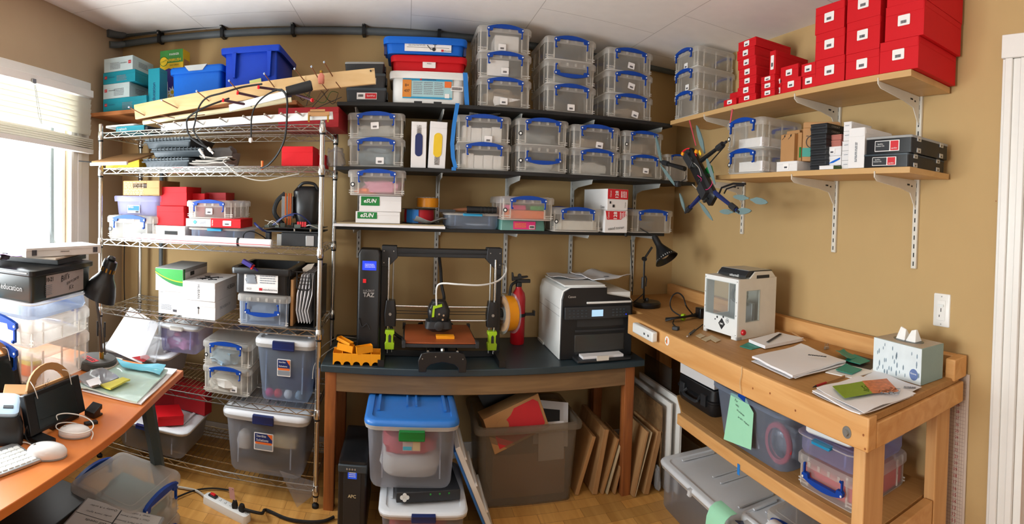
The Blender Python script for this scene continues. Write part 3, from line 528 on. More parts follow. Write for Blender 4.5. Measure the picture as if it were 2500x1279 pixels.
cxx, w, _, h = fy(772, 790, 377, 2.62, S2); t = carton('small red carton peeking out behind the right rack post', (cxx, 2.70, S2), w*1.3, .12, h, 0, 'red_card', 'red cartons on the wire rack')
t = T('marker_pen', 'short orange marker clipped to the edge of the second shelf', 'marker', pY(640,414,2.44)); b = B(); b.cyl((0,0,0),(0,0,.038),.0055); b.build('barrel', 'orange_paint', t); b = B(); b.cyl((0,0,.026),(0,0,.040),.0062); b.build('cap', 'orange_paint', t)
b = B(); b.lump((0,0,.05), (.09,.10,.10), 12, .45, 3); o = b.build('plastic_bag', 'bag_clear', None); o.location = (pY(815,385,2.62).x, 2.70, S2); tag(o, 'crumpled clear plastic bag behind the right rack post', 'bag')
# ------------------------------------------------------------------ third shelf
cxx, w, _, h = fy(257, 378, 527, 2.47, S3); t = rub('clear box with blue handle, left end of the third shelf', (cxx, 2.47+.18, S3), w, .36, h, group='clear latching boxes on the wire rack', badge=True); hA = h
inside('grey_parts', 'grey parts inside the left box of the third shelf', 'parts', (cxx, 2.47+.16, S3+.006), (w*.6,.2,h*.7), 'lumpy_grey', 2)
cxx, w, _, h = fy(274, 392, 478, 2.50, S3+hA+.003); t = open_bin('lavender tinted clear bin stacked on the left blue-handled box', (cxx, 2.50+.17, S3+hA+.003), w, .34, h, 'lav_clear', r=.03, lip=.012); hB = h
p = patch(t, 'product_label', .078, .042, (-.02, -.158, h*.32), 'sticker'); patch(p, 'label_picture', .07, .024, (-.02, -.1595, h*.36), 'blue_bin'); text(p, 'IRIS', .03, (-.035, -.161, h*.44), 'white_ink'); bars(p, .02, .01, (.003, -.1595, h*.18))
cxx, w, _, h = fy(286, 356, 441, 2.47, S3+hA+hB+.006); t = T('cardboard_tray', 'open cardboard tray printed with newsprint, topping the left stack', 'tray', (cxx+.05, 2.62, S3+hA+hB+.006), 0); w = w*1.25
b = B(); d = .26; q = .004; b.box(-w/2,w/2,-d/2,d/2,0,q); b.box(-w/2,-w/2+q,-d/2,d/2,q,h); b.box(w/2-q,w/2,-d/2,d/2,q,h); b.box(-w/2+q,w/2-q,d/2-q,d/2,q,h)
b.box(-w/2+q,w/2-q,-d/2,-d/2+q,q,h*.5); b.box(-w/2+q,-w*.22,-d/2,-d/2+q,h*.5,h); b.box(w*.16,w/2-q,-d/2,-d/2+q,h*.5,h); b.box(-w*.22,w*.16,-d/2,-d/2+q,h*.82,h); b.build('body', 'kraft', t, .001)
patch(t, 'newsprint', w*.62, h*.92, (-w*.18, -d/2-.0012, h*.48), 'kraft_pale') if False else lines(t, 'newsprint', 8, w*.55, h*.9, (-w*.2, -d/2-.0004, h*.48), 'kraft_pale', seed=3, fill=1)
b = B(); b.cbox((-.02,0,h*.6),(.07,.05,.03),(0,0,20)); b.build('white_insert', 'paper', t)
def redbox(label, xl, xr_, yt, Y, z0, d, m='red_card', rz=0, yb=None, st=None):
    cxx, w, z0, h = fy(xl, xr_, yt, Y, z0, yb); return carton(label, (cxx, Y+d/2, z0), w, d, h, rz, m, 'red cartons on the wire rack', st), h
cxx, w, _, h0 = fy(376, 452, 551, 2.50, S3); t = carton('white carton with a dark window, under the red cartons', (cxx, 2.50+.12, S3), w, .24, h0, 0, 'white_card', None); patch(t, 'window', .075, .026, (.01,-.1217,h0*.5), 'slot')
t, h1 = redbox('tall red carton standing on the white windowed carton', 383, 449, 503, 2.51, S3+h0+.001, .15)
t, h2 = redbox('red carton on top of the tall red one, third shelf', 391, 456, 456, 2.52, S3+h0+h1+.002, .2)
redbox('pale red carton wedged behind the blue-handled box on the third shelf', 456, 500, 472, 2.60, S3, .16)
redbox('dark red carton at the back of the third shelf', 500, 552, 470, 2.66, S3, .14, 'red_card_dark')
cxx, w, _, h3 = fy(455, 598, 557, 2.47, S3); t = latch_bin('low clear box with bright teal latch on the third shelf', (cxx, 2.47+.13, S3), w, .26, h3, body='blue_clear', lid='rub_frost', latch='latch_teal', taper=.92, group='low clear boxes with teal latches', lat_w=.25)
cxx, w, _, h4 = fy(452, 514, 533, 2.47, S3+h3); t = carton('white carton with a blue diamond, on the teal-latched box', (cxx, 2.47+.12, S3+h3+.004), w, .22, h4-.006, 0, 'white_card', None); patch(t, 'diamond', .016, .016, (-.02,-.1118,h4*.5), 'sticker_teal', roll=45, t=.001); lines(t, 'print', 3, .035, .02, (.025,-.1105,h4*.5), 'grey_ink')
t, h5 = redbox('long red carton with a barcode sticker on the teal-latched box', 514, 588, 534, 2.46, S3+h3+.004, .20, st=(.05,.5,.045,.025)); text(t, 'TETRIX', .03, (-.07,-.1017,h5*.5), 'white_ink', roll=90)
cxx, w, _, h = fy(444, 560, 490, 2.46, S3+h3+h4); rub('shallow clear box with blue handle stacked above the barcode carton', (cxx+.02, 2.46+.16, S3+h3+h4+.001), w, .32, h, group='clear latching boxes on the wire rack', stick=(.0,.4))
t = T('poster_tube', 'long white poster tube with a red stripe along the third shelf', 'tube', (0,0,0)); A = pY(306,580,2.42); Cc = pY(662,597,2.40); A.z = max(A.z, S3+.022); Cc.z = S3+.020; b = B(); b.cyl(A, Cc, .019, n=24); b.build('tube', 'paper', t); b = B(); b.cyl(Cc-(Cc-A).normalized()*.002, Cc+(Cc-A).normalized()*.004, .0175, n=24); b.build('end_cap', 'white_plastic', t)
u = (Cc-A); b = B(); q = Vector((0,-.0186,-.006)); b.tube([A+q, Cc+q], .0016, 4); b.build('stripe', 'red_ink', t)
for f, m in ((.12,'sponge_grey'),(.79,'black_rubber')): b = B(); P = A+u*f; b.cyl(P, P+u.normalized()*.012, .0198, n=24); b.build('band', m, t)
# circuit bench: power supply, board, cooler, fans
t = T('bare_computer', 'open computer on a black stand with silver cooler and loose wires', 'computer', (pY(712,590,2.52).x, 2.52, S3)); w = .30
b = B(); b.box(-.045,.135,-.03,.14,.004,.066); b.build('power_supply', 'charcoal', t, .002); b = B(); b.box(.078,.118,-.034,-.030,.008,.055); b.build('socket_plate', 'silver', t, .001); b = B(); b.box(-.068,-.045,-.03,.1,.004,.058); b.build('side_plate', 'sponge_grey', t, .001)
b = B(); b.box(-.145,.15,-.04,.2,.068,.074); b.box(-.145,.15,-.04,.2,.086,.089); b.box(-.13,-.108,-.02,.02,.0,.068); b.build('tray', 'charcoal', t, .001); b = B(); [b.cyl((x,y,.074),(x,y,.087),.004,n=8) for x in (-.14,.02,.10) for y in (-.035,.19)]; b.build('standoff', 'chrome', t)
b = B(); rdd = random.Random(2)
for k in range(26): x, y = rdd.uniform(-.13,.13), rdd.uniform(-.03,.18); s_ = rdd.uniform(.006,.018); b.box(x-s_,x+s_,y-s_*.5,y+s_*.5,.089,.089+rdd.uniform(.006,.02))
b.build('component', mat('pcb_parts','4a5048',.5,var=.5,scale=60), t)
b = B(); [b.box(-.058+k*.004,-.0565+k*.004,.02,.1,.13,.235) for k in range(14)]; b.build('cooler_fin', 'silver', t); b = B(); [b.cyl((x,.02,.1),(x,.02,.25),.004,n=8) for x in (-.038,-.022,-.012)]; b.build('heat_pipe', mat('copper','c86a3a',.3,.8), t)
b = B(); b.loft([(.10,.1,.03,.09),(.13,.13,.04,.17),(.14,.12,.04,.26),(.10,.08,.03,.285)], cx=.06, cy=.09); b.build('fan_housing', 'black_plastic', t); b = B(); b.spline([(.02,.05,.28),(.05,.04,.30),(.1,.05,.295),(.12,.06,.26)], .007, 8); b.spline([(-.06,.1,.09),(-.11,.08,.15),(-.10,.09,.21),(-.06,.1,.25)], .012, 8); b.build('strap', 'black_rubber', t)
b = B(); [b.box(.03+k*.012,.039+k*.012,-.02,-.005,.095,.118) for k in range(4)]; b.build('connector', 'red_ink', t)
b = B(); b.spline([(-.08,-.03,.10),(-.02,-.05,.145),(.04,-.05,.155),(.09,-.03,.12),(.1,-.02,.095)], .0025, 6); b.spline([(-.09,-.03,.10),(-.03,-.045,.14),(.02,-.05,.15)], .004, 6); b.build('blue_wire', 'arm_blue', t)
b = B(); b.spline([(-.12,-.02,.10),(-.09,-.04,.12),(-.06,-.03,.10),(-.1,.0,.11),(-.14,0,.12)], .0018, 6); b.spline([(.08,-.03,.1),(.1,-.05,.105),(.14,-.03,.09)], .002, 6); b.build('grey_wire', 'cable_grey', t)
cable('purple and grey wire bundle curling left of the open computer', [pY(622,545,2.5), pY(630,553,2.47), pY(645,563,2.48), pY(660,566,2.5)], .006, 'arm_blue')
cable('black cable hooped over the end of the poster tube', [pY(596,590,2.47), pY(594,576,2.46), pY(602,566,2.45), pY(620,566,2.46), pY(640,576,2.48), pY(650,584,2.5)], .003)
# ------------------------------------------------------------------ fourth shelf
cxx, w, _, hA = fy(386, 451, 711, 2.49, S4); t = carton('plain white carton with small print under the green one', (cxx, 2.49+.17, S4), w, .33, hA, 0, 'white_card', None); lines(t, 'print', 4, w*.4, .028, (-w*.2,-.1655,hA*.3), 'grey_ink'); bars(t, .022, .012, (.02,-.1665,hA*.18)); text(t, 'Canon', .018, (-w*.38,-.1665,hA*.93), 'ink')
cxx, w, _, h = fy(380, 447, 655, 2.48, S4+hA+.001); t = carton('green and white carton with sweeping stripes, top left of fourth shelf', (cxx, 2.48+.17, S4+hA+.001), w, .34, h, 0, 'white_card', None, top='sponge_grey'); yy = -.1735
def arc(a0, a1, th, n=8): return [(-w/2+w*k/n, a0+(a1-a0)*(1-(1-k/n)**2)) for k in range(n+1)]
for (a0, a1, t0, m) in ((.92,.42,.16,'green_dark'),(.84,.47,.05,'lime')):
    up1 = arc(h*(a0), h*a1, 0); lo = [(x, z-h*t0) for x, z in reversed(up1)]; b = B(); b.prism(up1+lo, yy-(.001 if m == 'lime' else 0), yy+.0008); b.build('stripe', m, t)
P = arc(h*.92, h*.42, 0); b = B(); b.prism(P+[(w/2,h*.97),(-w/2,h*.97)], yy, yy+.0008); b.build('stripe', 'green', t)
patch(t, 'side_band', .33, h*.25, (w/2+.0012, 0, h*.3), 'ink', 'right'); b = B(); b.cbox((w/2+.001,-.05,h*.72),(.002,.05,.02)); b.build('hand_hole', 'slot', t); patch(t, 'edge_band', .02, h*.96, (w/2+.0013,-.158,h*.5), 'green_dark', 'right')
cxx, w, _, h1 = fy(444, 526, 734, 2.46, S4); t = carton('white drone carton, lower of the two on the fourth shelf', (cxx, 2.46+.17, S4), w, .34, h1, 0, 'white_card', 'white drone cartons'); b = B(); b.lathe([(.005,-.001),(.005,.001)], 10, (0,-.1718,h1*.62), 'y'); b.cbox((0,-.1715,h1*.45),(.002,.001,.03)); b.build('emblem', 'ink', t); text(t, 'THE HUBSAN X4', .16, (w/2+.0012,-.03,h1*.55), 'grey_ink', 'right')
cxx, w, _, h2 = fy(447, 527, 689, 2.455, S4+h1+.001); t = carton('white drone carton with lettering down its front, upper of the two', (cxx, 2.455+.17, S4+h1+.001), w, .34, h2, -1, 'white_card', 'white drone cartons'); text(t, 'HUBSAN', h2*.75, (0,-.1717,h2*.5), 'ink', roll=-90); text(t, 'HUBSAN', .12, (w/2+.0012,.06,h2*.5), 'ink', 'right')
b = B()
for k in range(4): a = R(45+90*k); x, y = .045*math.cos(a), -.02+.06*math.sin(a); b.tube([(0,-.02,h2+.001),(x,y,h2+.001)], .004, 6); b.cbox((x,y,h2+.001),(.05,.006,.002),(0,0,30+k*50)); b.cbox((x,y,h2+.001),(.006,.05,.002),(0,0,20+k*40))
b.build('drone_picture', 'ink', t)
cxx, w, _, h = fy(577, 706, 722, 2.44, S4); t = rub('clear box with a blue handle hanging down, fourth shelf', (cxx, 2.44+.17, S4), w, .34, h, group='clear latching boxes on the wire rack', handle='down', body='blue_clear'); inside('grey_bags', 'grey bags inside the box with the lowered handle', 'bags', (cxx, 2.6, S4+.005), (w*.7,.22,h*.6), 'lumpy_grey', 5); hh = h
cxx, w, _, h = fy(568, 705, 656, 2.44, S4+hh+.002); d = .38; t = open_bin('open black bin with a white robotics label on the fourth shelf', (cxx, 2.44+d/2, S4+hh+.003), w*1.08, d, h, 'black_plastic', r=.02, lip=.02); w = w*1.08
p = patch(t, 'kit_label', w*.56, h*.74, (0, -d/2+.013, h*.46), 'sticker', r=.003); yy = -d/2+.0118; patch(p, 'label_band', w*.56, h*.22, (0, yy, h*.2), 'white_card'); patch(p, 'logo', .016, .012, (.0, yy-.001, h*.2), 'red_ink'); text(p, 'mindstorms', .07, (.048, yy-.001, h*.2), 'ink'); text(p, '10-21', .024, (-.06, yy-.001, h*.2), 'ink'); lines(p, 'print', 4, .08, h*.34, (.035, yy, h*.58), 'grey_ink')
b = B(); b.lump((-.05, yy-.001, h*.55), (.05,.002,h*.4), 6, .6, 3); b.build('robot_picture', 'grey_ink', p)
t = T('toy_sword', 'purple toy sword sticking out of the open black bin', 'toy', (0,0,0)); A = pY(600,640,2.40); Cc = pY(640,668,2.46); u = Cc-A; b = B(); b.tube([A+u*.35, Cc+u*.2], .005, 6); b.build('blade', 'purple', t); b = B(); b.cbox(A+u*.1, (.05,.03,.018), (0,25,0)); b.build('grip', 'purple', t); b = B(); b.cbox(A+u*.42, (.008,.03,.02), (0,30,0)); b.build('guard', 'led_red', t)
# wire-front crate of papers at the right end
cxx, w, _, h = fy(706, 769, 664, 2.475, S4); t = T('file_box', 'black file box holding loose papers at the right end of the fourth shelf', 'file box', (cxx, 2.475+.19, S4)); d = .38; q = .003
b = B(); b.box(-w/2,w/2,-d/2,d/2,0,q); b.box(-w/2,-w/2+q,-d/2,d/2,q,h); b.box(w/2-q,w/2,-d/2,d/2,q,h); b.box(-w/2,w/2,d/2-q,d/2,q,h); b.build('body', 'black_plastic', t)
b = B(); b.tube([(-w*.2,-d/2,h-.005),(-w*.2,-d/2,h*.72),(-w*.1,-d/2,h*.68),(w*.25,-d/2,h*.68),(w*.33,-d/2,h*.72),(w*.33,-d/2,h-.005)], .0035, 6); [b.tube([(-w*.2,-d/2,h*f),(w*.33,-d/2,h*f)], .0018, 4) for f in (.78,.84,.9)]; [b.tube([(x,-d/2,0),(x,-d/2,h)], .003, 4) for x in (-w/2,w/2)]; b.tube([(-w/2,-d/2,h),(w/2,-d/2,h)], .003, 4); b.build('wire_frame', 'black_plastic', t)
b = B()
for k in range(5): x = -w*.12+k*w*.11; b.prism([(x+.012,h*.95),(x-.01+.004*k,h*.6),(x-.014,h*.3),(x,.02),(x+.002,.02),(x-.011,h*.3),(x-.006+.004*k,h*.6),(x+.014,h*.95)], -d/2+.006, d/2-.02)
o = b.build('loose_papers', 'paper', None); o.location = t.location; tag(o, 'curling white papers standing in the black file box', 'papers')
b = B(); b.box(-w*.44,-w*.34,-d/2+.004,d/2-.01,.004,h*.85); o = b.build('spiral_notebook', 'kraft', None); o.location = t.location; tag(o, 'tan spiral notebook standing at the left of the file box', 'notebook')
b = B(); b.prism([(-.01,h*.93),(.03,h*1.02),(.045,h*1.12),(.01,h*1.1),(-.018,h*1.02)], -.1, -.097); o = b.build('paper_scrap', 'paper_tan', None); o.location = t.location; tag(o, 'brown paper scrap sticking up from the file box', 'paper')
# ------------------------------------------------------------------ fifth shelf
t = latch_bin('flat white-lidded tote half hidden behind the desk edge, fifth shelf', (pY(345,880,2.6).x, 2.66, S5), .46, .38, .145, group='clear totes with coloured latches', latch='navy'); LT = S5+.146
cxx, w, _, h = fy(378, 478, 797, 2.56, LT); t = latch_bin('lavender clear box with white lid packed with toys, left on fifth shelf', (cxx+.01, 2.56+.15, LT+.003), w, .30, h, body='lav_clear', lid='lid_white', latch='rub_rib', group=None, taper=.88, lat_w=.3)
inside('soft_toys', 'pink and white odds and ends inside the lavender box', 'toys', (cxx, 2.68, LT+.01), (w*.6,.18,h*.5), 'lumpy_pink', 3); inside('white_bottle', 'cream bottle showing inside the lavender box', 'bottle', (cxx-.01, 2.62, LT+.04), (.07,.05,.04), 'lumpy_white', 9, amp=.2)
inside('red_scrap', 'red scrap on top of the cream bottle', 'scrap', (cxx-.01, 2.62, LT+.08), (.04,.03,.02), 'lumpy_red', 4)
t = T('card_in_bag', 'big white card in a crinkled clear bag leaning beside the lamp', 'bag', pY(315,880,2.42), rot=(-28,8,18)); t.location.z = LT+.01
b = B(); b.prism([(-.14,.0),(.08,-.04),(.13,.18),(-.05,.24)], 0, .004); b.build('card', 'paper', t, .003)
b = B(); b.lump((.105,-.0,.07), (.09,.04,.22), 21, .4, 4); b.build('bag', 'bag_clear', t); b = B(); b.prism([(.02,-.02),(.09,-.03),(.12,.0),(.1,.01)], -.01,-.006); b.build('red_strip', 'red_card_dark', t)
cxx, w, _, h1 = fy(492, 610, 898, 2.49, S5); rub('clear blue-handled box of tangled parts, lower of two on the fifth shelf', (cxx, 2.49+.18, S5), w, .36, h1, group='clear latching boxes on the wire rack', stick=(.17,.25)); inside('tan_parts', 'tangled tan parts inside the lower fifth-shelf box', 'parts', (cxx, 2.62, S5+.005), (w*.75,.26,h1*.6), 'lumpy_white', 6)
cxx, w, _, h2 = fy(492, 612, 838, 2.49, S5+h1); rub('clear blue-handled box of bottles and bags, upper of two on the fifth shelf', (cxx, 2.49+.18, S5+h1+.001), w, .36, h2, group='clear latching boxes on the wire rack', badge=True); inside('clear_bags', 'bluish bags inside the upper fifth-shelf box', 'bags', (cxx-.02, 2.62, S5+h1+.006), (w*.6,.24,h2*.6), 'lumpy_blue', 7)
inside('white_bottle', 'white bottle inside the upper fifth-shelf box', 'bottle', (cxx+.05, 2.58, S5+h1+.008), (.06,.05,.05), 'lumpy_white', 8, amp=.1)
cxx, w, _, h = fy(618, 768, 832, 2.47, S5); t = latch_bin('tall bluish clear bin with white lid and navy latch holding coloured balls', (cxx, 2.47+.17, S5), w, .33, h, body='blue_clear', latch='navy', label_st=True, taper=.80, lat_w=.36)
for (x, m, lb) in ((-.085,'pink','magenta'),(-.04,'led_red','orange red'),(.012,'white_plastic','white'),(.07,'lumpy_blue','pale blue')):
    b = B(); b.lathe([(.0005,-.022),(.012,-.019),(.02,-.01),(.0225,0),(.02,.01),(.012,.019),(.0005,.022)], 16); o = b.build('toy_ball', m, None); o.location = (cxx+x, 2.47+.07, S5+.026); tag(o, '%s ball at the bottom of the tall bluish bin' % lb, 'ball', 'balls in the tall bluish bin')
inside('blue_toys', 'dark blue toys lying behind the balls in the tall bin', 'toys', (cxx+.03, 2.68, S5+.01), (.2,.14,.10), 'arm_blue', 11)
# ------------------------------------------------------------------ bottom shelf
cxx, w, _, h = fy(536, 752, 1014, 2.43, S6); t = latch_bin('large clear tote with white lid and navy latch on the lowest rack shelf', (cxx, 2.43+.23, S6), w, .44, h, latch='navy', label_st=True, taper=.84, lat_w=.24)
inside('cream_adaptor', 'cream plastic adaptor inside the large bottom tote', 'adaptor', (cxx+.09, 2.52, S6+.13), (.14,.06,.07), 'cream', 5, amp=.15); inside('white_adaptor', 'white plastic adaptor at the left inside the large bottom tote', 'adaptor', (cxx-.12, 2.52, S6+.10), (.07,.06,.09), 'lumpy_white', 6, amp=.15); inside('dark_cables', 'dark tangled cables filling the large bottom tote', 'cables', (cxx, 2.66, S6+.01), (.34,.22,.24), 'lumpy_dark', 7)
t = latch_bin('white-lidded clear tote holding red cartons on its lid, under the desk corner', (-1.31, 2.62, S6), .47, .40, .155, latch='navy', group='clear totes with coloured latches'); zt = S6+.158
inside('dark_odds', 'dark odds and ends inside the tote under the desk corner', 'parts', (-1.31, 2.62, S6+.01), (.3,.24,.08), 'lumpy_dark', 3)
carton('thin red carton lying tilted on the white tote lid', (-1.23, 2.53, zt), .14, .15, .05, 35, 'red_card', 'red cartons on the white tote lid')
carton('dark red carton standing at the back of the white tote lid', (-1.18, 2.72, zt), .24, .07, .15, -12, 'red_card_dark', 'red cartons on the white tote lid')
carton('long red carton standing on edge at the left of the white tote lid', (-1.37, 2.64, zt), .06, .28, .12, -38, 'red_card_dark', 'red cartons on the white tote lid')
# ================================================================== grey pipes under the ceiling
def zc(x, o): return EYE+.293*3.0+.045-.030*(x+1.5)+o
for nm, o, r, yy, lb in (('pipe', .075, .026, 2.955, 'upper thick grey pipe running under the ceiling along the back wall'), ('pipe', .012, .020, 2.962, 'lower grey pipe strapped below the thicker one on the back wall')):
    b = B(); b.spline([(XL+.001, 2.80 if r > .022 else 2.83, zc(-1.75, o)-.03), (XL+.05, 2.9, zc(-1.7, o)-.02), (XL+.2, yy, zc(-1.6, o)), (0, yy, zc(0, o)), (XR-.001, yy, zc(XR, o))], r, 14, sub=10)
    ob = b.build(nm, 'pipe_grey', None); tag(ob, lb, 'pipe')
for i, px in enumerate((390, 543, 715, 888, 1072, 1320, 1500)):
    x = pY(px, 95, 2.95).x; z = zc(x, 0); t = T('pipe_clamp', ['first','second','third','fourth','fifth','sixth','seventh'][i]+' black pipe clamp from the left under the ceiling', 'clamp', (x, 2.95, z), group='clamps holding the pipes')
    b = B(); b.box(-.009,.009,-.030,.045,.045,.108); b.box(-.009,.009,-.02,.045,-.012,.05); b.box(-.007,.007,-.026,.0,.03,.06); b.build('strap', 'black_rubber', t, .003); b = B(); [b.cyl((0,-.034,zz),(0,-.02,zz),.005,n=8) for zz in (.04,)]; b.build('bolt', 'dull_steel', t)
# ================================================================== black shelves on slotted standards
B1, B2, B3 = 1.42+.462, 1.42+.156, 1.42-.13
def shelf(lb, x0, x1, y0, z, th=.018, m='shelf_black', y1=None):
    b = B(); b.box(x0, x1, y0, y1 or YB-.012, z-th, z); o = b.build('wall_shelf', m, None, .0015); return tag(o, lb, 'shelf', 'black shelves on the back wall')
BX0, BX1 = -.36, 1.44
shelf('uppermost long black wall shelf, with the lidded kit bins and tall box stacks', BX0, BX1, 2.61, B1); shelf('middle long black wall shelf, with the row of two-high boxes', BX0, 1.60, 2.60, B2); shelf('lowest long black wall shelf, with filament cartons and toner boxes', BX0, BX1, 2.66, B3)
STX = [-.27, .177, .582, .982, 1.396]; BOT = [1.10, 1.42-.51, 1.42-.50, 1.42-.50, 1.42-.50]
for i, x in enumerate(STX):
    t = T('shelf_standard', 'grey slotted shelf standard on the back wall, %s from the left' % ['first','second','third','fourth','fifth'][i], 'shelf support', (x, YB, BOT[i]), group='slotted standards on the back wall'); H = B1+.03-BOT[i]
    b = B(); b.box(-.012,.012,-.012,-.0005,0,H); b.build('rail', 'bracket_grey', t, .002); b = B()
    n = int(H/.032)
    for k in range(n): b.box(-.0025,.0025,-.0128,-.012,.01+k*.032,.026+k*.032)
    o = b.build('slots', 'slot', t, flat=True); o['kind'] = 'stuff'
    for j, z in enumerate((B1, B2, B3)):
        L_ = (.33,.33,.30)[j]; q = T('shelf_bracket', 'pale metal bracket under the %s black shelf on the %s standard from the left' % (['uppermost','middle','lowest'][j], ['first','second','third','fourth','fifth'][i]), 'shelf bracket', (x, YB-.0135, z-.0185), group='brackets under the black shelves')
        P = [(0,0),(-L_,0),(-L_,.012),(-L_-.004,.014),(-L_-.006,-.004),(-L_+.004,-.022),(-.10,-.035) ,(-.03,-.05),(-.012,-.085),(0,-.09)] if j < 2 else [(0,0),(-L_,0),(-L_-.002,.010),(-L_-.006,.010),(-L_-.006,-.010),(-L_+.006,-.018),(-.03,-.022),(-.012,-.05),(0,-.055)]
        b = B(); b.prism(P, -.002, .002, ax='x'); b.build('arm', 'bracket_grey', q, .0008); b = B(); b.box(-.006,.006,-L_,0,-.003,0); b.build('flange', 'bracket_grey', q)
E1, E2, E3 = B1+.001, B2+.001, B3+.001
GR = 'clear boxes with blue handles on the black shelves'
# ---- top row
ht = None
def stack(rows, xl, xr_, z, Y, d=.34, **kw):
    out = []
    for (lb, yt, opt) in rows:
        k = dict(group=GR); k.update(kw); k.update(opt); t, h = rubY(lb, xl, xr_, yt, z, Y, d, **k); z += h+.0015; out.append((t, z, h))
    return out
sA = stack([('clear blue-handled box with torn paper and brown goods, bottom of the tallest left stack', 192, dict(stick=(-.02,.22))), ('clear blue-handled box with a white page behind its front, middle of left top stack', 129, dict(stick=(.0,.3))), ('clear blue-handled box touching the ceiling, top of the left top stack', 64, dict(stick=(-.05,.2)))], 1166, 1300, E1, 2.625)
sB = stack([('clear blue-handled box at the bottom of the middle top-shelf stack', 208, dict(stick=(.0,.2))), ('clear box with handle hanging down, middle of the middle top-shelf stack', 149, dict(handle='down')), ('clear blue-handled box topping the middle top-shelf stack', 92, {})], 1331, 1458, E1, 2.625)
sC = stack([('clear blue-handled box, bottom of the right top-shelf stack', 232, dict(stick=(.1,.22,-12))), ('clear blue-handled box, middle of the right top-shelf stack', 177, dict(stick=(.02,.4,-12))), ('clear blue-handled box, top of the right top-shelf stack', 121, dict(stick=(.02,.3,-8)))], 1481, 1597, E1, 2.625)
def cin(st, nm, lb, cat, m, dx, fx, fz, seed, dy=0):
    t, z, h = st; inside(nm, lb, cat, (t.location.x+dx, t.location.y+dy, t.location.z+.005), (fx, .20, h*fz), m, seed)
cin(sA[0], 'brown_goods', 'brown wrapped goods inside the bottom box of the left top stack', 'goods', 'lumpy_tan', 0, .2, .75, 3); cin(sA[1], 'grey_parts', 'grey parts inside the middle box of the left top stack', 'parts', 'lumpy_grey', .03, .16, .6, 4)
cin(sB[1], 'green_parts', 'greenish parts inside the box with the lowered handle up top', 'parts', 'lumpy_grey', 0, .2, .5, 6); cin(sC[0], 'pale_bag', 'pale bag inside the bottom box of the right top stack', 'bag', 'lumpy_tan', .02, .18, .55, 7)
t, z, h = sA[1]; b = B(); b.box(-.09,.02,-.158,-.156,.012,h*.72); o = b.build('white_page', 'paper', None); o.location = t.location; tag(o, 'white page standing inside the middle box of the left top stack', 'paper')
t, z, h = sA[2]; b = B(); b.box(-.05,.075,-.155,-.02,.006,h*.68); o = b.build('white_carton', 'white_card', None, .002); o.location = t.location; tag(o, 'off-white carton inside the box that touches the ceiling', 'box')
t, z, h = sA[0]; b = B(); b.prism([(-.06,.03),(-.055,.055),(.085,.045),(-.052,.008)], -.158,-.157); o = b.build('torn_paper', 'paper', None); o.location = t.location; tag(o, 'torn pointed paper inside the bottom box of the left top stack', 'paper')
# black cases at the left end
z = E1
for i, (xl, xr_, yt, lb) in enumerate([(845,943,213,'lowest'),(843,941,178,'middle'),(842,938,150,'topmost')]):
    cxx, w, _, h = fy(xl, xr_, yt, 2.63, z); d = .25; t = T('parts_case', 'flat black kit case with grey lid, %s of three at the shelf end' % lb, 'case', (cxx, 2.63+d/2, z), 0, 'black kit cases on the top shelf')
    b = B(); b.loft([(w*.94,d*.96,.006,0),(w*.96,d*.97,.008,h*.2),(w,d,.008,h*.8)]); b.build('body', 'charcoal', t); b = B(); b.loft([(w*1.005,d*1.005,.008,h*.8),(w*1.005,d*1.005,.008,h*.92),(w*.98,d*.98,.006,h-.001)]); b.build('lid', 'dark_grey_plastic' if i < 2 else 'sponge_grey', t)
    b = B(); b.box(w/2,w/2+.006,-.06,-.02,h*.35,h*.85); b.build('latch', 'black_plastic', t)
    if i < 2: p = patch(t, 'label', w*.5, h*.44, (.02*w,-d/2-.001,h*.42), 'sticker'); patch(p, 'label_band', w*.28, h*.36, (.12*w,-d/2-.002,h*.42), 'red_ink'); bars(p, w*.13, h*.16, (-.13*w,-d/2-.0015,h*.44)); text(p, 'SparkFun', w*.2, (.12*w,-d/2-.003,h*.42), 'white_ink')
    z += h
# white, red and blue kit bins
cxx, w, z0, h = fy(955, 1142, 174, 2.60, E1); d = .32; t = open_bin('white lidded robotics kit bin with a light blue label and blue tape', (cxx, 2.62+d/2, z0), w*1.06, d, h, 'white_plastic', r=.035, taper=.90, lip=.018); zz = z0+h
b = B(); b.loft([(w*1.04,d-.01,.035,h-.002),(w*1.05,d-.006,.035,h+.004)], True, True); b.build('lid', 'white_plastic', t)
yy = -d/2+.012; p = patch(t, 'kit_label', w*.66, h*.68, (-.02*w, yy, h*.50), mat('label_cyan','a4c8cc',.45)); P0 = -.02*w
patch(p, 'label_band', w*.65, h*.10, (P0, yy-.0012, h*.785), 'latch_teal'); patch(p, 'label_band', w*.65, h*.06, (P0, yy-.0012, h*.19), 'latch_teal'); patch(p, 'age_panel', w*.115, h*.56, (P0-.272*w, yy-.0018, h*.48), 'sticker_orange'); text(p, '8+', w*.05, (P0-.272*w, yy-.003, h*.58), 'ink'); text(p, '437', w*.07, (P0-.272*w, yy-.003, h*.40), 'ink'); patch(p, 'logo', .010, .010, (P0-.09*w, yy-.002, h*.785), 'red_ink'); text(p, 'mindstorms', w*.18, (P0+.02*w, yy-.002, h*.785), 'navy')
for q in range(3): lines(p, 'print', 7, w*.12, h*.42, (P0-.13*w+q*.14*w, yy-.0006, h*.5), 'grey_ink', seed=q)
patch(p, 'picture', w*.09, h*.2, (P0+.27*w, yy-.002, h*.64), 'orange_paint'); st = patch(t, 'sticker', w*.16, h*.15, (.37*w, yy-.002, h*.52), 'sticker'); bars(st, w*.14, h*.09, (.37*w, yy-.003, h*.52), seed=4)
patch(p, 'code_square', w*.06, h*.14, (P0+.26*w, yy-.002, h*.27), 'sticker')
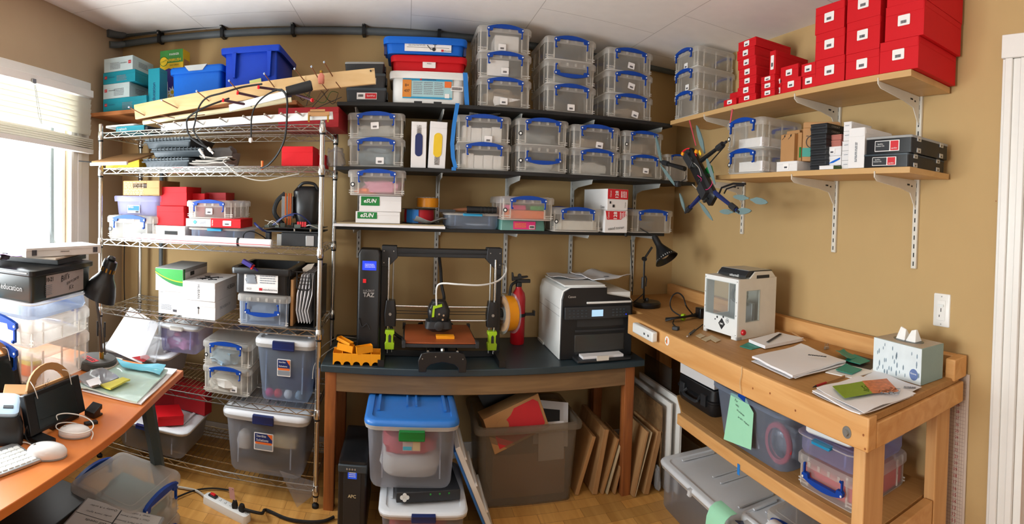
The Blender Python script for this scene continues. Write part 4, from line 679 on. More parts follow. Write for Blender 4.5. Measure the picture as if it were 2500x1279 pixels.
b = B(); b.prism([(.44*w,h+.006),(.50*w,h+.006),(.535*w,.0),(.475*w,.0)], -d/2-.003,-d/2-.001); b.build('tape', 'tape_blue', t); b = B(); [b.cbox((x*w,-d/2+.02,.006),(.04,.01,.012)) for x in (-.14,.12)]; b.build('foot', 'charcoal', t)
cxx, w, _, h = fy(955, 1141, 134, 2.63, zz+.006); t = open_bin('red lidded kit tray between the white and blue bins', (cxx, 2.64+.14, zz+.007), w*1.02, .28, h*.98, 'red_plastic' if False else 'red_card', r=.03, taper=.92, lip=.012); zr = zz+.007+h; b = B(); b.loft([(w*1.0,.27,.03,h*.96),(w*1.0,.27,.03,h)]); b.build('lid', 'red_card', t); p = patch(t, 'label', w*.17, h*.42, (0,-.136,h*.45), 'sticker', r=.003); text(p, 'WeDo', w*.06, (0,-.138,h*.5), 'ink')
cxx, w, _, h = fy(935, 1143, 92, 2.62, zr+.002); d = .30; t = open_bin('blue kit tray with a white cable-car label, top of the bin stack', (cxx, 2.62+d/2, zr+.003), w, d, h, 'blue_bin', r=.03, taper=.9, lip=.014); b = B(); b.loft([(w*.99,d*.99,.03,h-.003),(w*.98,d*.98,.03,h+.003)]); b.build('lid', 'blue_bin', t)
yy = -d/2+.009; p = patch(t, 'kit_label', w*.55, h*.55, (.03*w, yy, h*.42), 'sticker'); patch(p, 'logo', .012, .010, (.2*w, yy-.001, h*.24), 'red_ink'); text(p, 'education', w*.09, (.262*w, yy-.001, h*.24), 'ink'); lines(p, 'print', 3, w*.2, h*.18, (-.1*w, yy, h*.56), 'grey_ink'); b = B(); b.tube([(-.22*w,yy-.001,h*.40),(.28*w,yy-.001,h*.40)], .0008, 4); b.lathe([(.009,-.001),(.009,.001)], 12, (.10*w,yy-.001,h*.3),'y'); b.tube([(.02*w,yy-.001,h*.55),(.06*w,yy-.001,h*.3),(.11*w,yy-.001,h*.32),(.11*w,yy-.001,h*.62)], .0022, 4); b.cbox((.11*w,yy-.001,h*.62),(.02,.001,.005)); b.build('picture', 'charcoal', p)
b = B(); b.cbox((-w/2+.012,-d/2+.05,h*.45),(.014,.03,h*.9)); b.cbox((w/2-.012,-d/2+.05,h*.45),(.014,.03,h*.8)); b.build('clip', 'navy', t)
# ---- middle row
sD = stack([('clear blue-handled box at the bottom left of the middle black shelf', 338, dict(stick=(.07,.22))), ('clear blue-handled box above it at the far left of the middle shelf', 275, dict(stick=(-.02,.5,4)))], 847, 989, E2, 2.61)
sE = stack([('clear blue-handled box right of the blue tape, with white cartons, lower one', 350, {}), ('clear blue-handled box packed with white cartons, right of the blue tape, upper', 282, dict(stick=(.08,.15)))], 1113, 1250, E2, 2.61)
sF = stack([('clear box with badge and lowered blue handle on the middle shelf', 356, dict(badge=True, handle='down')), ('clear box with badge above the box with the lowered handle', 291, dict(badge=True))], 1260, 1391, E2, 2.61)
sG = stack([('clear blue-handled box of pale bags, lower one left of the drone', 366, {}), ('clear blue-handled box with a tilted barcode, upper one left of the drone', 307, dict(stick=(.06,.2,-6)))], 1396, 1517, E2, 2.61)
sH = stack([('clear blue-handled box with barcode right behind the drone propeller, lower', 380, dict(stick=(.05,.35,-4))), ('clear badged box right behind the drone propeller, upper', 322, dict(badge=True))], 1522, 1622, E2, 2.61)
t, h = rubY('clear box at the right end of the middle shelf, behind the drone', 1628, 1684, 378, E2, 2.60, .34, group=GR)
cin(sD[0], 'white_bag', 'whitish bag inside the bottom left box of the middle shelf', 'bag', 'lumpy_blue', 0, .22, .7, 3); cin(sD[1], 'white_bag', 'crumpled whitish bag inside the upper left box of the middle shelf', 'bag', 'lumpy_white', .01, .22, .65, 5)
for j, st in enumerate((sE[0], sE[1])):
    t, z, h = st; rd = random.Random(j); x = -.105; k = 0
    while x < .09:
        ww = rd.uniform(.04,.06); b = B(); b.box(0, ww-.002, -.15, .0, 0, h*rd.uniform(.48,.6)); b.box(.004,ww-.006,-.151,-.15,h*.1,h*.4); o = b.build('small_carton', 'white_card', None, .001); o.location = (t.location.x+x, t.location.y, t.location.z+.006); tag(o, 'small white carton packed inside the %s box right of the blue tape' % ('lower','upper')[j], 'box', 'small white cartons inside the %s taped-side box' % ('lower','upper')[j]); x += ww
cin(sF[0], 'orange_bits', 'grey bag with orange bits inside the box with the lowered handle', 'bag', 'lumpy_white', .02, .2, .5, 7); cin(sF[1], 'grey_bag', 'grey bag inside the badged box above the lowered handle', 'bag', 'lumpy_grey', 0, .22, .6, 8)
cin(sG[0], 'pale_bags', 'pale bags inside the lower box left of the drone', 'bags', 'lumpy_white', 0, .2, .6, 9); cin(sG[1], 'tan_bags', 'tan bags inside the upper box left of the drone', 'bags', 'lumpy_tan', 0, .19, .55, 10); cin(sH[0], 'brown_roll', 'brown bundle inside the lower box behind the propeller', 'bundle', 'lumpy_tan', .02, .16, .6, 12); cin(sH[1], 'tan_roll', 'tan bundle inside the upper box behind the propeller', 'bundle', 'lumpy_tan', .02, .16, .6, 14)
for i, (xl, xr_, yt, m, lb) in enumerate([(1005,1042,297,'arm_blue','tall white filament carton with an oval window showing blue'),(1047,1089,297,'yellow','tall white filament carton with an oval window showing yellow')]):
    cxx, w, _, h = fy(xl, xr_, yt, 2.62, E2); t = carton(lb, (cxx, 2.62+.1, E2), w, .2, h, 0, 'white_card', 'filament cartons with oval windows', rot=(0,0,0) if i == 0 else (0,2,0))
    b = B(); P = [(w*.26*math.cos(a)*.95, h*.5+(.035*math.copysign(1, math.sin(a)) if abs(math.sin(a)) > .01 else 0)+w*.26*math.sin(a)) for a in [R(k*15+.01) for k in range(24)]]; b.prism(P, -.1022, -.100); wd = b.build('window', m, t)
    zt = .2 if i == 0 else .8; lines(t, 'print', 6, h*.25, w*.3, (0,-.1006,h*(1-zt)), 'ink', roll=90, seed=i)
# blue tape strip hanging beside
b = B(); P = [pY(x, y, 2.59) for (x, y) in [(1117,252),(1109,300),(1104,350),(1106,385),(1112,409)]]; V = []
for p in P: V += [(p.x-.010, p.y, p.z), (p.x+.010, p.y, p.z), (p.x+.010, p.y+.001, p.z), (p.x-.010, p.y+.001, p.z)]
b.rings([V[i*4:i*4+4] for i in range(len(P))]); o = b.build('tape_strip', 'tape_blue', None); tag(o, 'long blue masking tape strip hanging from the uppermost black shelf', 'tape')
b = B(); p = pY(1108, 412, 2.597); b.box(p.x-.011, p.x+.011, p.y, p.y+.001, p.z-.008, p.z+.008); o = b.build('tape_patch', 'tape_blue', None); tag(o, 'small square of blue tape on the edge of the middle shelf', 'tape')
b = B(); b.sheet(.16, .16, curl=.02, t=.002); o = b.build('clear_film', 'bag_clear', None); o.location = (sE[1][0].location.x+.01, 2.74, sE[1][1]+.002); tag(o, 'crinkled clear film lying on the white-carton box', 'film')
# ---- lowest row
pz = E3; t = T('paper_stack', 'ragged stack of white cardboard sheets under the filament cartons', 'cardboard', (pY(950,560,2.6).x, 2.76, pz)); w = pY(1086,560,2.57).x-pY(812,560,2.57).x
b = B(); b.sheet(w, .36, (0,0,0), 0, .012, .0); b.build('sheet', 'paper', t); b = B(); b.sheet(w*.97, .34, (.01,.01,.0125), -2, .004, .0); b.build('sheet', 'kraft_pale', t); PZ_ = pz+.018
b = B(); b.sheet(.16, .12, (w*.36,-.08,.017), 12, .0015, .03, 3); b.build('curled_sheet', 'lumpy_grey', t)
cxx, w, _, h1 = fy(867, 976, 517, 2.60, PZ_); t = carton('white filament carton with green brand label, lower of two', (cxx, 2.60+.11, PZ_), w, .2, h1, 1, 'white_card', 'white filament cartons with green labels'); g1 = t, w, h1
cxx, w2, _, h2 = fy(877, 980, 479, 2.60, PZ_+h1); t2 = carton('white filament carton with green brand label, under the blue-handled box', (cxx, 2.60+.11, PZ_+h1+.001), w2, .2, h2, 0, 'white_card', 'white filament cartons with green labels')
for (tt, ww, hh) in ((t, w, h1), (t2, w2, h2)):
    p = patch(tt, 'brand_label', ww*.44, hh*.58, (-.24*ww,-.1017,hh*.66), 'green_dark', r=.002); text(p, 'eSUN', ww*.3, (-.24*ww,-.103,hh*.68), 'white_ink', shear=.25, bold=.02)
J, hJ = rubY('deep clear blue-handled box of pink and orange packs on the filament cartons', 848, 991, 415, PZ_+h1+h2+.003, 2.56, .36, group=GR, badge=True); inside('pink_packs', 'pink and white packs inside the deep box on the filament cartons', 'packs', (J.location.x+.03, 2.68, J.location.z+.006), (.2,.2,hJ*.6), 'lumpy_pink', 5); inside('orange_pack', 'orange pack inside the deep box on the filament cartons', 'pack', (J.location.x-.05, 2.66, J.location.z+.006), (.12,.16,.03), 'orange_paint', 6)
def spool(t, r, w, m, axis='z', c=(0,0,0), fl='bag_clear', hub='charcoal'):
    for s in (-1, 1):
        b = B(); b.lathe([(.028,s*w/2-.0015),(r,s*w/2-.0015),(r,s*w/2+.0015),(.028,s*w/2+.0015)], 40, c, axis, cap=False); b.build('flange', fl, t)
    b = B(); b.lathe([(r*.5,-w/2+.002),(r*.86,-w/2+.002),(r*.88,0),(r*.86,w/2-.002),(r*.5,w/2-.002)], 40, c, axis, cap=False); b.build('filament', m, t)
    b = B(); b.lathe([(.026,-w/2),(.030,-w/2),(.030,w/2),(.026,w/2)], 24, c, axis, cap=False); b.build('hub', hub, t)
p0 = pY(1023, 540, 2.74); t = T('filament_spool', 'red filament spool lying flat with a strip of blue tape', 'spool', (p0.x, 2.76, PZ_+.036)); spool(t, .090, .068, 'filament_red', fl='black_plastic'); b = B()
for k in range(6): a = R(222+k*8); b.cbox((.082*math.cos(a), .082*math.sin(a), 0), (.003,.013,.066), (0,0,math.degrees(a)))
b.build('tape', 'tape_blue', t)
t = T('filament_spool', 'clear spool with a thin orange ring of filament on the red one', 'spool', (p0.x+.045, 2.78, PZ_+.074+.03)); spool(t, .066, .05, 'orange', fl='bag_clear', hub='bag_clear'); b = B(); [b.cyl((.05*math.cos(R(a)),.05*math.sin(R(a)),-.022),(.05*math.cos(R(a)),.05*math.sin(R(a)),.024),.003,n=6) for a in range(200,340,20)]; b.build('spoke', 'rub_rib', t)
cxx, w, _, h = fy(1084, 1223, 521, 2.64, E3); t = latch_bin('low clear box with teal latch holding a white dish, lowest black shelf', (cxx, 2.64+.14, E3), w, .28, h, body='blue_clear', lid='rub_frost', latch='latch_teal', taper=.93, group='low clear boxes with teal latches', lat_w=.34); b = B(); b.lathe([(.02,.004),(.07,.012),(.075,.018),(.02,.008)], 24); o = b.build('dish', 'white_plastic', None); o.location = (cxx+.04, 2.74, E3+.006); tag(o, 'white shallow dish inside the low teal-latched box', 'dish'); zl = E3+h
t = T('hand_tool', 'black handheld tool with ribbed handle lying on the teal-latched box', 'tool', (0,0,0)); A = pY(1212,515,2.66); A.z = zl+.018; Cc = A+Vector((-.155,0,0)); b = B(); b.cyl(A, Cc, .0155, .017, 14); b.build('handle', 'black_rubber', t); b = B(); [b.cyl(A+Vector((-.02-.02*k,0,0)), A+Vector((-.024-.02*k,0,0)), .0175, n=14) for k in range(4)]; b.build('grip_ring', 'charcoal', t); b = B(); b.cyl(Cc, Cc+Vector((-.07,0,-.004)), .010, .006, 10); b.build('shaft', 'pegs', t); b = B(); b.cbox(Cc+Vector((-.10,0,-.009)), (.08,.03,.014)); b.build('blade_guard', 'charcoal', t)
# tall box over teal pack
cxx, w, _, h = fy(1224, 1333, 538, 2.60, E3); w = w; t = T('shrink_pack', 'teal shrink-wrapped pack with a magenta label under a clear box', 'pack', (cxx, 2.62+.14, E3)); b = B(); b.loft([(w,.28,.008,0),(w*1.0,.28,.01,h*.5),(w*.98,.27,.01,h-.001)]); b.build('body', mat('teal_pack','5a8a80',.35), t); p = patch(t, 'label', w*.5, h*.78, (.03*w,-.1412,h*.5), 'pink'); lines(p, 'print', 4, w*.26, h*.5, (-.06*w,-.1415,h*.5), 'orange'); st = patch(p, 'sticker', w*.12, h*.34, (.2*w,-.1425,h*.35), 'sticker'); bars(st, w*.1, h*.22, (.2*w,-.143,h*.35)); hp = h
L1, hL = rubY('wide clear badged box with orange and green packs above the shrink pack', 1222, 1356, 481, E3+hp+.001, 2.56, .36, group=GR, badge=True)
for (x, z0, ww, hh, m, lb) in ((.0,.006,.2,.042,'orange_paint','orange pack low inside the wide box above the shrink pack'),(.06,.05,.08,.02,'green','green pack inside the wide box above the shrink pack'),(-.05,.05,.09,.022,'pink','magenta pack inside the wide box above the shrink pack')):
    b = B(); b.box(-ww/2,ww/2,-.15,.05,0,hh); o = b.build('soft_pack', m, None, .004); o.location = (L1.location.x+x, L1.location.y, L1.location.z+z0); tag(o, lb, 'pack')
N1, hN = rubY('clear badged box holding a white ream, beside the toner cartons', 1348, 1472, 508, E3, 2.58, .34, group=GR, badge=True); b = B(); b.box(-.1,.11,-.15,.12,0,.046); o = b.build('paper_ream', 'lumpy_white', None, .002); o.location = (N1.location.x, N1.location.y, E3+.008); tag(o, 'white ream inside the badged box beside the toner cartons', 'paper')
O1, hO = rubY('clear blue-handled box of coiled cord at the right end, lowest shelf', 1540, 1646, 513, E3, 2.60, .34, group=GR); b = B(); b.spline([(.06*math.cos(k*.9)*(.6+.1*(k%3)), .05*math.sin(k*.9)+.0, .02+.006*k) for k in range(10)], .004, 6); o = b.build('cord_coil', 'lumpy_grey', None); o.location = (O1.location.x+.01, O1.location.y-.06, E3+.004); tag(o, 'coiled grey cord inside the right-end box of the lowest shelf', 'cord')
cxx, w, _, h1 = fy(1480, 1535, 514, 2.56, E3); t1 = carton('torn white toner carton with red label, lower of the two', (cxx, 2.57+.16, E3), w, .31, h1, 0, 'white_card', 'red and white toner cartons'); cxx, w2, _, h2 = fy(1479, 1531, 462, 2.57, E3+h1); t2 = carton('clean white toner carton with red upper label, upper of the two', (cxx, 2.57+.16, E3+h1+.001), w2, .31, h2, 4, 'white_card', 'red and white toner cartons')
for k, (tt, ww, hh) in enumerate(((t1, w, h1), (t2, w2, h2))):
    yy = -.1568
    if k: p = patch(tt, 'red_label', ww*.99, hh*.47, (0,yy,hh*.76), 'red_ink'); zz = hh*.76
    else:
        b = B(); b.prism([(-.49*ww,hh*.97),(.4*ww,hh*.97),(.44*ww,hh*.78),(.2*ww,hh*.60),(-.42*ww,hh*.58)], yy-.0006, yy+.0006); p = b.build('red_label', 'red_ink', tt); zz = hh*.78
    text(p, '128', hh*.32, (-.06*ww, yy-.0012, zz), 'white_ink', roll=90, bold=.02); text(p, 'Canon', hh*.3, (-.36*ww, yy-.0012, zz), 'white_ink', roll=90); lines(p, 'print', 4, hh*.3, ww*.3, (.28*ww, yy-.0004, zz), 'white_ink', roll=90, seed=k)
    if k: text(tt, 'Canon', hh*.26, (.36*ww, yy-.0012, hh*.26), 'ink', roll=90); patch(tt, 'arrow_mark', .008, .012, (-.36*ww, yy, hh*.36), 'ink'); patch(tt, 'spec_mark', .012, .014, (-.2*ww, yy, hh*.2), 'ink')
    else: text(tt, 'used toner', ww*.72, (.0, yy-.0012, hh*.22), 'ink', shear=.3, roll=6)
    text(tt, 'Canon', .05, (-ww/2-.0012, -.10, hh*.14), 'ink', 'left')
b = B(); b.lathe([(.001,0),(.009,.004),(.010,.014),(.006,.024),(.001,.026)], 12); o = b.build('cord_switch', 'black_rubber', None); o.location = pY(1528,578,2.63); tag(o, 'small black cord switch hanging under the lowest black shelf', 'switch')
# ================================================================== black-topped work table
TZ = 1.42-.743; TX0, TX1, TY0, TY1 = -.385, 1.215, 2.405, 2.975
t = T('work_table', 'long wooden work table with a thick matt black top', 'table', ((TX0+TX1)/2, (TY0+TY1)/2, 0)); w = TX1-TX0; d = TY1-TY0
b = B(); b.box(-w/2, w/2, -d/2, d/2, TZ-.032, TZ); b.build('tabletop', 'table_black', t, .004)
b = B(); b.box(-w/2+.06, w/2-.08, -d/2+.03, -d/2+.052, TZ-.125, TZ-.033); b.build('apron', 'table_wood', t, .002); b = B(); b.box(-w/2+.06, w/2-.08, d/2-.07, d/2-.05, TZ-.125, TZ-.033); b.build('apron', 'table_wood', t, .002)
for x in (-w/2+.045, w/2-.07):
    b = B(); b.box(x-.01, x+.012, -d/2+.05, d/2-.06, TZ-.125, TZ-.033); b.build('apron', 'table_wood', t, .002)
    for y in (-d/2+.055, d/2-.075): b = B(); b.loft([(.05,.05,.004,0),(.055,.055,.004,TZ-.033)], cx=x, cy=y); b.build('leg', 'table_leg_wood', t)
TT = TZ+.001
# ------------------------------------------------------------------ large 3D printer
Y = 2.62; p0 = pY(927, 866, Y); p1 = pY(1216, 866, Y); x0, x1 = p0.x, p1.x; zt = pY(1070, 604, Y).z-TT; cxp = (x0+x1)/2
t = T('desktop_3d_printer', 'large black desktop 3D printer with open square frame and control tower', '3D printer', (cxp, Y, TT)); a, c = x0-cxp, x1-cxp
b = B(); e = .03
b.box(a, a+e, -.03,.03, 0, zt); b.build('upright', 'black_plastic', t, .002); b = B(); b.box(c-e, c, -.03,.03, 0, zt); b.build('upright', 'black_plastic', t, .002); b = B(); b.box(a, c, -.03,.03, zt-.045, zt-.006); b.box(a+.08,c-.06,-.034,-.03,zt-.028,zt-.022); b.build('top_beam', 'black_plastic', t, .002)
for s, x in ((1, a), (-1, c)):
    b = B(); b.prism([(x, zt+.004),(x+s*.075, zt+.004),(x+s*.08, zt-.05),(x+s*.035, zt-.095),(x, zt-.095)], -.036, .036); b.build('corner_bracket', 'charcoal', t, .002)
    bb = B(); [bb.cyl((x+s*q[0],-.039,zt-q[1]),(x+s*q[0],-.035,zt-q[1]),.003,n=8) for q in ((.012,.02),(.012,.075),(.06,.02))]; o = bb.build('bolt', 'dull_steel', t)
b = B(); b.box(a, c, -.02,.02, .0,.03); b.box(a+.0, a+.03, -.2,.2, 0,.03); b.box(c-.03, c, -.2,.2, 0,.03); b.build('base_frame', 'black_plastic', t, .002)
tw = pY(874, 730, 2.58).x-cxp; b = B(); b.loft([(a-tw,.13,.012,.0),(a-tw,.13,.012,zt-.03),(a-tw-.02,.12,.012,zt-.012)], cx=(a+tw)/2, cy=-.02); tower = b.build('control_tower', 'black_plastic', t); mx = (a+tw)/2; yy = -.086
sc_ = pY(902,648,2.54).z-TT; p = patch(tower, 'display', .068, .042, (mx, yy, sc_), 'screen_blue'); lines(p, 'display_text', 3, .05, .02, (mx+.003, yy-.0005, sc_), 'white_ink', seed=3); bk = pY(888,685,2.54).z-TT
patch(tower, 'power_button', .016, .018, (mx-.022, yy-.001, bk), 'led_red', t=.002); text(tower, 'LULZBOT', .055, (mx, yy, pY(900,709,2.54).z-TT), 'silver'); text(tower, 'TAZ', .055, (mx, yy, pY(900,719,2.54).z-TT), 'silver', bold=.03)
b = B()
for k in range(6): b.box(mx-.04, mx+.04, yy-.0012, yy, .03+k*.006, .033+k*.006)
b.build('vent', 'charcoal', tower); b = B(); b.spline([(mx-.045,yy-.002,.19),(mx-.03,yy-.002,.15),(mx-.005,yy-.002,.165),(mx+.01,yy-.002,.14)], .003, 5); b.build('emblem', 'charcoal', tower)
zr1, zr2 = pY(1000, 744, Y).z-TT, pY(1000, 777, Y).z-TT
for z in (zr1, zr2): b = B(); b.cyl((a+.035,-.035,z),(c-.035,-.035,z),.005,n=10); b.build('rail', 'chrome', t)
for z in (zr1-.025, zr1-.038): b = B(); b.box(a+.04,c-.04,-.025,-.02,z-.001,z+.001); b.build('belt', 'black_rubber', t)
for s, x in ((1, a+.05), (-1, c-.045)):
    b = B(); b.cyl((x-s*.012,-.04,.02),(x-s*.012,-.04,zt-.05),.0055,n=10); b.build('vertical_rod', 'chrome', t)
    b = B(); b.cyl((x+s*.010,-.025,.02),(x+s*.010,-.025,zt-.05),.004,n=8); b.build('lead_screw', 'dull_steel', t)
    b = B(); b.loft([(.055,.05,.006,zr2-.025),(.062,.055,.008,(zr1+zr2)/2),(.045,.05,.006,zr1+.03)], cx=x, cy=-.045); b.build('rod_carriage', 'black_plastic', t); b = B(); b.cyl((x,-.077,(zr1+zr2)/2),(x,-.071,(zr1+zr2)/2),.007,n=12); b.build('bolt', 'dull_steel', t)
    b = B(); b.prism([(x-.022,.045),(x+.022,.045),(x+.024,.075),(x+.018,.08),(x+.018,.115),(x+.024,.12),(x+.022,.135),(x-.022,.135),(x-.024,.12),(x-.018,.115),(x-.018,.08),(x-.024,.075)], -.075,-.035); mo = b.build('motor_mount', 'lime', t, .002); b = B(); b.prism([(x-.006,.08),(x+.007,.08),(x+.007,.11),(x,.118),(x-.006,.11)], -.077,-.074); b.build('mount_opening', 'slot', mo)
# moving bed: front at y about 2.38
by0 = 2.385-Y; bx0, bx1 = pZ(988,838,TT+.123).x-cxp, pZ(1163,838,TT+.123).x-cxp; by1 = 2.74-Y; bz = .118
b = B(); b.box(bx0, bx1, by0, by1, bz, bz+.006); b.build('bed_plate', 'copper_bed', t, .001); b = B(); b.box(bx0-.008, bx1+.008, by0-.008, by1+.008, bz-.014, bz-.001); b.box(bx0-.012,bx0+.004,by0-.012,by0+.02,bz-.016,bz+.012); b.box(bx1-.004,bx1+.012,by0-.012,by0+.02,bz-.016,bz+.012); b.box(bx0-.012,bx0+.004,by1-.02,by1+.012,bz-.016,bz+.012); b.box(bx1-.004,bx1+.012,by1-.02,by1+.012,bz-.016,bz+.012); b.build('bed_frame', 'charcoal', t, .001)
b = B(); b.box(bx0-.0125,bx0-.0115,by0+.03,by0+.09,bz-.012,bz+.006); b.build('bed_clip', 'silver', t)
mxb = (bx0+bx1)/2; pr = pZ(1087, 822, TT+.13); b = B(); w2 = .043; b.box(pr.x-cxp-w2, pr.x-cxp+w2, pr.y-Y-.02, pr.y-Y+.03, bz+.006, bz+.016); b.box(pr.x-cxp-w2, pr.x-cxp+w2, pr.y-Y-.02, pr.y-Y-.017, bz+.016, bz+.02); o = b.build('printed_part', 'orange', None, .001); o.location = t.location; tag(o, 'orange part still being printed on the copper-coloured bed', 'printed part')
fx0, fx1 = pY(1022,885,2.38).x-cxp, pY(1137,885,2.38).x-cxp; fy0 = 2.37-Y; m_ = (fx0+fx1)/2; hw = (fx1-fx0)/2; b = B()
P = [(-hw,0),(-hw*.68,0),(-hw*.66,.02),(-hw*.5,.034),(0,.046),(hw*.5,.034),(hw*.66,.02),(hw*.68,0),(hw,0),(hw*1.03,.05),(hw*.9,.082),(hw*.6,.09),(-hw*.6,.09),(-hw*.9,.082),(-hw*1.03,.05)]
b.prism([(m_+x, z) for x, z in P], fy0-.012, fy0+.012); b.build('front_foot', 'black_plastic', t, .003); bb = B(); [bb.cyl((m_+x,fy0-.015,z),(m_+x,fy0-.011,z),.003,n=8) for x, z in ((-hw*.85,.06),(-hw*.3,.07),(hw*.3,.07),(hw*.85,.06))]; bb.build('bolt', 'dull_steel', t)
b = B(); b.prism([(m_+x, z) for x, z in P], .33, .35); b.build('rear_foot', 'black_plastic', t, .003)
for x in (-hw*.62, hw*.62): b = B(); b.cyl((m_+x,fy0,.088),(m_+x,.34,.088),.006,n=10); b.build('slide_rod', 'chrome', t)
b = B(); b.box(m_-.03,m_+.03,fy0,.34,.070,.078); b.build('belt', 'black_rubber', t); b = B(); b.lathe([(.012,-.008),(.016,0),(.012,.008)], 14, (m_, fy0+.02, .09), 'x'); b.build('belt_pulley', 'dull_steel', t)
# tool head
hx0, hx1 = pY(1044, 770, 2.56).x-cxp, pY(1096, 770, 2.56).x-cxp; hm = (hx0+hx1)/2; hz0 = bz+.022; hz1 = pY(1070, 732, 2.56).z-TT; q = (hx1-hx0)/2
b = B(); b.loft([(q*1.5,.08,.02,hz0+.03),(q*2.0,.09,.02,hz0+.07),(q*2.05,.09,.02,hz1-.04),(q*1.3,.07,.02,hz1)], cx=hm, cy=-.07); head = b.build('tool_head', 'black_plastic', t)
b = B(); b.loft([(q*1.2,.05,.01,hz0),(q*2.5,.09,.02,hz0+.018),(q*2.3,.09,.02,hz0+.05)], cx=hm, cy=-.08); b.lathe([(.018,-.006),(.022,-.004),(.022,.002)], 18, (hm,-.125,hz0+.032), 'y'); b.build('fan_duct', 'charcoal', head)
b = B(); b.lathe([(.004,-.004),(.030,-.004),(.030,.004),(.004,.004)], 20, (hm-.01,-.112,hz1-.035), 'y'); [b.cbox((hm-.01+.032*math.cos(k),-.112,hz1-.035+.032*math.sin(k)),(.008,.007,.008),(0,-math.degrees(k),0)) for k in [i*.785 for i in range(8)]]; b.build('gear', 'charcoal', head); b = B(); b.prism([(hm-.035,hz1-.07),(hm-.024,hz1-.068),(hm-.022,hz1-.03),(hm+.014,hz1-.02),(hm+.012,hz1-.008),(hm-.03,hz1-.018)], -.121,-.116); b.build('latch', 'lime', head)
b = B(); [b.cyl((hm+x,-.118,hz0+z),(hm+x,-.112,hz0+z),.005,n=8) for x, z in ((.0,.085),(.022,.08),(.018,.06))]; b.build('screw', 'chrome', head)
o0 = Vector(t.location)
b = B(); b.spline([pY(1066,745,2.5)-o0, pY(1066,705,2.48)-o0, pY(1078,692,2.47)-o0, pY(1120,694,2.45)-o0, pY(1175,696,2.46)-o0, pY(1215,686,2.5)-o0, pY(1235,665,2.56)-o0, pY(1232,646,2.62)-o0, pY(1216,645,2.66)-o0], .0042, 8); b.build('filament_tube', 'white_plastic', t)
b = B(); b.spline([pY(1072,625,2.66)-o0, pY(1076,660,2.68)-o0, pY(1078,695,2.68)-o0, pY(1084,725,2.66)-o0, pY(1082,745,2.6)-o0], .0085, 8); b.spline([pY(950,785,2.6)-o0, pY(962,812,2.58)-o0, pY(990,830,2.6)-o0, pY(1010,835,2.62)-o0], .008, 8); b.build('cable_sleeve', 'black_rubber', t)
b = B(); b.box(c-.005, c+.05, -.015,.015, .19,.23); b.build('spool_arm', 'black_plastic', t, .003)
ps = pY(1237, 765, 2.61); sp_ = T('filament_spool', 'orange filament spool hanging on the right side of the large printer', 'spool', ps); spool(sp_, .098, .062, 'orange', 'x', fl='pane_clear', hub='rub_rib'); sp_.rotation_euler = (0,0,R(16))
# ------------------------------------------------------------------ orange printed rack
p = pZ(868, 892, TT); t = T('printed_dividers', 'orange 3D printed row of five arched compartments at the table corner', 'printed part', (p.x+.003, 2.455, TT), 3); w = .225; n = 5; cw = w/n; b = B()
for k in range(n):
    x = -w/2+k*cw; P = [(x,0),(x+.004,0)]+[(x+cw/2-(cw/2-.006)*math.cos(R(q)), .003+(cw/2-.006)*.8*math.sin(R(q))) for q in range(0,181,20)]+[(x+cw-.004,0),(x+cw,0),(x+cw,.052),(x,.052)]
    b.prism(P, -.03,-.027)
b.box(-w/2,w/2,-.027,.035,.024,.027); b.box(-w/2,w/2,.032,.035,0,.062); [b.box(-w/2+k*cw-(.0015 if k else 0), -w/2+k*cw+(.0015 if k < n else 0), -.027,.035,.0,.056) for k in range(n+1)]; b.build('compartments', 'orange', t, .0006)
for i, (x, y, z, rz, ry, lb) in enumerate([(-.055,0,.066,-10,8,'left tray lying upside down on the orange divider row'),(.035,-.005,.063,20,-6,'right tray tipped on the orange divider row'),(-.06,.02,.096,-28,14,'thin orange tray leaning on top of the left one')]):
    tt = T('printed_tray', 'small orange 3D printed '+lb, 'printed part', (t.location.x+x, t.location.y+y, TT+z), rot=(0,ry,rz), group='loose orange printed trays'); b = B(); ww, dd, hh = .078, .034, .030 if i < 2 else .014; q = .002; b.box(-ww/2,ww/2,-dd/2,dd/2,-q/2,q); b.box(-ww/2,ww/2,-dd/2,-dd/2+q,q,hh); b.box(-ww/2,ww/2,dd/2-q,dd/2,q,hh); b.box(-ww/2,-ww/2+q,-dd/2,dd/2,q,hh); b.box(ww/2-q,ww/2,-dd/2,dd/2,q,hh); b.v = [(a_, b_, c_-.008) for a_, b_, c_ in b.v]; b.build('shell', 'orange', tt)
cable('thin grey cables curving down from the table behind the orange parts', [(-.22,2.80,TT+.02), (-.31,2.66,TT+.03), (-.37,2.6,TT+.015), (-.43,2.52,TT-.03), (-.44,2.5,TT-.1)], .0022, 'cable_grey'); cable('second thin grey cable sweeping across the back left table corner', [(-.2,2.84,TT+.01), (-.33,2.76,TT+.04), (-.40,2.7,TT+.02), (-.45,2.62,TT-.02)], .0022, 'cable_grey')
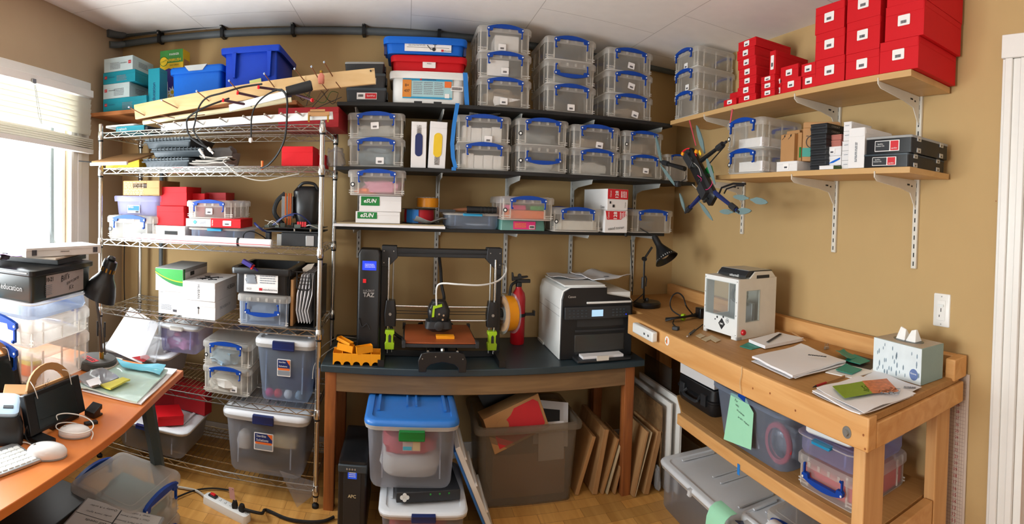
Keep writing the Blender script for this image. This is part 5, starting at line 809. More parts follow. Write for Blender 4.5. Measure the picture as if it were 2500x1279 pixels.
# ------------------------------------------------------------------ fire extinguisher
p = pZ(1258, 833, TT); t = T('fire_extinguisher', 'red fire extinguisher with black handle standing behind the orange spool', 'fire extinguisher', (p.x, 2.84, TT)); h1 = pY(1258, 704, 2.84).z-TT; r = .040
b = B(); b.lathe([(r*.9,0),(r,.008),(r,h1*.82),(r*.85,h1*.92),(r*.45,h1),(r*.42,h1+.01)], 28); b.build('cylinder', 'red_plastic', t); b = B(); b.cyl((0,0,h1+.01),(0,0,h1+.035),.018,n=14); b.box(-.02,.065,-.01,.01,h1+.03,h1+.05); b.build('valve', 'black_plastic', t, .003)
b = B(); b.prism([(-.02,h1+.045),(.05,h1+.06),(.05,h1+.068),(-.03,h1+.062),(-.035,h1+.085),(-.042,h1+.085),(-.04,h1+.04)], -.012,.012); b.build('lever', 'black_plastic', t, .002); b = B(); b.spline([(-.01,-.012,h1+.04),(-.045,-.02,h1+.02),(-.055,-.025,h1-.03),(-.07,-.03,h1-.075)], .008, 8); b.build('hose', 'black_rubber', t); b = B(); b.lathe([(r+.0015,h1*.5),(r+.003,h1*.5),(r+.003,h1*.56),(r+.0015,h1*.56)], 28, cap=False); b.box(r,r+.055,-.012,.0,h1*.51,h1*.56); b.box(r+.045,r+.055,-.02,.01,h1*.51,h1*.6); b.build('bracket_strap', 'black_plastic', t)
b = B(); b.lathe([(.011,-.003),(.011,.003)], 14, (.0,-.014,h1+.07), 'y'); b.build('gauge', 'charcoal', t)
# ------------------------------------------------------------------ laser printer
pl, prr = pY(1368, 800, 2.50), pY(1545, 800, 2.50); W_ = prr.x-pl.x; t = T('laser_printer', 'white and black multifunction laser printer on the black table', 'printer', ((pl.x+prr.x)/2, 2.50, TT)); d = .43; hT = pY(1368, 702, 2.50).z-TT; hR = pY(1540, 716, 2.50).z-TT; w = W_
def side(y0, y1, m, ins=0, nm='body'):
    b = B(); P = [(-w/2+ins,0),(w/2-ins,0),(w/2-ins,hR-.04-ins),(w/2-.02-ins,hR-.018-ins),(w*.12,hR+.004-ins),(w*.12,hT-ins),(-w/2+.05,hT-ins),(-w/2+.012+ins,hT-.018-ins),(-w/2+ins,hT-.06)]; b.prism(P, y0, y1); return b.build(nm, m, t, .004)
side(.012, d, 'white_plastic'); side(0, .0125, 'black_plastic', .004, 'front_panel')
b = B(); b.box(w*.10,w/2-.01,.02,d-.04,hR-.03,hR+.006); b.build('scan_lid', 'white_plastic', t, .004); b = B(); b.box(-w*.44,w*.12,.03,d-.02,hT-.002,hT+.006); b.build('feeder_cover', 'white_plastic', t, .003)
b = B(); b.box(-w*.16,w*.46,-.006,.02,hR-.045,hR-.035); b.build('scan_lip', 'white_plastic', t, .002)
text(t, 'Canon', .042, (-w*.36,-.0008,hT-.045), 'silver', bold=.02)
b = B(); b.prism([(-.02,.0),(0,.0),(0,.058),(-.012,.058)], -w*.46, w*.44, ax='x'); o = b.build('control_panel', 'charcoal', t, .002); o.location = (0,-.004,hR-.115); pn = o
cz = .028; p = patch(pn, 'display', .062, .032, (-w*.03,-.0195,cz), 'screen_cyan'); bb = B(); rd = random.Random(3)
for k in range(5):
    for j in range(3): bb.cbox((-w*.40+k*.022,-.0185+.001*j,cz-.014+j*.014),(.009,.004,.004))
for k in range(4):
    for j in range(3): bb.cbox((w*.19+k*.02,-.0185+.001*j,cz-.014+j*.014),(.011,.004,.006))
o = bb.build('button', 'dark_grey_plastic', pn); o['kind'] = 'stuff'; patch(pn, 'status_light', .005, .005, (w*.37,-.019,cz-.012), 'screen_blue')
b = B(); b.box(-w*.28,w*.36,-.001,.002,hR*.50,hR*.62); b.build('output_slot', 'slot', t); b = B(); b.box(-w*.3,w*.38,-.004,.003,hR*.42,hR*.455); b.build('slot_lip', 'charcoal', t, .001); b = B(); b.box(-w*.31,w*.37,-.006,.002,.035,hR*.38); b.build('paper_door', 'smoke_clear', t, .003); b = B(); b.box(-w*.28,w*.34,-.002,.001,.03,hR*.36); b.build('tray_cavity', 'slot', t)
b = B(); b.box(-w*.33,w*.39,-.085,.01,.004,.016); b.build('paper_tray', 'charcoal', t, .003); b = B(); b.prism([(-.012,.012),(.08,.012),(.08,.017),(-.012,.017)], -.03,.03, ax='x'); b.box(-.032,.032,-.09,-.082,.012,.034); b.build('paper_guide', 'bracket_cream', t, .002)
b = B(); b.box(-w*.25,w*.3,-.07,-.008,.0175,.030); o = b.build('paper_ream', 'paper', None, .001); o.location = t.location; tag(o, 'white sheets loaded in the front tray of the laser printer', 'paper')
b = B(); b.box(-w/2-.006,-w/2,.30,.42,0,.012); b.build('foot', 'white_plastic', t); b = B(); b.box(-w/2-.001,-w/2+.001,.02,d-.01,hR*.66,hR*.664); b.box(-w/2-.001,-w/2+.001,.02,.3,hR*.78,hR*.783); b.build('seam', 'sponge_grey', t)
b = B(); b.sheet(.21,.28,(0,0,0),24,.003,.02,4); o = b.build('paper_sheets', 'paper', None); o.location = (t.location.x+.10, 2.74, TT+hT+.009); tag(o, 'loose white papers with curled corners on top of the laser printer', 'papers'); bars(o, .03,.02,(.03,-.02,.012),'top')
b = B(); b.sheet(.2,.2,(0,0,0),-5,.002,.01,9); o = b.build('paper_sheet', 'paper', None); o.location = (t.location.x-.08, 2.80, TT+hT+.008); tag(o, 'flat white sheet at the back left of the printer top', 'paper')
# ------------------------------------------------------------------ under the table
pa, pb = pY(822, 1180, 2.26), pY(898, 1180, 2.26); w = (pb.x-pa.x)*.92; hu = pY(860, 1128, 2.26).z; t = T('backup_power_unit', 'tall black backup power unit with blue display under the table', 'power unit', ((pa.x+pb.x)/2, 2.26, 0)); d = .38
b = B(); b.loft([(w,d,.012,0),(w,d,.012,hu-.02),(w*.98,d*.98,.012,hu),(w*.8,d*.8,.01,hu+.006)], cy=d/2); b.build('body', 'black_plastic', t); b = B(); b.box(-w*.3,w*.3,-.004,.01,.01,hu-.04); b.build('front_panel', 'charcoal', t, .002); b = B(); b.box(-w/2,w/2,-.006,.03,hu-.045,hu-.012); b.build('shoulder', 'dark_grey_plastic', t, .004)
p = patch(t, 'display', .040, .036, (.0,-.005,pY(857,1157,2.26).z), 'ups_blue'); zz = pY(857,1157,2.26).z; lines(p, 'display_text', 3, .03, .024, (0,-.0055,zz), 'white_ink'); bb = B(); [bb.cyl((x,-.008,hu-.028),(x,-.005,hu-.028),.004,n=8) for x in (-.024,-.012,.0,.012)]; bb.build('button', 'silver', t); text(t, 'APC', .036, (.0,-.0045,pY(857,1210,2.26).z), 'cream', bold=.02)
# white-lidded tote below, flat black box, then big clear tote with a blue lid
h0 = .205; xc = pY(1035, 1230, 2.10).x; wb = pY(1146,1230,2.10).x-pY(923,1230,2.10).x; t = latch_bin('clear tote with white lid and navy latch full of red fabric, on the floor', (xc, 2.10+.22, 0), wb, .44, h0, lid='lid_white', latch='navy', taper=.86, lat_w=.27); inside('red_fabric', 'red fabric inside the white-lidded floor tote', 'fabric', (xc-.02, 2.26, .02), (wb*.66,.26,.15), 'lumpy_red', 3, amp=.1)
t = T('network_box', 'flat black equipment box with a white emblem between the two totes', 'equipment', (xc+.0, 2.27, h0+.008), 6); b = B(); b.box(-.125,.15,-.1,.2,0,.042); b.build('body', 'charcoal', t, .003); b = B(); [b.lathe([(.009,-.001),(.009,.001)], 10, (-.09+x,-.101,.022+z), 'y') for x, z in ((-.011,0),(.011,0),(0,.009),(0,-.009))]; b.build('emblem', 'white_ink', t); b = B(); [b.cyl((x,-.101,.03),(x,-.099,.03),.004,n=8) for x in (.02,.06,.1)]; b.build('led', 'green', t)
zt_ = h0+.052; xa, xb = pY(887,1040,2.15).x, pY(1125,1040,2.15).x; hb = .545-zt_; t = latch_bin('big clear tote with a bright blue lid and green latch under the table', ((xa+xb)/2, 2.15+.23, zt_), xb-xa, .46, hb, body='bin_clear', lid='lid_blue', latch='green_dark', taper=.86, lat_w=.27, latch_z=-.03); w = xb-xa; p = patch(t, 'product_label', .075, .042, (0,-.225,hb*.66), 'rub_frost'); patch(p, 'label_picture', .03, .036, (.02,-.2265,hb*.66), 'kraft_pale'); patch(p, 'label_picture', .036, .014, (-.018,-.2265,hb*.66-.01), 'sticker_teal')
inside('red_toys', 'red goods seen through the blue-lidded tote', 'goods', ((xa+xb)/2, 2.36, zt_+.11), (w*.62,.26,.09), 'lumpy_red', 5, amp=.15); inside('pale_toys', 'pale goods low inside the blue-lidded tote', 'goods', ((xa+xb)/2, 2.36, zt_+.02), (w*.66,.3,.11), 'lumpy_white', 6, amp=.12)
# long tray leaning against the tote
A = Vector((.42, 2.26, .012)); t = T('long_lid', 'long white and blue lid leaning against the blue-lidded tote', 'lid', A); top = pY(1118, 1090, 2.30)-A; u = top.normalized(); L_ = top.length*1.03; b = B(); b.box(-.012,.012,0,.30,0,L_); o = b.build('panel', 'trim_white', t, .003); o.rotation_euler = (0, math.atan2(u.x, u.z), 0); b = B(); b.box(-.024,-.013,.0,.30,0,L_*.97); q = b.build('blue_backing', 'lid_blue', t, .002); q.rotation_euler = o.rotation_euler; b = B(); [b.box(.012,.02,-.004,.30,L_*f,L_*f+.012) for f in (.25,.55,.85)]; q = b.build('rib', 'trim_white', t); q.rotation_euler = o.rotation_euler
# big smoky tub
xa, xb = pZ(1178,1232,0).x, pZ(1405,1205,0).x; ty = 2.50; w = .56; zt_ = .385; xc = (pY(1160,1095,2.44).x+pY(1426,1080,2.44).x)/2; w = pY(1426,1080,2.44).x-pY(1160,1095,2.44).x; t = open_bin('large smoky translucent tub of cardboard under the table', (xc, ty+.17, 0), w, .44, zt_, 'tub_grey', r=.03, taper=.84, lip=.02)
t2 = T('red_logo_carton', 'cardboard carton with a big red panel tilted in the smoky tub', 'box', pY(1258,1030,2.52), rot=(-8,-20,6)); b = B(); b.box(-.15,.15,-.03,.12,-.085,.085); b.build('body', 'kraft', t2, .002)
b = B(); b.prism([(-.12,-.072),(.12,-.072),(.135,-.055),(.135,.05),(.115,.072),(.01,.072),(-.015,.05),(-.05,.035),(-.09,.035),(-.12,.0)], -.0315,-.030); pl_ = b.build('red_panel', 'red_ink', t2); b = B(); b.lathe([(.032,-.001),(.032,.001)], 20, (-.07,-.032,.02), 'y'); b.build('round_mark', 'kraft', pl_)
t3 = carton('kraft carton standing inside the right half of the smoky tub', (xc+.02, 2.64, .012), .38, .20, .21, 0, 'kraft', 'cardboard in the smoky tub', top='kraft'); t3 = T('framed_card', 'white card with a black square lying in the smoky tub', 'card', (xc+.14, 2.58, .33), rot=(-35,6,-8)); b = B(); b.box(-.09,.09,-.003,.003,-.09,.12); b.build('card', 'paper', t3); b = B(); b.box(-.05,.045,-.0045,-.003,-.01,.08); b.build('black_square', 'ink', t3)
b = B(); b.box(-.075,.06,-.002,.002,-.08,.1); o = b.build('white_sheet', 'paper', None); o.location = (xc+.135, 2.525, .27); o.rotation_euler = (R(-6),0,0); tag(o, 'white sheet standing against the front inside the smoky tub', 'paper'); b = B(); b.box(-.13,.13,-.004,.004,-.11,.1); o = b.build('dark_board', 'charcoal', None, .002); o.location = (xc-.08, 2.72, .45); o.rotation_euler = (R(-10),R(-30),0); tag(o, 'dark board sticking up at the back of the smoky tub', 'board')
# cardboard and plywood sheets leaning
rdm = random.Random(5)
SH = [((1408,1210),(1448,1062),'first',2.44),((1452,1215),(1478,1045),'second',2.42),((1470,1222),(1506,1068),'third',2.41),((1482,1220),(1514,1078),'fourth',2.40),((1500,1224),(1526,1080),'fifth',2.39)]
def lean_sheet(nm, lb, pb_, pt_, Yf, dep, th, m, gr):
    A = pY(pb_[0], pb_[1], Yf); A.z = .004; Tp = pY(pt_[0], pt_[1], Yf+.02); u = Tp-A; L_ = u.length; ang = math.atan2(u.x, u.z); b = B(); b.box(-th/2, th/2, 0, dep, 0, L_); o = b.build(nm, m, None, .0015); o.location = A; o.rotation_euler = (0, ang, 0); return tag(o, lb, 'board', gr)
for i, (pb_, pt_, nm, Yf) in enumerate(SH): lean_sheet('cardboard_sheet', '%s brown sheet from the left leaning behind the right table leg' % nm, pb_, pt_, Yf+.07, .38-.02*i, (.02,.028,.014,.008,.010)[i], ('kraft','ply','kraft','kraft_pale','ply')[i], 'brown sheets leaning under the table')
SH = [((1548,1190),(1578,1050),'plywood',.012,'ply','left thin plywood sheet leaning right of the table leg'),((1552,1196),(1588,1052),'plywood',.005,'kraft_pale','thin pale sheet just right of the left plywood one'),((1578,1200),(1608,1050),'plywood',.03,'ply','thick plywood block leaning between thin sheets and glass'),]
for pb_, pt_, nm, th, m, lb in SH: lean_sheet('plywood_sheet', lb, pb_, pt_, 2.40, .30, th, m, 'sheets leaning right of the table leg')
b = B(); b.box(-.004,.004,0,.50,0,.43); o = b.build('wood_board', 'table_wood', None, .001); o.location = (1.325, 2.40, .004); tag(o, 'tall dark wood panel wrapped in clear film beside the foam board', 'board')
b = B(); b.lump((0,0,.05),(.02,.05,.12),3,.4,3); o = b.build('film_wrap', 'bag_clear', None); o.location = (1.308, 2.40, .02); tag(o, 'loose clear film bunched at the foot of the dark panel', 'film')
for (x, y, h, th, lb) in ((1.362, 2.365, .45, .010, 'thin white foam board leaning beside the thicker one'), (1.400, 2.33, .475, .014, 'thick white foam board standing at the bench end of the sheets')):
    b = B(); b.box(-th/2,th/2,0,.50,0,h); o = b.build('foam_board', 'trim_white', None, .001); o.location = (x, y, .003); tag(o, lb, 'board', 'white foam boards')
b = B(); b.box(-.002,.002,0,.33,0,.58); o = b.build('acrylic_sheet', 'smoke_clear', None); o.location = (1.43, 2.50, .003); tag(o, 'tall smoky acrylic sheet behind the white foam boards', 'sheet')
# ------------------------------------------------------------------ power strip and leads on the floor
A = pZ(508, 1215, .02); Cc = pZ(600, 1262, .02); u = Cc-A; L_ = u.length; t = T('power_strip', 'white power strip with red switch lying on the floor', 'power strip', (A+Cc)/2-Vector((0,0,.02)), math.degrees(math.atan2(u.y, u.x)))
b = B(); b.loft([(L_+.03,.052,.012,0),(L_+.03,.056,.014,.012),(L_+.03,.05,.014,.034),(L_+.01,.036,.01,.038)]); b.build('body', 'white_plastic', t); b = B(); b.box(-L_/2+.01,-L_/2+.055,-.012,.012,.038,.046); s_ = b.build('switch_housing', 'charcoal', t, .002); b = B(); b.box(-L_/2+.02,-L_/2+.045,-.007,.007,.046,.052); b.build('switch', 'led_red', s_, .001)
for k in range(6):
    x = -L_/2+.08+k*.032; b = B(); b.box(x-.004,x-.002,-.006,.0,.038,.0385); b.box(x+.003,x+.005,-.006,.0,.038,.0385); b.cyl((x+.0005,.006,.038),(x+.0005,.006,.0386),.0022,n=8); b.build('socket', 'ink', t, flat=True)
def plug(lb, pos, rz, m='black_rubber'):
    t = T('plug', lb, 'plug', pos, rz, 'plugs in the power strip'); b = B(); b.loft([(.026,.022,.006,0),(.03,.026,.008,.012),(.02,.018,.006,.03)]); b.build('body', m, t); return t
q = t.location; un = u.normalized(); plug('black upright plug with a pink tag on its lead in the power strip', q+un*(L_*.22)+Vector((0,0,.0385)), 20); plug('second black plug at the right end of the power strip', q+un*(L_*.40)+Vector((0,0,.0385)), -20)
b = B(); A2 = q+un*(L_*.22)+Vector((-.01,0,.075)); b.prism([(-.014,0),(.012,-.004),(.004,.05),(-.022,.05)], -.001,.001); o = b.build('paper_tag', mat('tag_pink','d8a8a4',.6), None); o.location = A2; tag(o, 'pinkish paper tag on the lead above the power strip', 'tag')
E_ = q+un*(L_*.44)+Vector((0,0,.05)); cable('thick black lead running from the power strip towards the power unit', [E_, E_+Vector((.08,.02,-.015)), pZ(650,1245,.01), pZ(700,1266,.01), pZ(750,1274,.01), pZ(790,1272,.01), pZ(815,1262,.01)], .0075)
cable('pale cord running left from the power strip under the desk', [A+Vector((-.01,0,0)), pZ(480,1198,.01), pZ(455,1192,.01), pZ(430,1188,.01), pZ(380,1180,.01)], .006, 'cable_grey'); cable('thin black cord arching from the tagged plug along the strip', [A2+Vector((0,0,.045)), pZ(560,1196,.02), pZ(520,1192,.01), pZ(480,1196,.01), pZ(445,1208,.01), pZ(410,1225,.01)], .004)
b = B(); b.prism([(-.09,.09),(.08,.06),(.07,-.01),(.0,-.07)],-.001,.001); o = b.build('plastic_bag', 'film_thin', None); o.location = (pZ(720,1205,.1).x, 2.42, .045+.03); tag(o, 'scrap of clear plastic hanging from the lowest rack shelf', 'bag')
# ================================================================== right wall: standards, brackets, shelves
XF = 1.42; R1, R2 = 1.42+.476, 1.42+.167; YE = 1.00
b = B(); b.box(XF, XR-.012, YE, 2.60, R1-.022, R1); o = b.build('wall_shelf', 'shelf_wood', None, .0015); tag(o, 'upper beech wall shelf on the right wall, under the red cartons', 'shelf', 'beech shelves on the right wall')
b = B(); b.box(XF, XR-.012, .99, 2.12, R2-.020, R2); o = b.build('wall_shelf', 'shelf_wood', None, .0015); tag(o, 'lower beech wall shelf on the right wall, holding two black cases', 'shelf', 'beech shelves on the right wall')
for i, (px, bot) in enumerate(((1820,1.31),(2046,1.27),(2243,1.24))):
    Yb = pX(px, 400, XR).y; t = T('shelf_standard', 'pale slotted standard on the right wall, %s the door' % ['farthest from','second from','nearest'][i], 'shelf support', (XR, Yb, bot), group='standards on the right wall'); H = R1+.03-bot
    b = B(); b.box(-.012,-.0005,-.012,.012,0,H); b.build('rail', 'bracket_cream', t, .002); b = B(); [b.box(-.0128,-.012,-.0025,.0025,.01+k*.032,.026+k*.032) for k in range(int(H/.032))]; o = b.build('slots', 'slot', t, flat=True); o['kind'] = 'stuff'
    for j, z in enumerate((R1, R2)):
        q = T('shelf_bracket', 'cream bracket under the %s beech shelf, %s the door' % (['upper','lower'][j], ['farthest from','second from','nearest'][i]), 'shelf bracket', (XR-.0135, Yb, z-.0225), group='brackets under the beech shelves'); L_ = .255
        P = [(0,0),(-L_,0),(-L_-.002,.010),(-L_-.007,.010),(-L_-.006,-.010),(-L_+.01,-.022),(-.10,-.036),(-.04,-.048),(-.016,-.085),(0,-.105)]
        b = B(); b.prism(P, -.002,.002); b.build('arm', 'bracket_cream', q, .0008); b = B(); b.box(-.062,-.046,-.0026,.0026,-.022,-.016); b.box(-.035,-.027,-.0026,.0026,-.026,-.020); b.build('punched_slot', 'slot', q)
E1r, E2r = R1+.001, R2+.001
GR2 = 'clear boxes with blue handles on the right wall'
z = E1r
for lb, yt, st in (('clear blue-handled box, bottom of the stack in the right corner', 226, None), ('clear blue-handled box, middle of the stack in the right corner', 172, (.1,.2)), ('clear blue-handled box, top of the stack in the right corner', 122, (.05,.2))):
    t, h = rubX(lb, 1642, 1701, yt, z, XF+.005, .255, group=GR2, stick=st); z += h+.0015
z = E2r
for lb, yt, m in (('clear badged box with white boards, lower one on the lower beech shelf', 366, .05), ('clear badged box, upper one of two on the lower beech shelf', 291, .03)):
    t, h = rubX(lb, 1770, 1861, yt, z, XF+.005, .25, group=GR2, badge=True); b = B(); b.box(-.04,.13,-.115,.06,.0,h*(.42 if m == .05 else .3)); o = b.build('white_boards', 'paper', None, .001); o.location = (t.location.x, t.location.y, t.location.z+.008); o.rotation_euler.z = R(-90); tag(o, 'white boards inside the %s box on the lower beech shelf' % ('lower' if m == .05 else 'upper'), 'boards'); z += h+.0015
def fx(xl, xr, yt, X, z0=None, yb=None):
    ym = yt+8; a = pX(xl, ym, X); c = pX(xr, ym, X); xm = (xl+xr)/2; z0 = pX(xm, yb, X).z if z0 is None else z0
    return (a.y+c.y)/2, a.y-c.y, z0, pX(xm, yt, X).z-z0
def rbox(lb, xl, xr, yt, z0, X=XF+.004, d=.16, m='red_card', gr='small red cartons on the upper beech shelf', st=(0,.55,.038,.024), rot=None, yb=None, h=None, bk=0):
    cyy, w, z0, hh = fx(xl, xr, yt, X, z0, yb); hh = h or hh; st_ = (st[0], st[1], min(st[2], w*.6), min(st[3], hh*.6)) if st else None
    return carton(lb, (X+d/2, cyy, z0), w, d, hh, -90, m, gr, st_, rot=rot), z0+hh+.0008, hh
# column of seven flat red cartons
z = E1r; nm = ['bottom','second','third','fourth','fifth','sixth','top']
tops = [232, 210, 188, 165, 141, 119, 97]
for i, yt in enumerate(tops):
    off = (0,-2,1,1,-1,-3,0)[i]; t, z, h = rbox('flat red carton with barcode, %s of the tall column of seven' % (nm[i] if i in (0,6) else nm[i]+' from bottom'), 1803+off, 1845+off, yt, z, d=.21)
rbox('small red carton at the left foot of the tall red column', 1767, 1797, 242, E1r, d=.10); rbox('small red carton behind the left foot of the tall red column', 1782, 1803, 226, E1r, X=XF+.11, d=.10)
z = E1r
for i, yt in enumerate((219, 201, 185)): t, z, h = rbox('small red carton right of the tall column, %s of three' % ['bottom','middle','top'][i], 1858, 1891, yt, z, d=.14)
zz = z; t, z2, h = rbox('red carton standing on end atop the trio beside the column', 1880, 1894, 124, zz, d=.19, st=(0,.5,.02,.06))
z = E1r
for i, yt in enumerate((210, 190)): t, z, h = rbox('%s narrow red carton half hidden in the middle of the red row' % ['lower','upper'][i], 1896, 1908, yt, z, X=XF+.03, d=.12)
t, z, h = rbox('wide red carton in front, middle of the red row', 1909, 1955, 191, E1r, d=.15); t, z2, h = rbox('wide red carton stacked on the front one, middle of the red row', 1906, 1949, 160, z, X=XF+.03, d=.13); rbox('low red carton on top at the back, middle of the red row', 1897, 1933, 152, z2-.03, X=XF+.165, d=.09)
t, z, h = rbox('red carton at the right end of the small row, lower', 1959, 1991, 184, E1r, d=.15); rbox('red carton at the right end of the small row, upper', 1957, 1991, 154, z, d=.15)
# big red cartons
GB = 'large red cartons on the upper beech shelf'; S_ = (0,.52,.05,.034)
def col(names, xl, xr, yts, X=XF+.002, d=.25, offs=(0,0,0,0)):
    z = E1r
    for i, (lb, yt) in enumerate(zip(names, yts)): t, z, h = rbox(lb, xl+offs[i], xr+offs[i], yt, z, X=X, d=d, gr=GB, st=(0,.52,.05,.034))
    return z
col(['large red carton, bottom of the left of three big columns','large red carton, middle of the left of three big columns','large red carton, top of the left of three big columns'], 1992, 2062, (141,76,9), offs=(0,0,0))
col(['large red carton, bottom of the middle big column','large red carton, second up in the middle big column','large red carton, third up in the middle big column, cut by the frame'], 2066, 2147, (126,47,-28), offs=(0,2,4))
z = col(['large red carton on the shelf end nearest the door','large red carton shifted right on the shelf-end carton'], 2149, 2243, (96,8), offs=(0,14))
rbox('large red carton topping the shelf-end column, cut by the frame', 2168, 2262, -70, z, gr=GB, d=.25)
# lower shelf things
def wbox(lb, xl, xr, yt, z0, m='white_card', X=XF+.01, d=.12, st=None, gr=None, **k): return rbox(lb, xl, xr, yt, z0, X=X, d=d, m=m, gr=gr, st=st, **k)
t, zw, h = wbox('white carton with printed sticker below the brown bags', 1896, 1946, 394, E2r, d=.22, st=(-.02,.5,.036,.04))
for i, (xl, xr, yt, X, lb) in enumerate([(1907,1940,316,XF+.04,'left brown kraft craft pack on the white carton'),(1940,1958,312,XF+.06,'middle brown kraft craft pack with a green stripe'),]):
    cyy, w, _, h = fx(xl, xr, yt, X, zw); t = T('kraft_pack', lb, 'pack', (X+.03, cyy, zw), -90, 'kraft craft packs'); b = B(); b.box(-w/2,w/2,-.03,.03,0,h*.86); b.prism([(-w/2,h*.86),(w/2,h*.86),(w*.46,h),(-w*.46,h)], .0,.004); b.build('body', 'kraft', t, .002); patch(t, 'side_stripe', .01, h*.3, (w/2-.006,-.031,h*.28), 'green_dark') if i else None
    b = B()
    for k in range(2 if i == 0 else 1): x = -w*.25+k*w*.45; b.spline([(x-.012,-.031,h*.70),(x,-.031,h*.76),(x+.004,-.031,h*.82),(x+.010,-.031,h*.84)], .0008, 4); b.lathe([(.004,-.0005),(.004,.0005)], 8, (x+.004,-.031,h*.80), 'y')
    b.build('doodle', 'ink', t)
cyy, w, _, h = fx(1957, 2001, 300, XF+.03, zw); t = T('kraft_pack', 'large brown craft pack with a green band and printed title', 'pack', (XF+.09, cyy-.01, zw), -62, 'kraft craft packs'); w = .155; b = B(); b.box(-w/2,w/2,-.02,.02,0,h*.9); b.prism([(-w/2,h*.9),(w/2,h*.9),(w/2,h*1.03),(w*.46,h*1.06),(-w*.46,h*1.06),(-w/2,h*1.03)], -.02,-.015); b.build('body', 'kraft', t, .002); patch(t, 'green_band', w*.99, h*.24, (0,-.0212,h*.24), 'teal_note'); text(t, 'Circuit Scribe', w*.6, (.0,-.0212,h*.86), 'ink', bold=.01); text(t, 'drawing kit', w*.4, (.0,-.0212,h*.77), 'ink')
b = B(); b.lathe([(.021,-.0008),(.024,-.0008),(.024,.0008),(.021,.0008)], 20, (-w*.25,-.0212,h*.52), 'y', cap=False); b.build('round_picture', 'ink', t); lines(t, 'print', 1, w*.8, .006, (0,-.0205,h*.68), 'ink', fill=1)
z = E2r; n = 9
for i in range(n):
    yt = 407-(i+1)*72/n*1.0; yt = 410-(i+1)*8.2; cyy, w, _, h = fx(1978, 2016, yt, XF+.03, z); h = .0195; t = T('black_kit_box', 'slim black electronics box, %s of the stack of nine' % ['bottom','second','third','fourth','fifth','sixth','seventh','eighth','top'][i], 'box', (XF+.03+.07, cyy, z), -90+(2 if i > 6 else 0), 'slim black electronics boxes')
    b = B(); b.box(-w/2,w/2,-.07,.07,0,h-.001); b.build('body', 'charcoal', t, .001); b = B(); b.box(-w*.4,w*.4,-.0712,-.07,h*.35,h*.55); b.box(-w/2-.0006,w/2+.0006,-.0705,.07,h*.72,h-.0008); b.build('lid', 'black_plastic', t)
    if i > 6: text(t, 'CODE.BOT', .05, (w/2+.0012,-.02,h*.5), 'silver', 'right')
    z += h
t, zq, h = wbox('low white and green carton lying in front of the black stack', 2000, 2034, 404, E2r, X=XF+.004, d=.05); patch(t, 'green_side', .046, h*.9, (fx(2000,2034,404,XF+.004,E2r)[1]/2+.0014,0,h*.5), 'olive_card', 'right')
t, zq, h = wbox('white carton with a blue swoosh right of the black stack', 2021, 2053, 391, E2r+.018, X=XF+.05, d=.08, h=.035); b = B(); b.prism([(-.03,.008),(-.01,.016),(.03,.028),(.03,.022),(-.005,.010)], -.0425,-.0405); b.build('swoosh', 'blue_bin', t)
t, zq2, h = wbox('white carton with barcode on the blue swoosh carton', 2018, 2053, 372, zq, X=XF+.05, d=.08, h=.034, st=(-.1,.5,.03,.02))
t, zq3, h = wbox('dusty rose carton, lower of two above the barcode carton', 2016, 2052, 365, zq2, m='rose_card', X=XF+.06, d=.08, h=.024); wbox('dusty rose carton, upper of two above the barcode carton', 2016, 2053, 356, zq3, m='rose_card', X=XF+.06, d=.08, h=.020)
z = E2r
for i in range(5): t, z, h = wbox('small ivory carton beside the tall white one, %s of five' % ['bottom','second','third','fourth','top'][i], 2056-(i < 3)*2, 2075, 400, z, X=XF+.05, d=.12, h=.034, gr='small ivory cartons'); lines(t, 'print', 1, .02, .004, (0,-.0612,.02), 'grey_ink')
t, z, h = wbox('tall white upright carton beside the two black cases', 2073, 2112, 312, E2r, X=XF+.003, d=.16); lines(t, 'print', 2, h*.5, .012, (0,-.0812,h*.4), 'grey_ink', roll=90)
z = E2r
for i, (xl, xr, yt) in enumerate([(2109,2217,374),(2115,2226,331)]):
    cyy, w, _, h = fx(xl, xr, yt, XF+.003, z); d = .235; t = T('parts_case', 'black inventor kit case with red and grey label, %s one' % ['lower','upper'][i], 'case', (XF+.003+d/2, cyy, z), -90, 'black inventor kit cases')
    b = B(); b.loft([(w,d,.006,0),(w,d,.006,h*.84)]); b.build('body', 'black_plastic', t); b = B(); b.loft([(w+.004,d+.004,.008,h*.84),(w+.004,d+.004,.008,h-.002),(w-.006,d-.006,.006,h)]); b.build('lid', 'sponge_grey' if i else 'dark_grey_plastic', t)
    p = patch(t, 'label', w*.54, h*.62, (-.02*w,-d/2-.0008,h*.42), 'sticker', r=.002); patch(p, 'label_field', w*.31, h*.54, (-.12*w,-d/2-.0016,h*.42), 'charcoal'); patch(p, 'label_field', w*.17, h*.54, (.145*w,-d/2-.0016,h*.42), 'red_ink'); text(p, 'SparkFun\nInventor\'s Kit', w*.18, (-.16*w,-d/2-.0028,h*.48), 'white_ink'); text(p, 'sparkfun', w*.12, (.145*w,-d/2-.0028,h*.26), 'white_ink')
    for y in (-d*.32, d*.3):
        for zf in (.14,.78): b = B(); b.box(w/2,w/2+.003,y-.012,y+.012,h*zf-.006,h*zf+.009); lt = b.build('latch', 'silver', t, .001); b = B(); b.cyl((w/2+.003,y,h*zf),(w/2+.0036,y,h*zf),.003,n=8); b.build('latch_hole', 'slot', lt)
    z += h
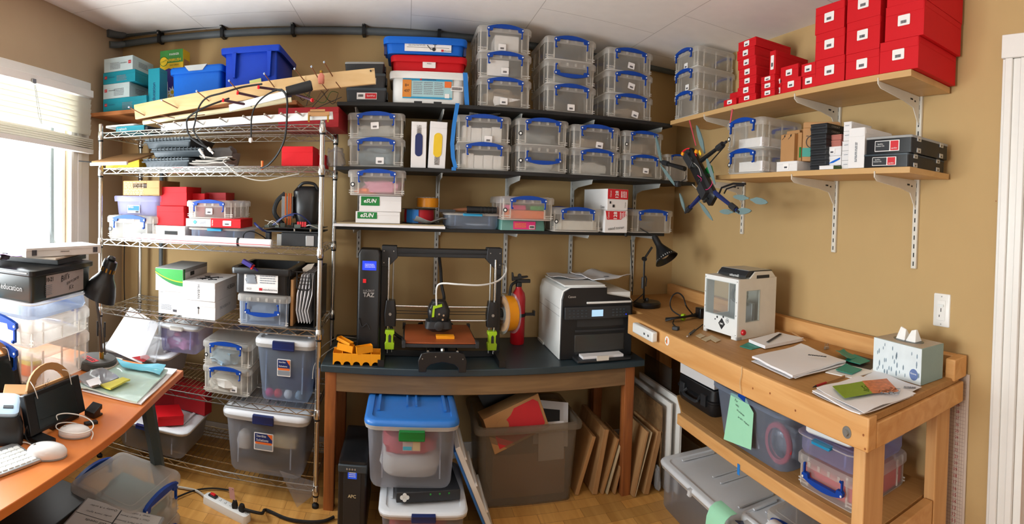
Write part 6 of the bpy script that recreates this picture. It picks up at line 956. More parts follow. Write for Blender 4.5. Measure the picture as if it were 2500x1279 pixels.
# ================================================================== quadcopter hanging from the shelf
o0 = pX(1707, 400, 1.33); Xd = 1.33
def dp(x, y, dx=0): return pX(x, y, Xd+dx)-o0
t = T('quadcopter', 'black quadcopter with grey propellers hanging on pink cord by the shelves', 'drone', o0)
b = B(); A, Cc = dp(1682,372), dp(1742,492); u = (Cc-A).normalized(); L_ = (Cc-A).length; q = Matrix.Translation((A+Cc)/2) @ u.to_track_quat('X', 'Y').to_matrix().to_4x4()
b.loft([(L_*.9,.055,.012,-.022),(L_,.07,.014,-.010),(L_,.07,.014,.008),(L_*.85,.05,.012,.020)]); b.xf(q); body = b.build('frame_plate', 'black_plastic', t)
b = B(); rd = random.Random(9)
for k in range(34): x, y, s_ = rd.uniform(-.45,.45)*L_, rd.uniform(-.024,.024), rd.uniform(.006,.016); b.cbox((x,y,rd.choice((-1,1))*rd.uniform(.014,.026)), (s_*1.6,s_,s_*.8), (rd.uniform(-20,20),rd.uniform(-20,20),rd.uniform(0,90)))
b.xf(q); b.build('component', mat('drone_parts','2a2d2c',.5,var=.6,scale=90), body)
b = B(); b.cbox((-L_*.32,.0,.02),(.09,.04,.03),(0,0,5)); b.cbox((L_*.3,0,.022),(.07,.045,.04)); b.xf(q); b.build('battery', 'charcoal', body, .004)
for (tip, root, m, nm) in [((1617,396),(1672,412),'black_plastic',0),((1768,350),(1712,392),'black_plastic',1),((1676,516),(1710,480),'arm_blue',2),((1800,514),(1745,470),'arm_blue',3)]:
    b = B(); a_, c_ = dp(*tip), dp(*root); b.tube([c_, c_+(a_-c_)*.5, a_], [.012,.010,.008], 6); ar = b.build('arm', m, t)
    b = B(); b.tube([a_-(a_-c_)*.28, a_-(a_-c_)*.05], .014, 8); b.tube([a_-(a_-c_)*.05, a_+(a_-c_)*.10], .006, 8); b.build('motor', 'charcoal', ar)
def blade(c0, tip, wd):
    c0, tp = dp(*c0), dp(*tip); u_ = (tp-c0); n_ = Vector((-1,0,0)); v_ = u_.normalized().cross(n_).normalized(); P = []
    for f, k in ((0,.25),(.12,.4),(.35,1),(.65,.95),(.9,.55),(1,.1)): P.append((f, k*wd/2))
    V = [c0+u_*f+v_*k for f, k in P]+[c0+u_*f-v_*k for f, k in reversed(P)]; n = len(V); b = B(); b.add([v+n_*.0012*(1) for v in V]+[v-n_*.0012+Vector((.003,0,0))*(i < 6) for i, v in enumerate(V)], [tuple(range(n)), tuple(reversed(range(n,2*n)))]+[(k, (k+1) % n, (k+1) % n+n, k+n) for k in range(n)]); return b.build('propeller_blade', 'prop_grey', t)
for c0, tip, wd in [((1720,374),(1700,306),.030),((1722,378),(1746,450),.026),((1616,402),(1600,330),.026),((1612,402),(1650,455),.022),((1672,516),(1659,472),.022),((1706,492),(1740,538),.022),((1790,518),(1757,516),.022),((1793,517),(1834,514),.026),((1832,487),(1874,494),.026),((1828,484),(1790,480),.022)]: blade(c0, tip, wd)
b = B(); b.tube([dp(1756,472),dp(1762,458),dp(1790,448),dp(1820,449)], .0045, 6); b.tube([dp(1768,472,-.02),dp(1774,461,-.02),dp(1798,453,-.02),dp(1816,453,-.02)], .0035, 6); b.build('landing_leg', 'black_plastic', t); b = B(); b.tube([dp(1733,398),dp(1768,358)], .003, 6); b.build('landing_leg', 'black_plastic', t)
b = B(); b.lump(dp(1655,450),(.03,.03,.032),3,.2); b.build('camera_pod', 'charcoal', t); b = B(); b.spline([dp(1663,443),dp(1672,438),dp(1676,428)], .002, 5); b.build('pod_wire', 'charcoal', t)
b = B(); b.spline([dp(1664,374),dp(1672,366),dp(1684,363),dp(1694,372),dp(1700,384),dp(1694,396)], .004, 6); b.build('red_wire', 'led_red', t)
for (x, y) in ((1667,376),(1700,370)): b = B(); b.cbox(dp(x,y,-.03),(.012,.018,.016),(20,10,0)); b.build('battery_connector', 'orange', t, .002)
b = B(); b.cbox(dp(1709,373,-.03),(.003,.024,.012),(50,0,0)); b.build('yellow_tag', 'yellow', t)
b = B(); b.spline([dp(1703,428,-.03),dp(1712,436,-.035),(dp(1711,443,-.03))], .0014, 5); b.spline([dp(1716,462,-.03),dp(1728,462,-.035),dp(1738,450,-.035),dp(1738,442,-.03)], .0014, 5); b.build('pink_zip_tie', 'pink', t)
b = B(); b.spline([dp(1694,398,-.03),dp(1706,410,-.035),dp(1712,430,-.03)], .0016, 5); b.spline([dp(1690,450,-.03),dp(1702,462,-.035),dp(1718,475,-.03),dp(1712,485,-.03)], .0016, 5); b.build('grey_wire', 'cable_grey', t)
b = B(); b.cbox(dp(1730,420,.03),(.02,.05,.04),(-30,0,0)); b.build('circuit_board', 'green_dark', t)
for (a_, c_, lb) in (((1684,294),(1699,355),'pink cord loop holding up the quadcopter'),((1789,266),(1783,300),'short pink cord tied to the next shelf bracket')):
    P0 = pX(*a_, XF-.004); P1 = pX(*c_, Xd if a_[0] < 1700 else XF-.01); b = B(); b.tube([P0, P1], .0022, 5); b.tube([P0+Vector((0,.006,0)), P1+Vector((0,.002,0))], .0022, 5); o = b.build('hanging_cord', mat('cord_pink','d85060',.6), None); tag(o, lb, 'cord')
# ================================================================== bench along the right wall
BZ = .90; BX = 1.12; BY0, BY1 = .885, 2.97; t = T('workbench', 'chunky pine workbench along the right wall with a lower shelf', 'workbench', (1.4, 1.9, 0)); ox, oy = 1.4, 1.9
def bb_(nm, x0, x1, y0, y1, z0, z1, m, bv=.004): b = B(); b.box(x0-ox, x1-ox, y0-oy, y1-oy, z0, z1); return b.build(nm, m, t, bv)
b = B(); b.prism([(BX+.01-ox,BY0+.01-oy),(XR-.05-ox,BY0+.01-oy),(XR-.05-ox,BY1-oy),(1.205-ox,BY1-oy),(1.205-ox,2.43-oy),(BX+.01-ox,2.43-oy)], BZ-.022, BZ, ax='z'); b.build('bench_top', 'bench_top_wood', t, .003); bb_('front_beam', BX, BX+.038, BY0, 2.43, BZ-.092, BZ-.0005, 'bench_wood'); bb_('end_beam', BX+.039, XR-.03, BY0, BY0+.038, BZ-.092, BZ-.023, 'bench_wood'); bb_('backsplash', XR-.049, XR-.012, BY0+.04, BY1, BZ-.02, BZ+.062, 'bench_wood'); bb_('backsplash_end', XR-.10, XR-.012, BY0+.0, BY0+.04, BZ-.01, BZ+.062, 'bench_wood')
bb_('leg', BX+.04, BX+.135, BY0+.04, BY0+.085, 0, BZ-.023, 'bench_leg_wood'); bb_('leg', XR-.14, XR-.05, BY0+.04, BY0+.085, 0, BZ-.023, 'bench_leg_wood'); bb_('leg', XR-.14, XR-.05, BY1-.1, BY1-.055, 0, BZ-.023, 'bench_leg_wood'); bb_('leg', BX+.10, BX+.19, BY1-.1, BY1-.055, TZ+.005, BZ-.023, 'bench_leg_wood')
SX = 1.25; SZ2 = .506; b = B(); b.prism([(x-ox,y-oy) for x, y in ((1.28,BY0+.09),(1.64,BY0+.09),(1.64,2.33),(1.37,2.33),(1.28,2.13))], SZ2-.014, SZ2, ax='z'); b.build('shelf_board', 'bench_top_wood', t, .002); bb_('shelf_beam', SX, SX+.038, BY0+.086, 2.12, SZ2-.048, SZ2-.001, 'bench_wood'); bb_('shelf_end_beam', BX+.14, XR-.145, BY0+.042, BY0+.08, SZ2-.09, SZ2-.0, 'bench_wood'); bb_('lower_rail', BX+.14, XR-.145, BY0+.042, BY0+.08, .26, .345, 'bench_wood')
pb_ = pX(2068, 1055, BX); b = B(); b.lathe([(.0165,-.002),(.0165,.0)], 20, (BX-ox,pb_.y-oy,pb_.z), 'x'); b.build('washer', 'dull_steel', t); b = B(); b.lathe([(.0095,-.009),(.0095,-.002)], 6, (BX-ox,pb_.y-oy,pb_.z), 'x'); b.build('bolt', 'dull_steel', t)
for (x, y) in ((1942,1002),(2108,1062),(2112,1096),(1880,960),(1838,948)): q = pX(x, y, BX); b = B(); b.lathe([(.0035,-.0008),(.0035,.0004)], 8, (BX-ox,q.y-oy,q.z), 'x'); b.build('knot', 'table_leg_wood', t)
q = pX(1629, 832, BX); b = B(); b.lathe([(.019,-.001),(.019,.0005)], 24, (BX-ox-.0005,q.y-oy,q.z), 'x'); s_ = b.build('round_sticker', 'sticker', t); b = B(); b.prism([(q.y-oy-.004,q.z-.012),(q.y-oy+.006,q.z-.010),(q.y-oy+.004,q.z+.013),(q.y-oy-.003,q.z+.011)], BX-ox-.0026,BX-ox-.0015, ax='x'); b.build('sticker_mark', 'orange_paint', s_); b = B(); b.prism([(q.y-oy+.003,q.z-.010),(q.y-oy+.012,q.z-.004),(q.y-oy+.008,q.z+.003)], BX-ox-.0024,BX-ox-.0015, ax='x'); b.build('sticker_mark', 'green', s_)
A = pX(1548, 800, BX-.03); Cc = pX(1597, 822, BX-.03); b = B(); b.cbox((A+Cc)/2+Vector((.004,0,0)), (.028, abs(A.y-Cc.y), .045)); ps_ = b.build('power_bar', 'white_plastic', None, .006); tag(ps_, 'white outlet bar fixed to the bench front beam by the printer', 'power strip'); b = B(); m_ = (A+Cc)/2
for k in (-.03,-.07): b.box(m_.x-.012,m_.x-.0095,m_.y+k-.003,m_.y+k,m_.z-.005,m_.z+.004); b.box(m_.x-.012,m_.x-.0095,m_.y+k+.005,m_.y+k+.008,m_.z-.005,m_.z+.004)
b.build('socket', 'ink', ps_)
ZB = BZ+.001
# ------------------------------------------------------------------ desk lamp on the bench
p = pZ(1577, 748, ZB); t = T('desk_lamp', 'black jointed desk lamp on the bench beside the laser printer', 'lamp', (p.x+.005, p.y, ZB)); o0 = Vector(t.location); Yl = p.y
b = B(); b.lathe([(.075,0),(.078,.004),(.078,.020),(.07,.028),(.012,.032),(.010,.045)], 32); b.build('base', 'black_plastic', t)
e0 = pY(1572,730,Yl)-o0; e1 = pY(1572,690,Yl)-o0; e2 = pY(1573,632,Yl)-o0; e3 = pY(1592,603,Yl-.02)-o0
b = B(); b.tube([(0,0,.03), e0, e1, e2], .006, 6); b.build('lower_arm', 'black_plastic', t, 0); b = B(); b.tube([e1+Vector((.012,0,-.02)), e1+Vector((.016,0,.02)), e1+Vector((.008,0,.035))], .004, 6); b.tube([e1+Vector((-.006,0,-.03)), e1+Vector((-.006,0,.03))], .009, 8); b.build('spring', 'charcoal', t)
b = B(); b.tube([e2, e3], .006, 6); b.lathe([(.011,-.012),(.011,.012)], 12, e2, 'y'); b.build('upper_arm', 'black_plastic', t)
hd = pY(1598,578,Yl-.02)-o0; op = pY(1628,634,Yl-.10)-o0; ax_ = (op-hd); Ls = ax_.length; Q = Matrix.Translation(hd) @ ax_.to_track_quat('Z','Y').to_matrix().to_4x4()
b = B(); b.lathe([(.002,-.010),(.014,-.006),(.018,.006),(.019,Ls*.35),(.026,Ls*.48),(.055,Ls*.85),(.068,Ls),(.066,Ls),(.053,Ls*.85),(.024,Ls*.5)], 32, cap=False); b.xf(Q); b.build('lamp_shade', 'black_plastic', t); b = B(); b.lathe([(.062,Ls*.93),(.052,Ls*.82),(.03,Ls*.62),(.004,Ls*.6)], 28, cap=False); b.xf(Q); b.build('reflector', 'bracket_grey', t); b = B(); b.lathe([(.012,Ls*.55),(.026,Ls*.75),(.020,Ls*.88),(.002,Ls*.92)], 16); b.xf(Q); b.build('bulb', 'trim_white', t)
cable('black lamp lead running up behind the shade to the shelf', [pY(1596,575,Yl-.02), pY(1570,562,2.6), pY(1545,545,2.64)], .0025); cable('black cord dropping from the lowest shelf past the printer to the bench', [pY(1540,585,2.95), pY(1542,640,2.94), pY(1545,690,2.92), pY(1543,720,2.88)], .003); cable('short black lead from the lamp base joint', [pY(1572,716,Yl), pY(1556,730,Yl), pY(1546,738,Yl+.02)], .003)
# ------------------------------------------------------------------ power brick and leads
q = pZ(1655,770,ZB+.012); t = T('cable_bundle', 'bundle of black leads with a lime tie and a looping cable', 'cable', (q.x, q.y, ZB)); o0 = Vector(t.location); b = B()
for k in range(3): b.spline([pZ(1625,778+k*2,ZB+.008)-o0, pZ(1650,776,ZB+.014+k*.004)-o0, pZ(1680,772,ZB+.016)-o0, pZ(1712,770-k*4,ZB+.01)-o0], .0055, 6)
b.spline([pZ(1692,768,ZB+.012)-o0, pX(1676,748,1.30)-o0, pX(1668,725,1.31)-o0, pX(1655,715,1.32)-o0, pX(1642,722,1.32)-o0, pX(1636,740,1.31)-o0, pX(1642,758,1.30)-o0, pZ(1665,773,ZB+.014)-o0], .0035, 6); b.spline([pZ(1645,782,ZB+.006)-o0, pZ(1643,790,ZB+.006)-o0, pZ(1650,797,ZB+.008)-o0], .003, 6); b.build('lead', 'black_rubber', t)
b = B(); u_ = pZ(1668,774,ZB+.016)-o0; b.cyl(u_+Vector((-.004,.006,0)), u_+Vector((.004,-.006,0)), .016, n=12); b.build('cable_tie', 'lime', t); b = B(); b.cbox(pZ(1650,801,ZB+.008)-o0,(.022,.03,.016),(0,0,30)); b.build('plug', 'charcoal', t, .003)
q = pZ(1690,808,ZB+.006); t = T('usb_lead', 'short black USB lead with silver tip in front of the milling machine', 'cable', q); o0 = Vector(q); b = B(); b.spline([pZ(1716,792,ZB+.006)-o0, pZ(1706,800,ZB+.006)-o0, pZ(1698,806,ZB+.006)-o0], .0028, 6); b.build('lead', 'black_rubber', t); b = B(); a_ = pZ(1696,806,ZB+.006)-o0; c_ = pZ(1684,816,ZB+.006)-o0; b.tube([a_, c_], .006, 6); b.build('plug', 'charcoal', t); b = B(); b.tube([c_, c_+(c_-a_)*.5], .004, 4); b.build('tip', 'chrome', t)
q = pZ(1718,770,ZB); b = B(); b.box(-.02,.02,-.025,.025,0,.05); o = b.build('power_brick', 'black_plastic', None, .004); o.location = (pZ(1712,778,ZB).x+.01, pZ(1712,778,ZB).y+.02, ZB); tag(o, 'black power brick tucked against the milling machine', 'power adaptor')
# ------------------------------------------------------------------ small desktop mill
c0, c1, c2 = pZ(1717,806,ZB), pZ(1798,832,ZB), pZ(1888,817,ZB); fr = c1-c0; wm = fr.length; ang = math.degrees(math.atan2(fr.y, fr.x)); rt = c2-c1; dm = rt.length; hm_ = pY(1723,668,c0.y).z-ZB
t = T('desktop_mill', 'small white desktop milling machine with clear windows on the bench', 'milling machine', c0, ang); w, d, h = wm, .235, hm_; q = .008
b = B(); zt = h
def panel(nm, outer, holes, mk, m):
    """flat panel with a rectangular opening: four strips round the hole plus rest"""
    b = B(); (x0,z0,x1,z1) = outer; (a0,b0,a1,b1) = holes; mk(b, x0, a0, z0, z1); mk(b, a1, x1, z0, z1); mk(b, a0, a1, z0, b0); mk(b, a0, a1, b1, z1); return b.build(nm, m, t, 0)
panel('front_panel', (0,.012,w,h), (.012,.085,w-.018,h-.02), lambda b, x0, x1, z0, z1: b.box(x0,x1,0,q,z0,z1), 'white_plastic'); panel('left_panel', (0,0,d,h), (.05,.07,d*.62,h-.03), lambda b, y0, y1, z0, z1: b.box(0,q,y0+q*(y0 == 0),y1,z0,z1), 'bracket_cream'); panel('right_panel', (0,0,d,h), (.05,.07,d*.55,h-.05), lambda b, y0, y1, z0, z1: b.box(w-q,w,y0+q*(y0 == 0),y1,z0,z1), 'bracket_cream')
b = B(); b.box(q,w-q,d-q,d,.0,h); b.build('back_panel', 'bracket_cream', t); b = B(); b.box(q,w-q,q,d-q,.02,.03); b.box(q,w-q,q,d*.36,h-.012,h-.004); b.build('inner_deck', 'white_plastic', t)
b = B(); b.prism([(d*.28,h),(d*.98,h),(d*.86,h+.028),(d*.42,h+.028)], 0,q, ax='x'); b.build('handle_side', 'bracket_cream', t, .002); b = B(); b.prism([(d*.28,h),(d*.98,h),(d*.86,h+.028),(d*.42,h+.028)], w-q,w, ax='x'); hs = b.build('handle_side', 'bracket_cream', t, .002); b = B(); b.box(w-q-.001,w+.0008,d*.45,d*.8,h-.002,h+.014); b.build('grip_slot', 'slot', hs, .003)
b = B(); b.prism([(d*.22,h+.002),(d*.92,h+.02),(d*.92,h+.03),(d*.3,h+.03),(d*.22,h+.012)], .03,w-.012, ax='x'); tc_ = b.build('top_cover', 'charcoal', t, .002); b = B(); b.box(.035,w-.018,d*.32,d*.88,h+.0302,h+.032); b.build('top_plate', 'silver', tc_); text(tc_, 'othermill', .06, (w*.62,d*.22-.001,h+.008), 'white_ink')
b = B(); b.box(.010,w-.016,-.002,0,.083,h-.018); b.build('front_window', 'pane_clear', t); b = B(); b.box(w,w+.002,.048,d*.56,.068,h-.048); b.build('side_window', 'pane_clear', t)
b = B(); b.cyl((w*.72,d*.42,h*.62),(w*.72,d*.42,h-.02),.016,n=16); [b.lathe([(.0175,z_),(.0175,z_+.003)], 16, (w*.72,d*.42,0)) for z_ in (h*.66,h*.72,h*.78)]; b.cyl((w*.72,d*.42,h*.5),(w*.72,d*.42,h*.62),.009,.013,12); b.build('spindle', 'chrome', t); b = B(); b.spline([(w*.5,d*.4,h*.86),(w*.42,d*.38,h*.7),(w*.46,d*.36,h*.58),(w*.6,d*.38,h*.56),(w*.68,d*.4,h*.62)], .007, 8); b.build('hose', 'charcoal', t); b = B(); b.box(w*.2,w*.85,d*.5,d*.58,.04,h*.55); b.box(w*.12,w*.9,d*.3,d*.62,.03,.045); b.build('motion_stage', 'silver', t, .002)
b = B(); P = [(w*.56,.052-.024),(w*.56+.022,.052),(w*.56,.052+.024),(w*.56-.022,.052)]; b.prism(P, -.0012, 0); lg = b.build('emblem', 'ink', t); text(lg, 'OMC', .024, (w*.56,-.0014,.052), 'white_ink', roll=0, bold=.02)
for (x, z_, r_) in ((.42,.075,.005),(.36,.064,.0035),(.60,.082,.005)): b = B(); b.lathe([(r_,-.001),(r_,0)], 12, (w*x,0,z_), 'y'); b.build('printed_mark', 'ink', t)
b = B(); b.lathe([(.008,-.0008),(.0095,-.0008),(.0095,.0),(.008,0)], 16, (w*.72,0,.070), 'y', cap=False); b.lathe([(.003,-.001),(.003,0)], 8, (w*.72,0,.070), 'y'); b.build('printed_mark', 'ink', t)
sc = B(); [sc.lathe([(.0022,-.0012),(.0022,0)], 8, (x,0,z_), 'y') for x, z_ in ((.008,.02),(w-.008,.02),(.006,h*.45),(w-.009,h*.4),(.006,h-.01),(w-.008,h-.01),(w-.009,h*.62),(.006,h*.7))]; o = sc.build('screw', 'dull_steel', t); o['kind'] = 'stuff'
b = B(); b.lathe([(.012,0),(.012,.008),(.009,.012)], 14, (w,.035,.03), 'x'); b.build('stop_button', 'red_plastic', t); b = B(); b.box(.0,.02,0,q,0,.013); b.box(w-.035,w,0,q,0,.013); b.box(w-q,w,0,.03,0,.012); b.build('foot', 'white_plastic', t)
# ------------------------------------------------------------------ papers on the bench
def paper_at(nm, lb, pts, m='paper', th=.004, curl=.008, z=ZB, seed=1, cat='papers', g=None):
    P = [pZ(x, y, z) for x, y in pts]; c = (P[0]+P[1]+P[2]+P[3])/4; n = 6; b = B(); V = []
    for lay in (0, th):
        for i in range(n+1):
            for k in range(n+1):
                a, e = i/n, k/n; p_ = (P[0]*(1-a)+P[1]*a)*(1-e)+(P[3]*(1-a)+P[2]*a)*e-c; V.append((p_.x, p_.y, lay+curl*max(0, noise.noise(Vector((p_.x*9+seed, p_.y*9, seed)))+.25)*(abs(a-.5)+abs(e-.5))*1.4))
    N1 = (n+1)**2; fs = []
    for i in range(n):
        for k in range(n): a = i*(n+1)+k; q = (a, a+1, a+n+2, a+n+1); fs += [q, tuple(N1+j for j in reversed(q))]
    bd = [i*(n+1) for i in range(n+1)]+[n*(n+1)+k for k in range(1, n+1)]+[i*(n+1)+n for i in range(n-1, -1, -1)]+[k for k in range(n-1, 0, -1)]
    fs += [(bd[j], bd[(j+1) % len(bd)], N1+bd[(j+1) % len(bd)], N1+bd[j]) for j in range(len(bd))]
    b.add(V, fs); o = b.build(nm, m, None); o.location = (c.x, c.y, z); tag(o, lb, cat, g); return o
o = paper_at('green_card', 'teal green card sticking out from under the white envelopes', [(1806,846),(1842,830),(1880,843),(1835,854)], 'teal_note', .002, .002, cat='card')
o = paper_at('envelope_stack', 'white envelopes bound with a dark band beside the mill', [(1828,836),(1900,818),(1962,832),(1868,852)], 'paper', .012, .004, ZB+.003); e_ = B(); e_.cbox((.0,.0,.0165),(.012,.17,.001),(0,0,-60)); e_.build('rubber_band', 'charcoal', o)
o = paper_at('kraft_envelope', 'brown envelope edge below the big pile of white papers', [(1840,882),(1925,855),(2060,896),(1930,926)], 'kraft', .003, .003, ZB, cat='envelope')
for i_, (dx, dy) in enumerate(((-6,4),(3,-4),(8,3))): paper_at('paper_sheet', ['lowest sheet poking out left of the big paper pile','sheet poking out at the back of the big paper pile','sheet poking out right of the big paper pile'][i_], [(1840+dx,878+dy),(1956+dx,848+dy),(2062+dx,887+dy),(1934+dx,921+dy)], 'paper', .001, .004, ZB+.003+i_*.0015, 20+i_, 'paper', 'sheets of the big paper pile')
o = paper_at('paper_pile', 'big pile of white papers in the middle of the bench', [(1836,876),(1955,846),(2065,886),(1935,922)], 'paper', .007, .008, ZB+.009, 3); lines(o, 'print', 3, .07,.012,(.05,-.05,.021),'grey_ink' if False else 'ink','top', roll=-60)
b = B(); q = pZ(1850,890,ZB); b.spline([(BX-.002, q.y, BZ+.004), (BX-.005, q.y-.004, BZ-.02), (BX-.006, q.y+.003, BZ-.05), (BX-.005, q.y-.006, BZ-.085)], .0012, 5); o = b.build('string', 'kraft_pale', None); tag(o, 'pale string hanging over the bench edge below the paper pile', 'string')
paper_at('white_folder', 'white rounded folder under the teal tags', [(2015,910),(2070,884),(2150,905),(2080,924)], 'trim_white', .003, .002, cat='folder'); paper_at('dark_folder', 'dark folder behind the tissue box beside teal tags', [(2050,888),(2085,868),(2150,885),(2125,905)], 'charcoal', .004, .002, ZB, 4, 'folder')
paper_at('teal_tag', 'teal tag lying in front of the dark folder', [(2040,905),(2065,890),(2105,902),(2080,914)], 'teal_note', .0015, .004, ZB+.006, 2, 'tag', 'teal tags on the bench'); paper_at('teal_tag', 'folded teal tag standing open behind the paper pile', [(2040,862),(2060,856),(2095,872),(2070,880)], 'teal_note', .0015, .02, ZB+.012, 5, 'tag', 'teal tags on the bench'); paper_at('teal_tag', 'wide teal tag on the dark folder', [(2062,880),(2085,868),(2125,882),(2100,890)], 'teal_note', .0015, .004, ZB+.010, 6, 'tag', 'teal tags on the bench')
o = paper_at('letter_sheet', 'loose letter with a barcode in front of the tissue box', [(2060,945),(2140,905),(2250,950),(2160,985)], 'paper', .001, .006, ZB+.001, 7, 'paper', 'letters at the bench corner'); q = pZ(2222,946,ZB+.008)-Vector(o.location); bars(o, .04,.012,(q.x,q.y,.0075),'top', roll=-60)
for i_, (dx, dy) in enumerate(((-6,5),(6,-5))): paper_at('letter_sheet', ['lowest letter sticking out towards the bench corner','letter sticking out behind the bench corner pile'][i_], [(1988+dx,955+dy),(2092+dx,924+dy),(2228+dx,966+dy),(2104+dx,1010+dy*.6)], 'paper', .001, .006, ZB+.002+i_*.003, 30+i_, 'paper', 'letters at the bench corner')
o = paper_at('letter_sheet', 'bottom letters of the pile at the bench corner', [(1983,958),(2090,925),(2230,968),(2100,1016)], 'paper', .003, .008, ZB+.008, 8, 'paper', 'letters at the bench corner'); o2 = paper_at('letter_sheet', 'top letter of the pile at the bench corner', [(1993,950),(2095,920),(2236,962),(2110,1010)], 'paper', .001, .008, ZB+.014, 9, 'paper', 'letters at the bench corner'); lines(o2, 'print', 5, .14,.06,(.03,-.03,.010),'grey_ink','top', roll=-62, fill=1)
o = paper_at('leaflet', 'lime green and orange leaflet on the letters', [(2032,945),(2105,932),(2130,960),(2062,972)], mat('lime_dark','7c9a1c',.5), .0012, .002, ZB+.024, 2, 'leaflet'); o = paper_at('leaflet_picture', 'orange photo strip half of the green leaflet', [(2105,932),(2165,925),(2195,956),(2130,960)], mat('orange_pic','c8703c',.5,var=.7,scale=60), .0012, .002, ZB+.024, 2, 'leaflet')
A, Cc = pZ(1984,945,ZB+.005), pZ(2062,918,ZB+.005); t = T('pencil', 'red and tan pencil lying between the paper piles', 'pencil', A); b = B(); u_ = Cc-A; b.cyl(u_*.1, u_, .0036, n=6); b.build('barrel', 'kraft', t); b = B(); b.cyl((0,0,0), u_*.1, .0008, .0036, 6); b.build('point', 'ink', t); b = B(); b.cyl(u_*.1, u_*.4, .0038, n=6); b.build('red_part', 'red_card_dark', t)
A, Cc = pZ(1935,812,ZB+.02), pZ(1968,832,ZB+.01); b = B(); b.cyl(A, Cc, .004, .003, 6); o = b.build('craft_stick', 'kraft', None); tag(o, 'thin tan stick leaning on the bench backsplash behind the envelopes', 'stick')
# card scraps left of the mill
for i, (x, y) in enumerate(((1708,820),(1722,828),(1735,824),(1746,830))): paper_at('card_scrap', ['first','second','third','fourth'][i]+' tan card scrap from the left in front of the mill', [(x-10,y),(x+2,y-5),(x+14,y+1),(x+2,y+6)], 'kraft_pale', .0015, .001, ZB+.0002*i, i, 'card', 'tan card scraps by the mill')
# binder clip
q = pZ(2018,852,ZB); t = T('binder_clip', 'small silver wire clip standing behind the paper pile', 'clip', q); b = B(); b.tube([(-.012,0,0),(-.008,0,.022),(.0,0,.014),(.008,0,.022),(.012,0,0)], .0012, 5); b.build('wire', 'chrome', t); b = B(); b.cbox((0,0,.005),(.022,.008,.010)); b.build('jaw', 'silver', t)
# tissue box
c0, c1, c2 = pZ(2131,905,ZB+.0), pZ(2248,942,ZB), pZ(2288,925,ZB); w = (c1-c0).length; ang = math.degrees(math.atan2((c1-c0).y,(c1-c0).x)); d = .12; h = .115; t = T('tissue_box', 'patterned tissue box with a white tissue pulled up at the bench end', 'tissue box', c0+(c1-c0)/2, ang)
b = B(); b.box(-w/2,w/2,0,d,0,h); b.build('body', mat('tissue_side','8fa39a',.5), t, .001); p = patch(t, 'patterned_front', w*.995, h*.99, (0,-.0006,h/2), mat('tissue_front','dfe6e8',.5,var=.12,scale=20)); rd = random.Random(8); b = B()
for k in range(34): x, z_ = rd.uniform(-.46,.46)*w, rd.uniform(.1,.9)*h; s_ = rd.uniform(.5,1); b.prism([(x,z_-.012*s_),(x+.003*s_,z_-.006*s_),(x+.0028*s_,z_+.004*s_),(x,z_+.010*s_),(x-.0028*s_,z_+.004*s_),(x-.003*s_,z_-.006*s_)], -.0018,-.0011)
f_ = b.build('feather_pattern', mat('feather','7d8f9c',.5,var=.5,scale=40), p); f_['kind'] = 'stuff'; b = B(); b.lathe([(.018,-.0024),(.018,-.001)], 24, (w*.36,0,h*.25), 'y'); lg = b.build('brand_disc', mat('disc_blue','6478a8',.5), p); text(lg, 'Kleenex', .026, (w*.36,-.0026,h*.28), 'white_ink')
patch(t, 'patterned_top', w*.97, d*.96, (0,d/2,h+.0002), mat('tissue_top','b7a894',.5,var=.15,scale=40), 'top'); b = B(); b.v = []; b.prism([(w*.3*math.cos(a), d/2+d*.26*math.sin(a)) for a in [R(k*18) for k in range(20)]], h+.0005,h+.002, ax='z'); b.build('opening', mat('film_grey','4c5250',.3), t)
b = B()
for s in (-1, 1):
    ring = []; b.add([(s*.002,d/2-.02,h+.002),(s*.045,d/2-.018,h+.002),(s*.035,d/2-.004,h+.042),(s*.012,d/2,h+.036),(s*.002,d/2+.02,h+.002),(s*.045,d/2+.02,h+.002),(s*.037,d/2+.004,h+.042),(s*.014,d/2+.006,h+.034)], [(0,1,2,3),(5,4,7,6),(1,5,6,2),(3,2,6,7),(0,3,7,4),(0,4,5,1)])
o = b.build('tissue', 'tissue', None, .002); o.location = t.location; o.rotation_euler = t.rotation_euler; tag(o, 'white tissue tuft pulled out of the tissue box', 'tissue')
# ------------------------------------------------------------------ wall switch, measuring board, nail holes
q = pX(2300,757,XR); t = T('light_switch', 'white wall plate with dimmer switch above the tissue box', 'switch', (XR, q.y, q.z), -90); b = B(); b.loft([(.072,.118,.004,0),(.070,.116,.004,.004),(.064,.110,.004,.006)]); b.xf(Matrix.Rotation(R(90),4,'X')); b.build('plate', 'trim_white', t); b = B(); b.box(-.018,.018,-.0085,-.006,-.036,.036); s_ = b.build('rocker', 'trim_white', t, .002); b = B(); b.box(-.012,.012,-.013,-.0085,.014,.022); b.build('slider', 'white_plastic', s_); b = B(); b.box(-.0015,.0015,-.0092,-.0085,-.005,.008); b.box(-.008,-.005,-.0092,-.0085,-.024,-.016); b.build('marks', 'ink', s_)
b = B(); [b.cyl((0,-.0072,z_),(0,-.006,z_),.0025,n=8) for z_ in (-.049,.049)]; b.build('screw', 'dull_steel', t)
for i, (x, y) in enumerate(((2461,96),(2446,296),(2432,491))): q = pX(x, y, XR); b = B(); b.lathe([(.0025,-.001),(.0015,.0)], 8, (XR-.0002,q.y,q.z), 'x'); o = b.build('nail_head', 'table_leg_wood', None); tag(o, '%s nail hole beside the door casing' % ['highest','middle','lowest'][i], 'nail', 'nail holes by the door')
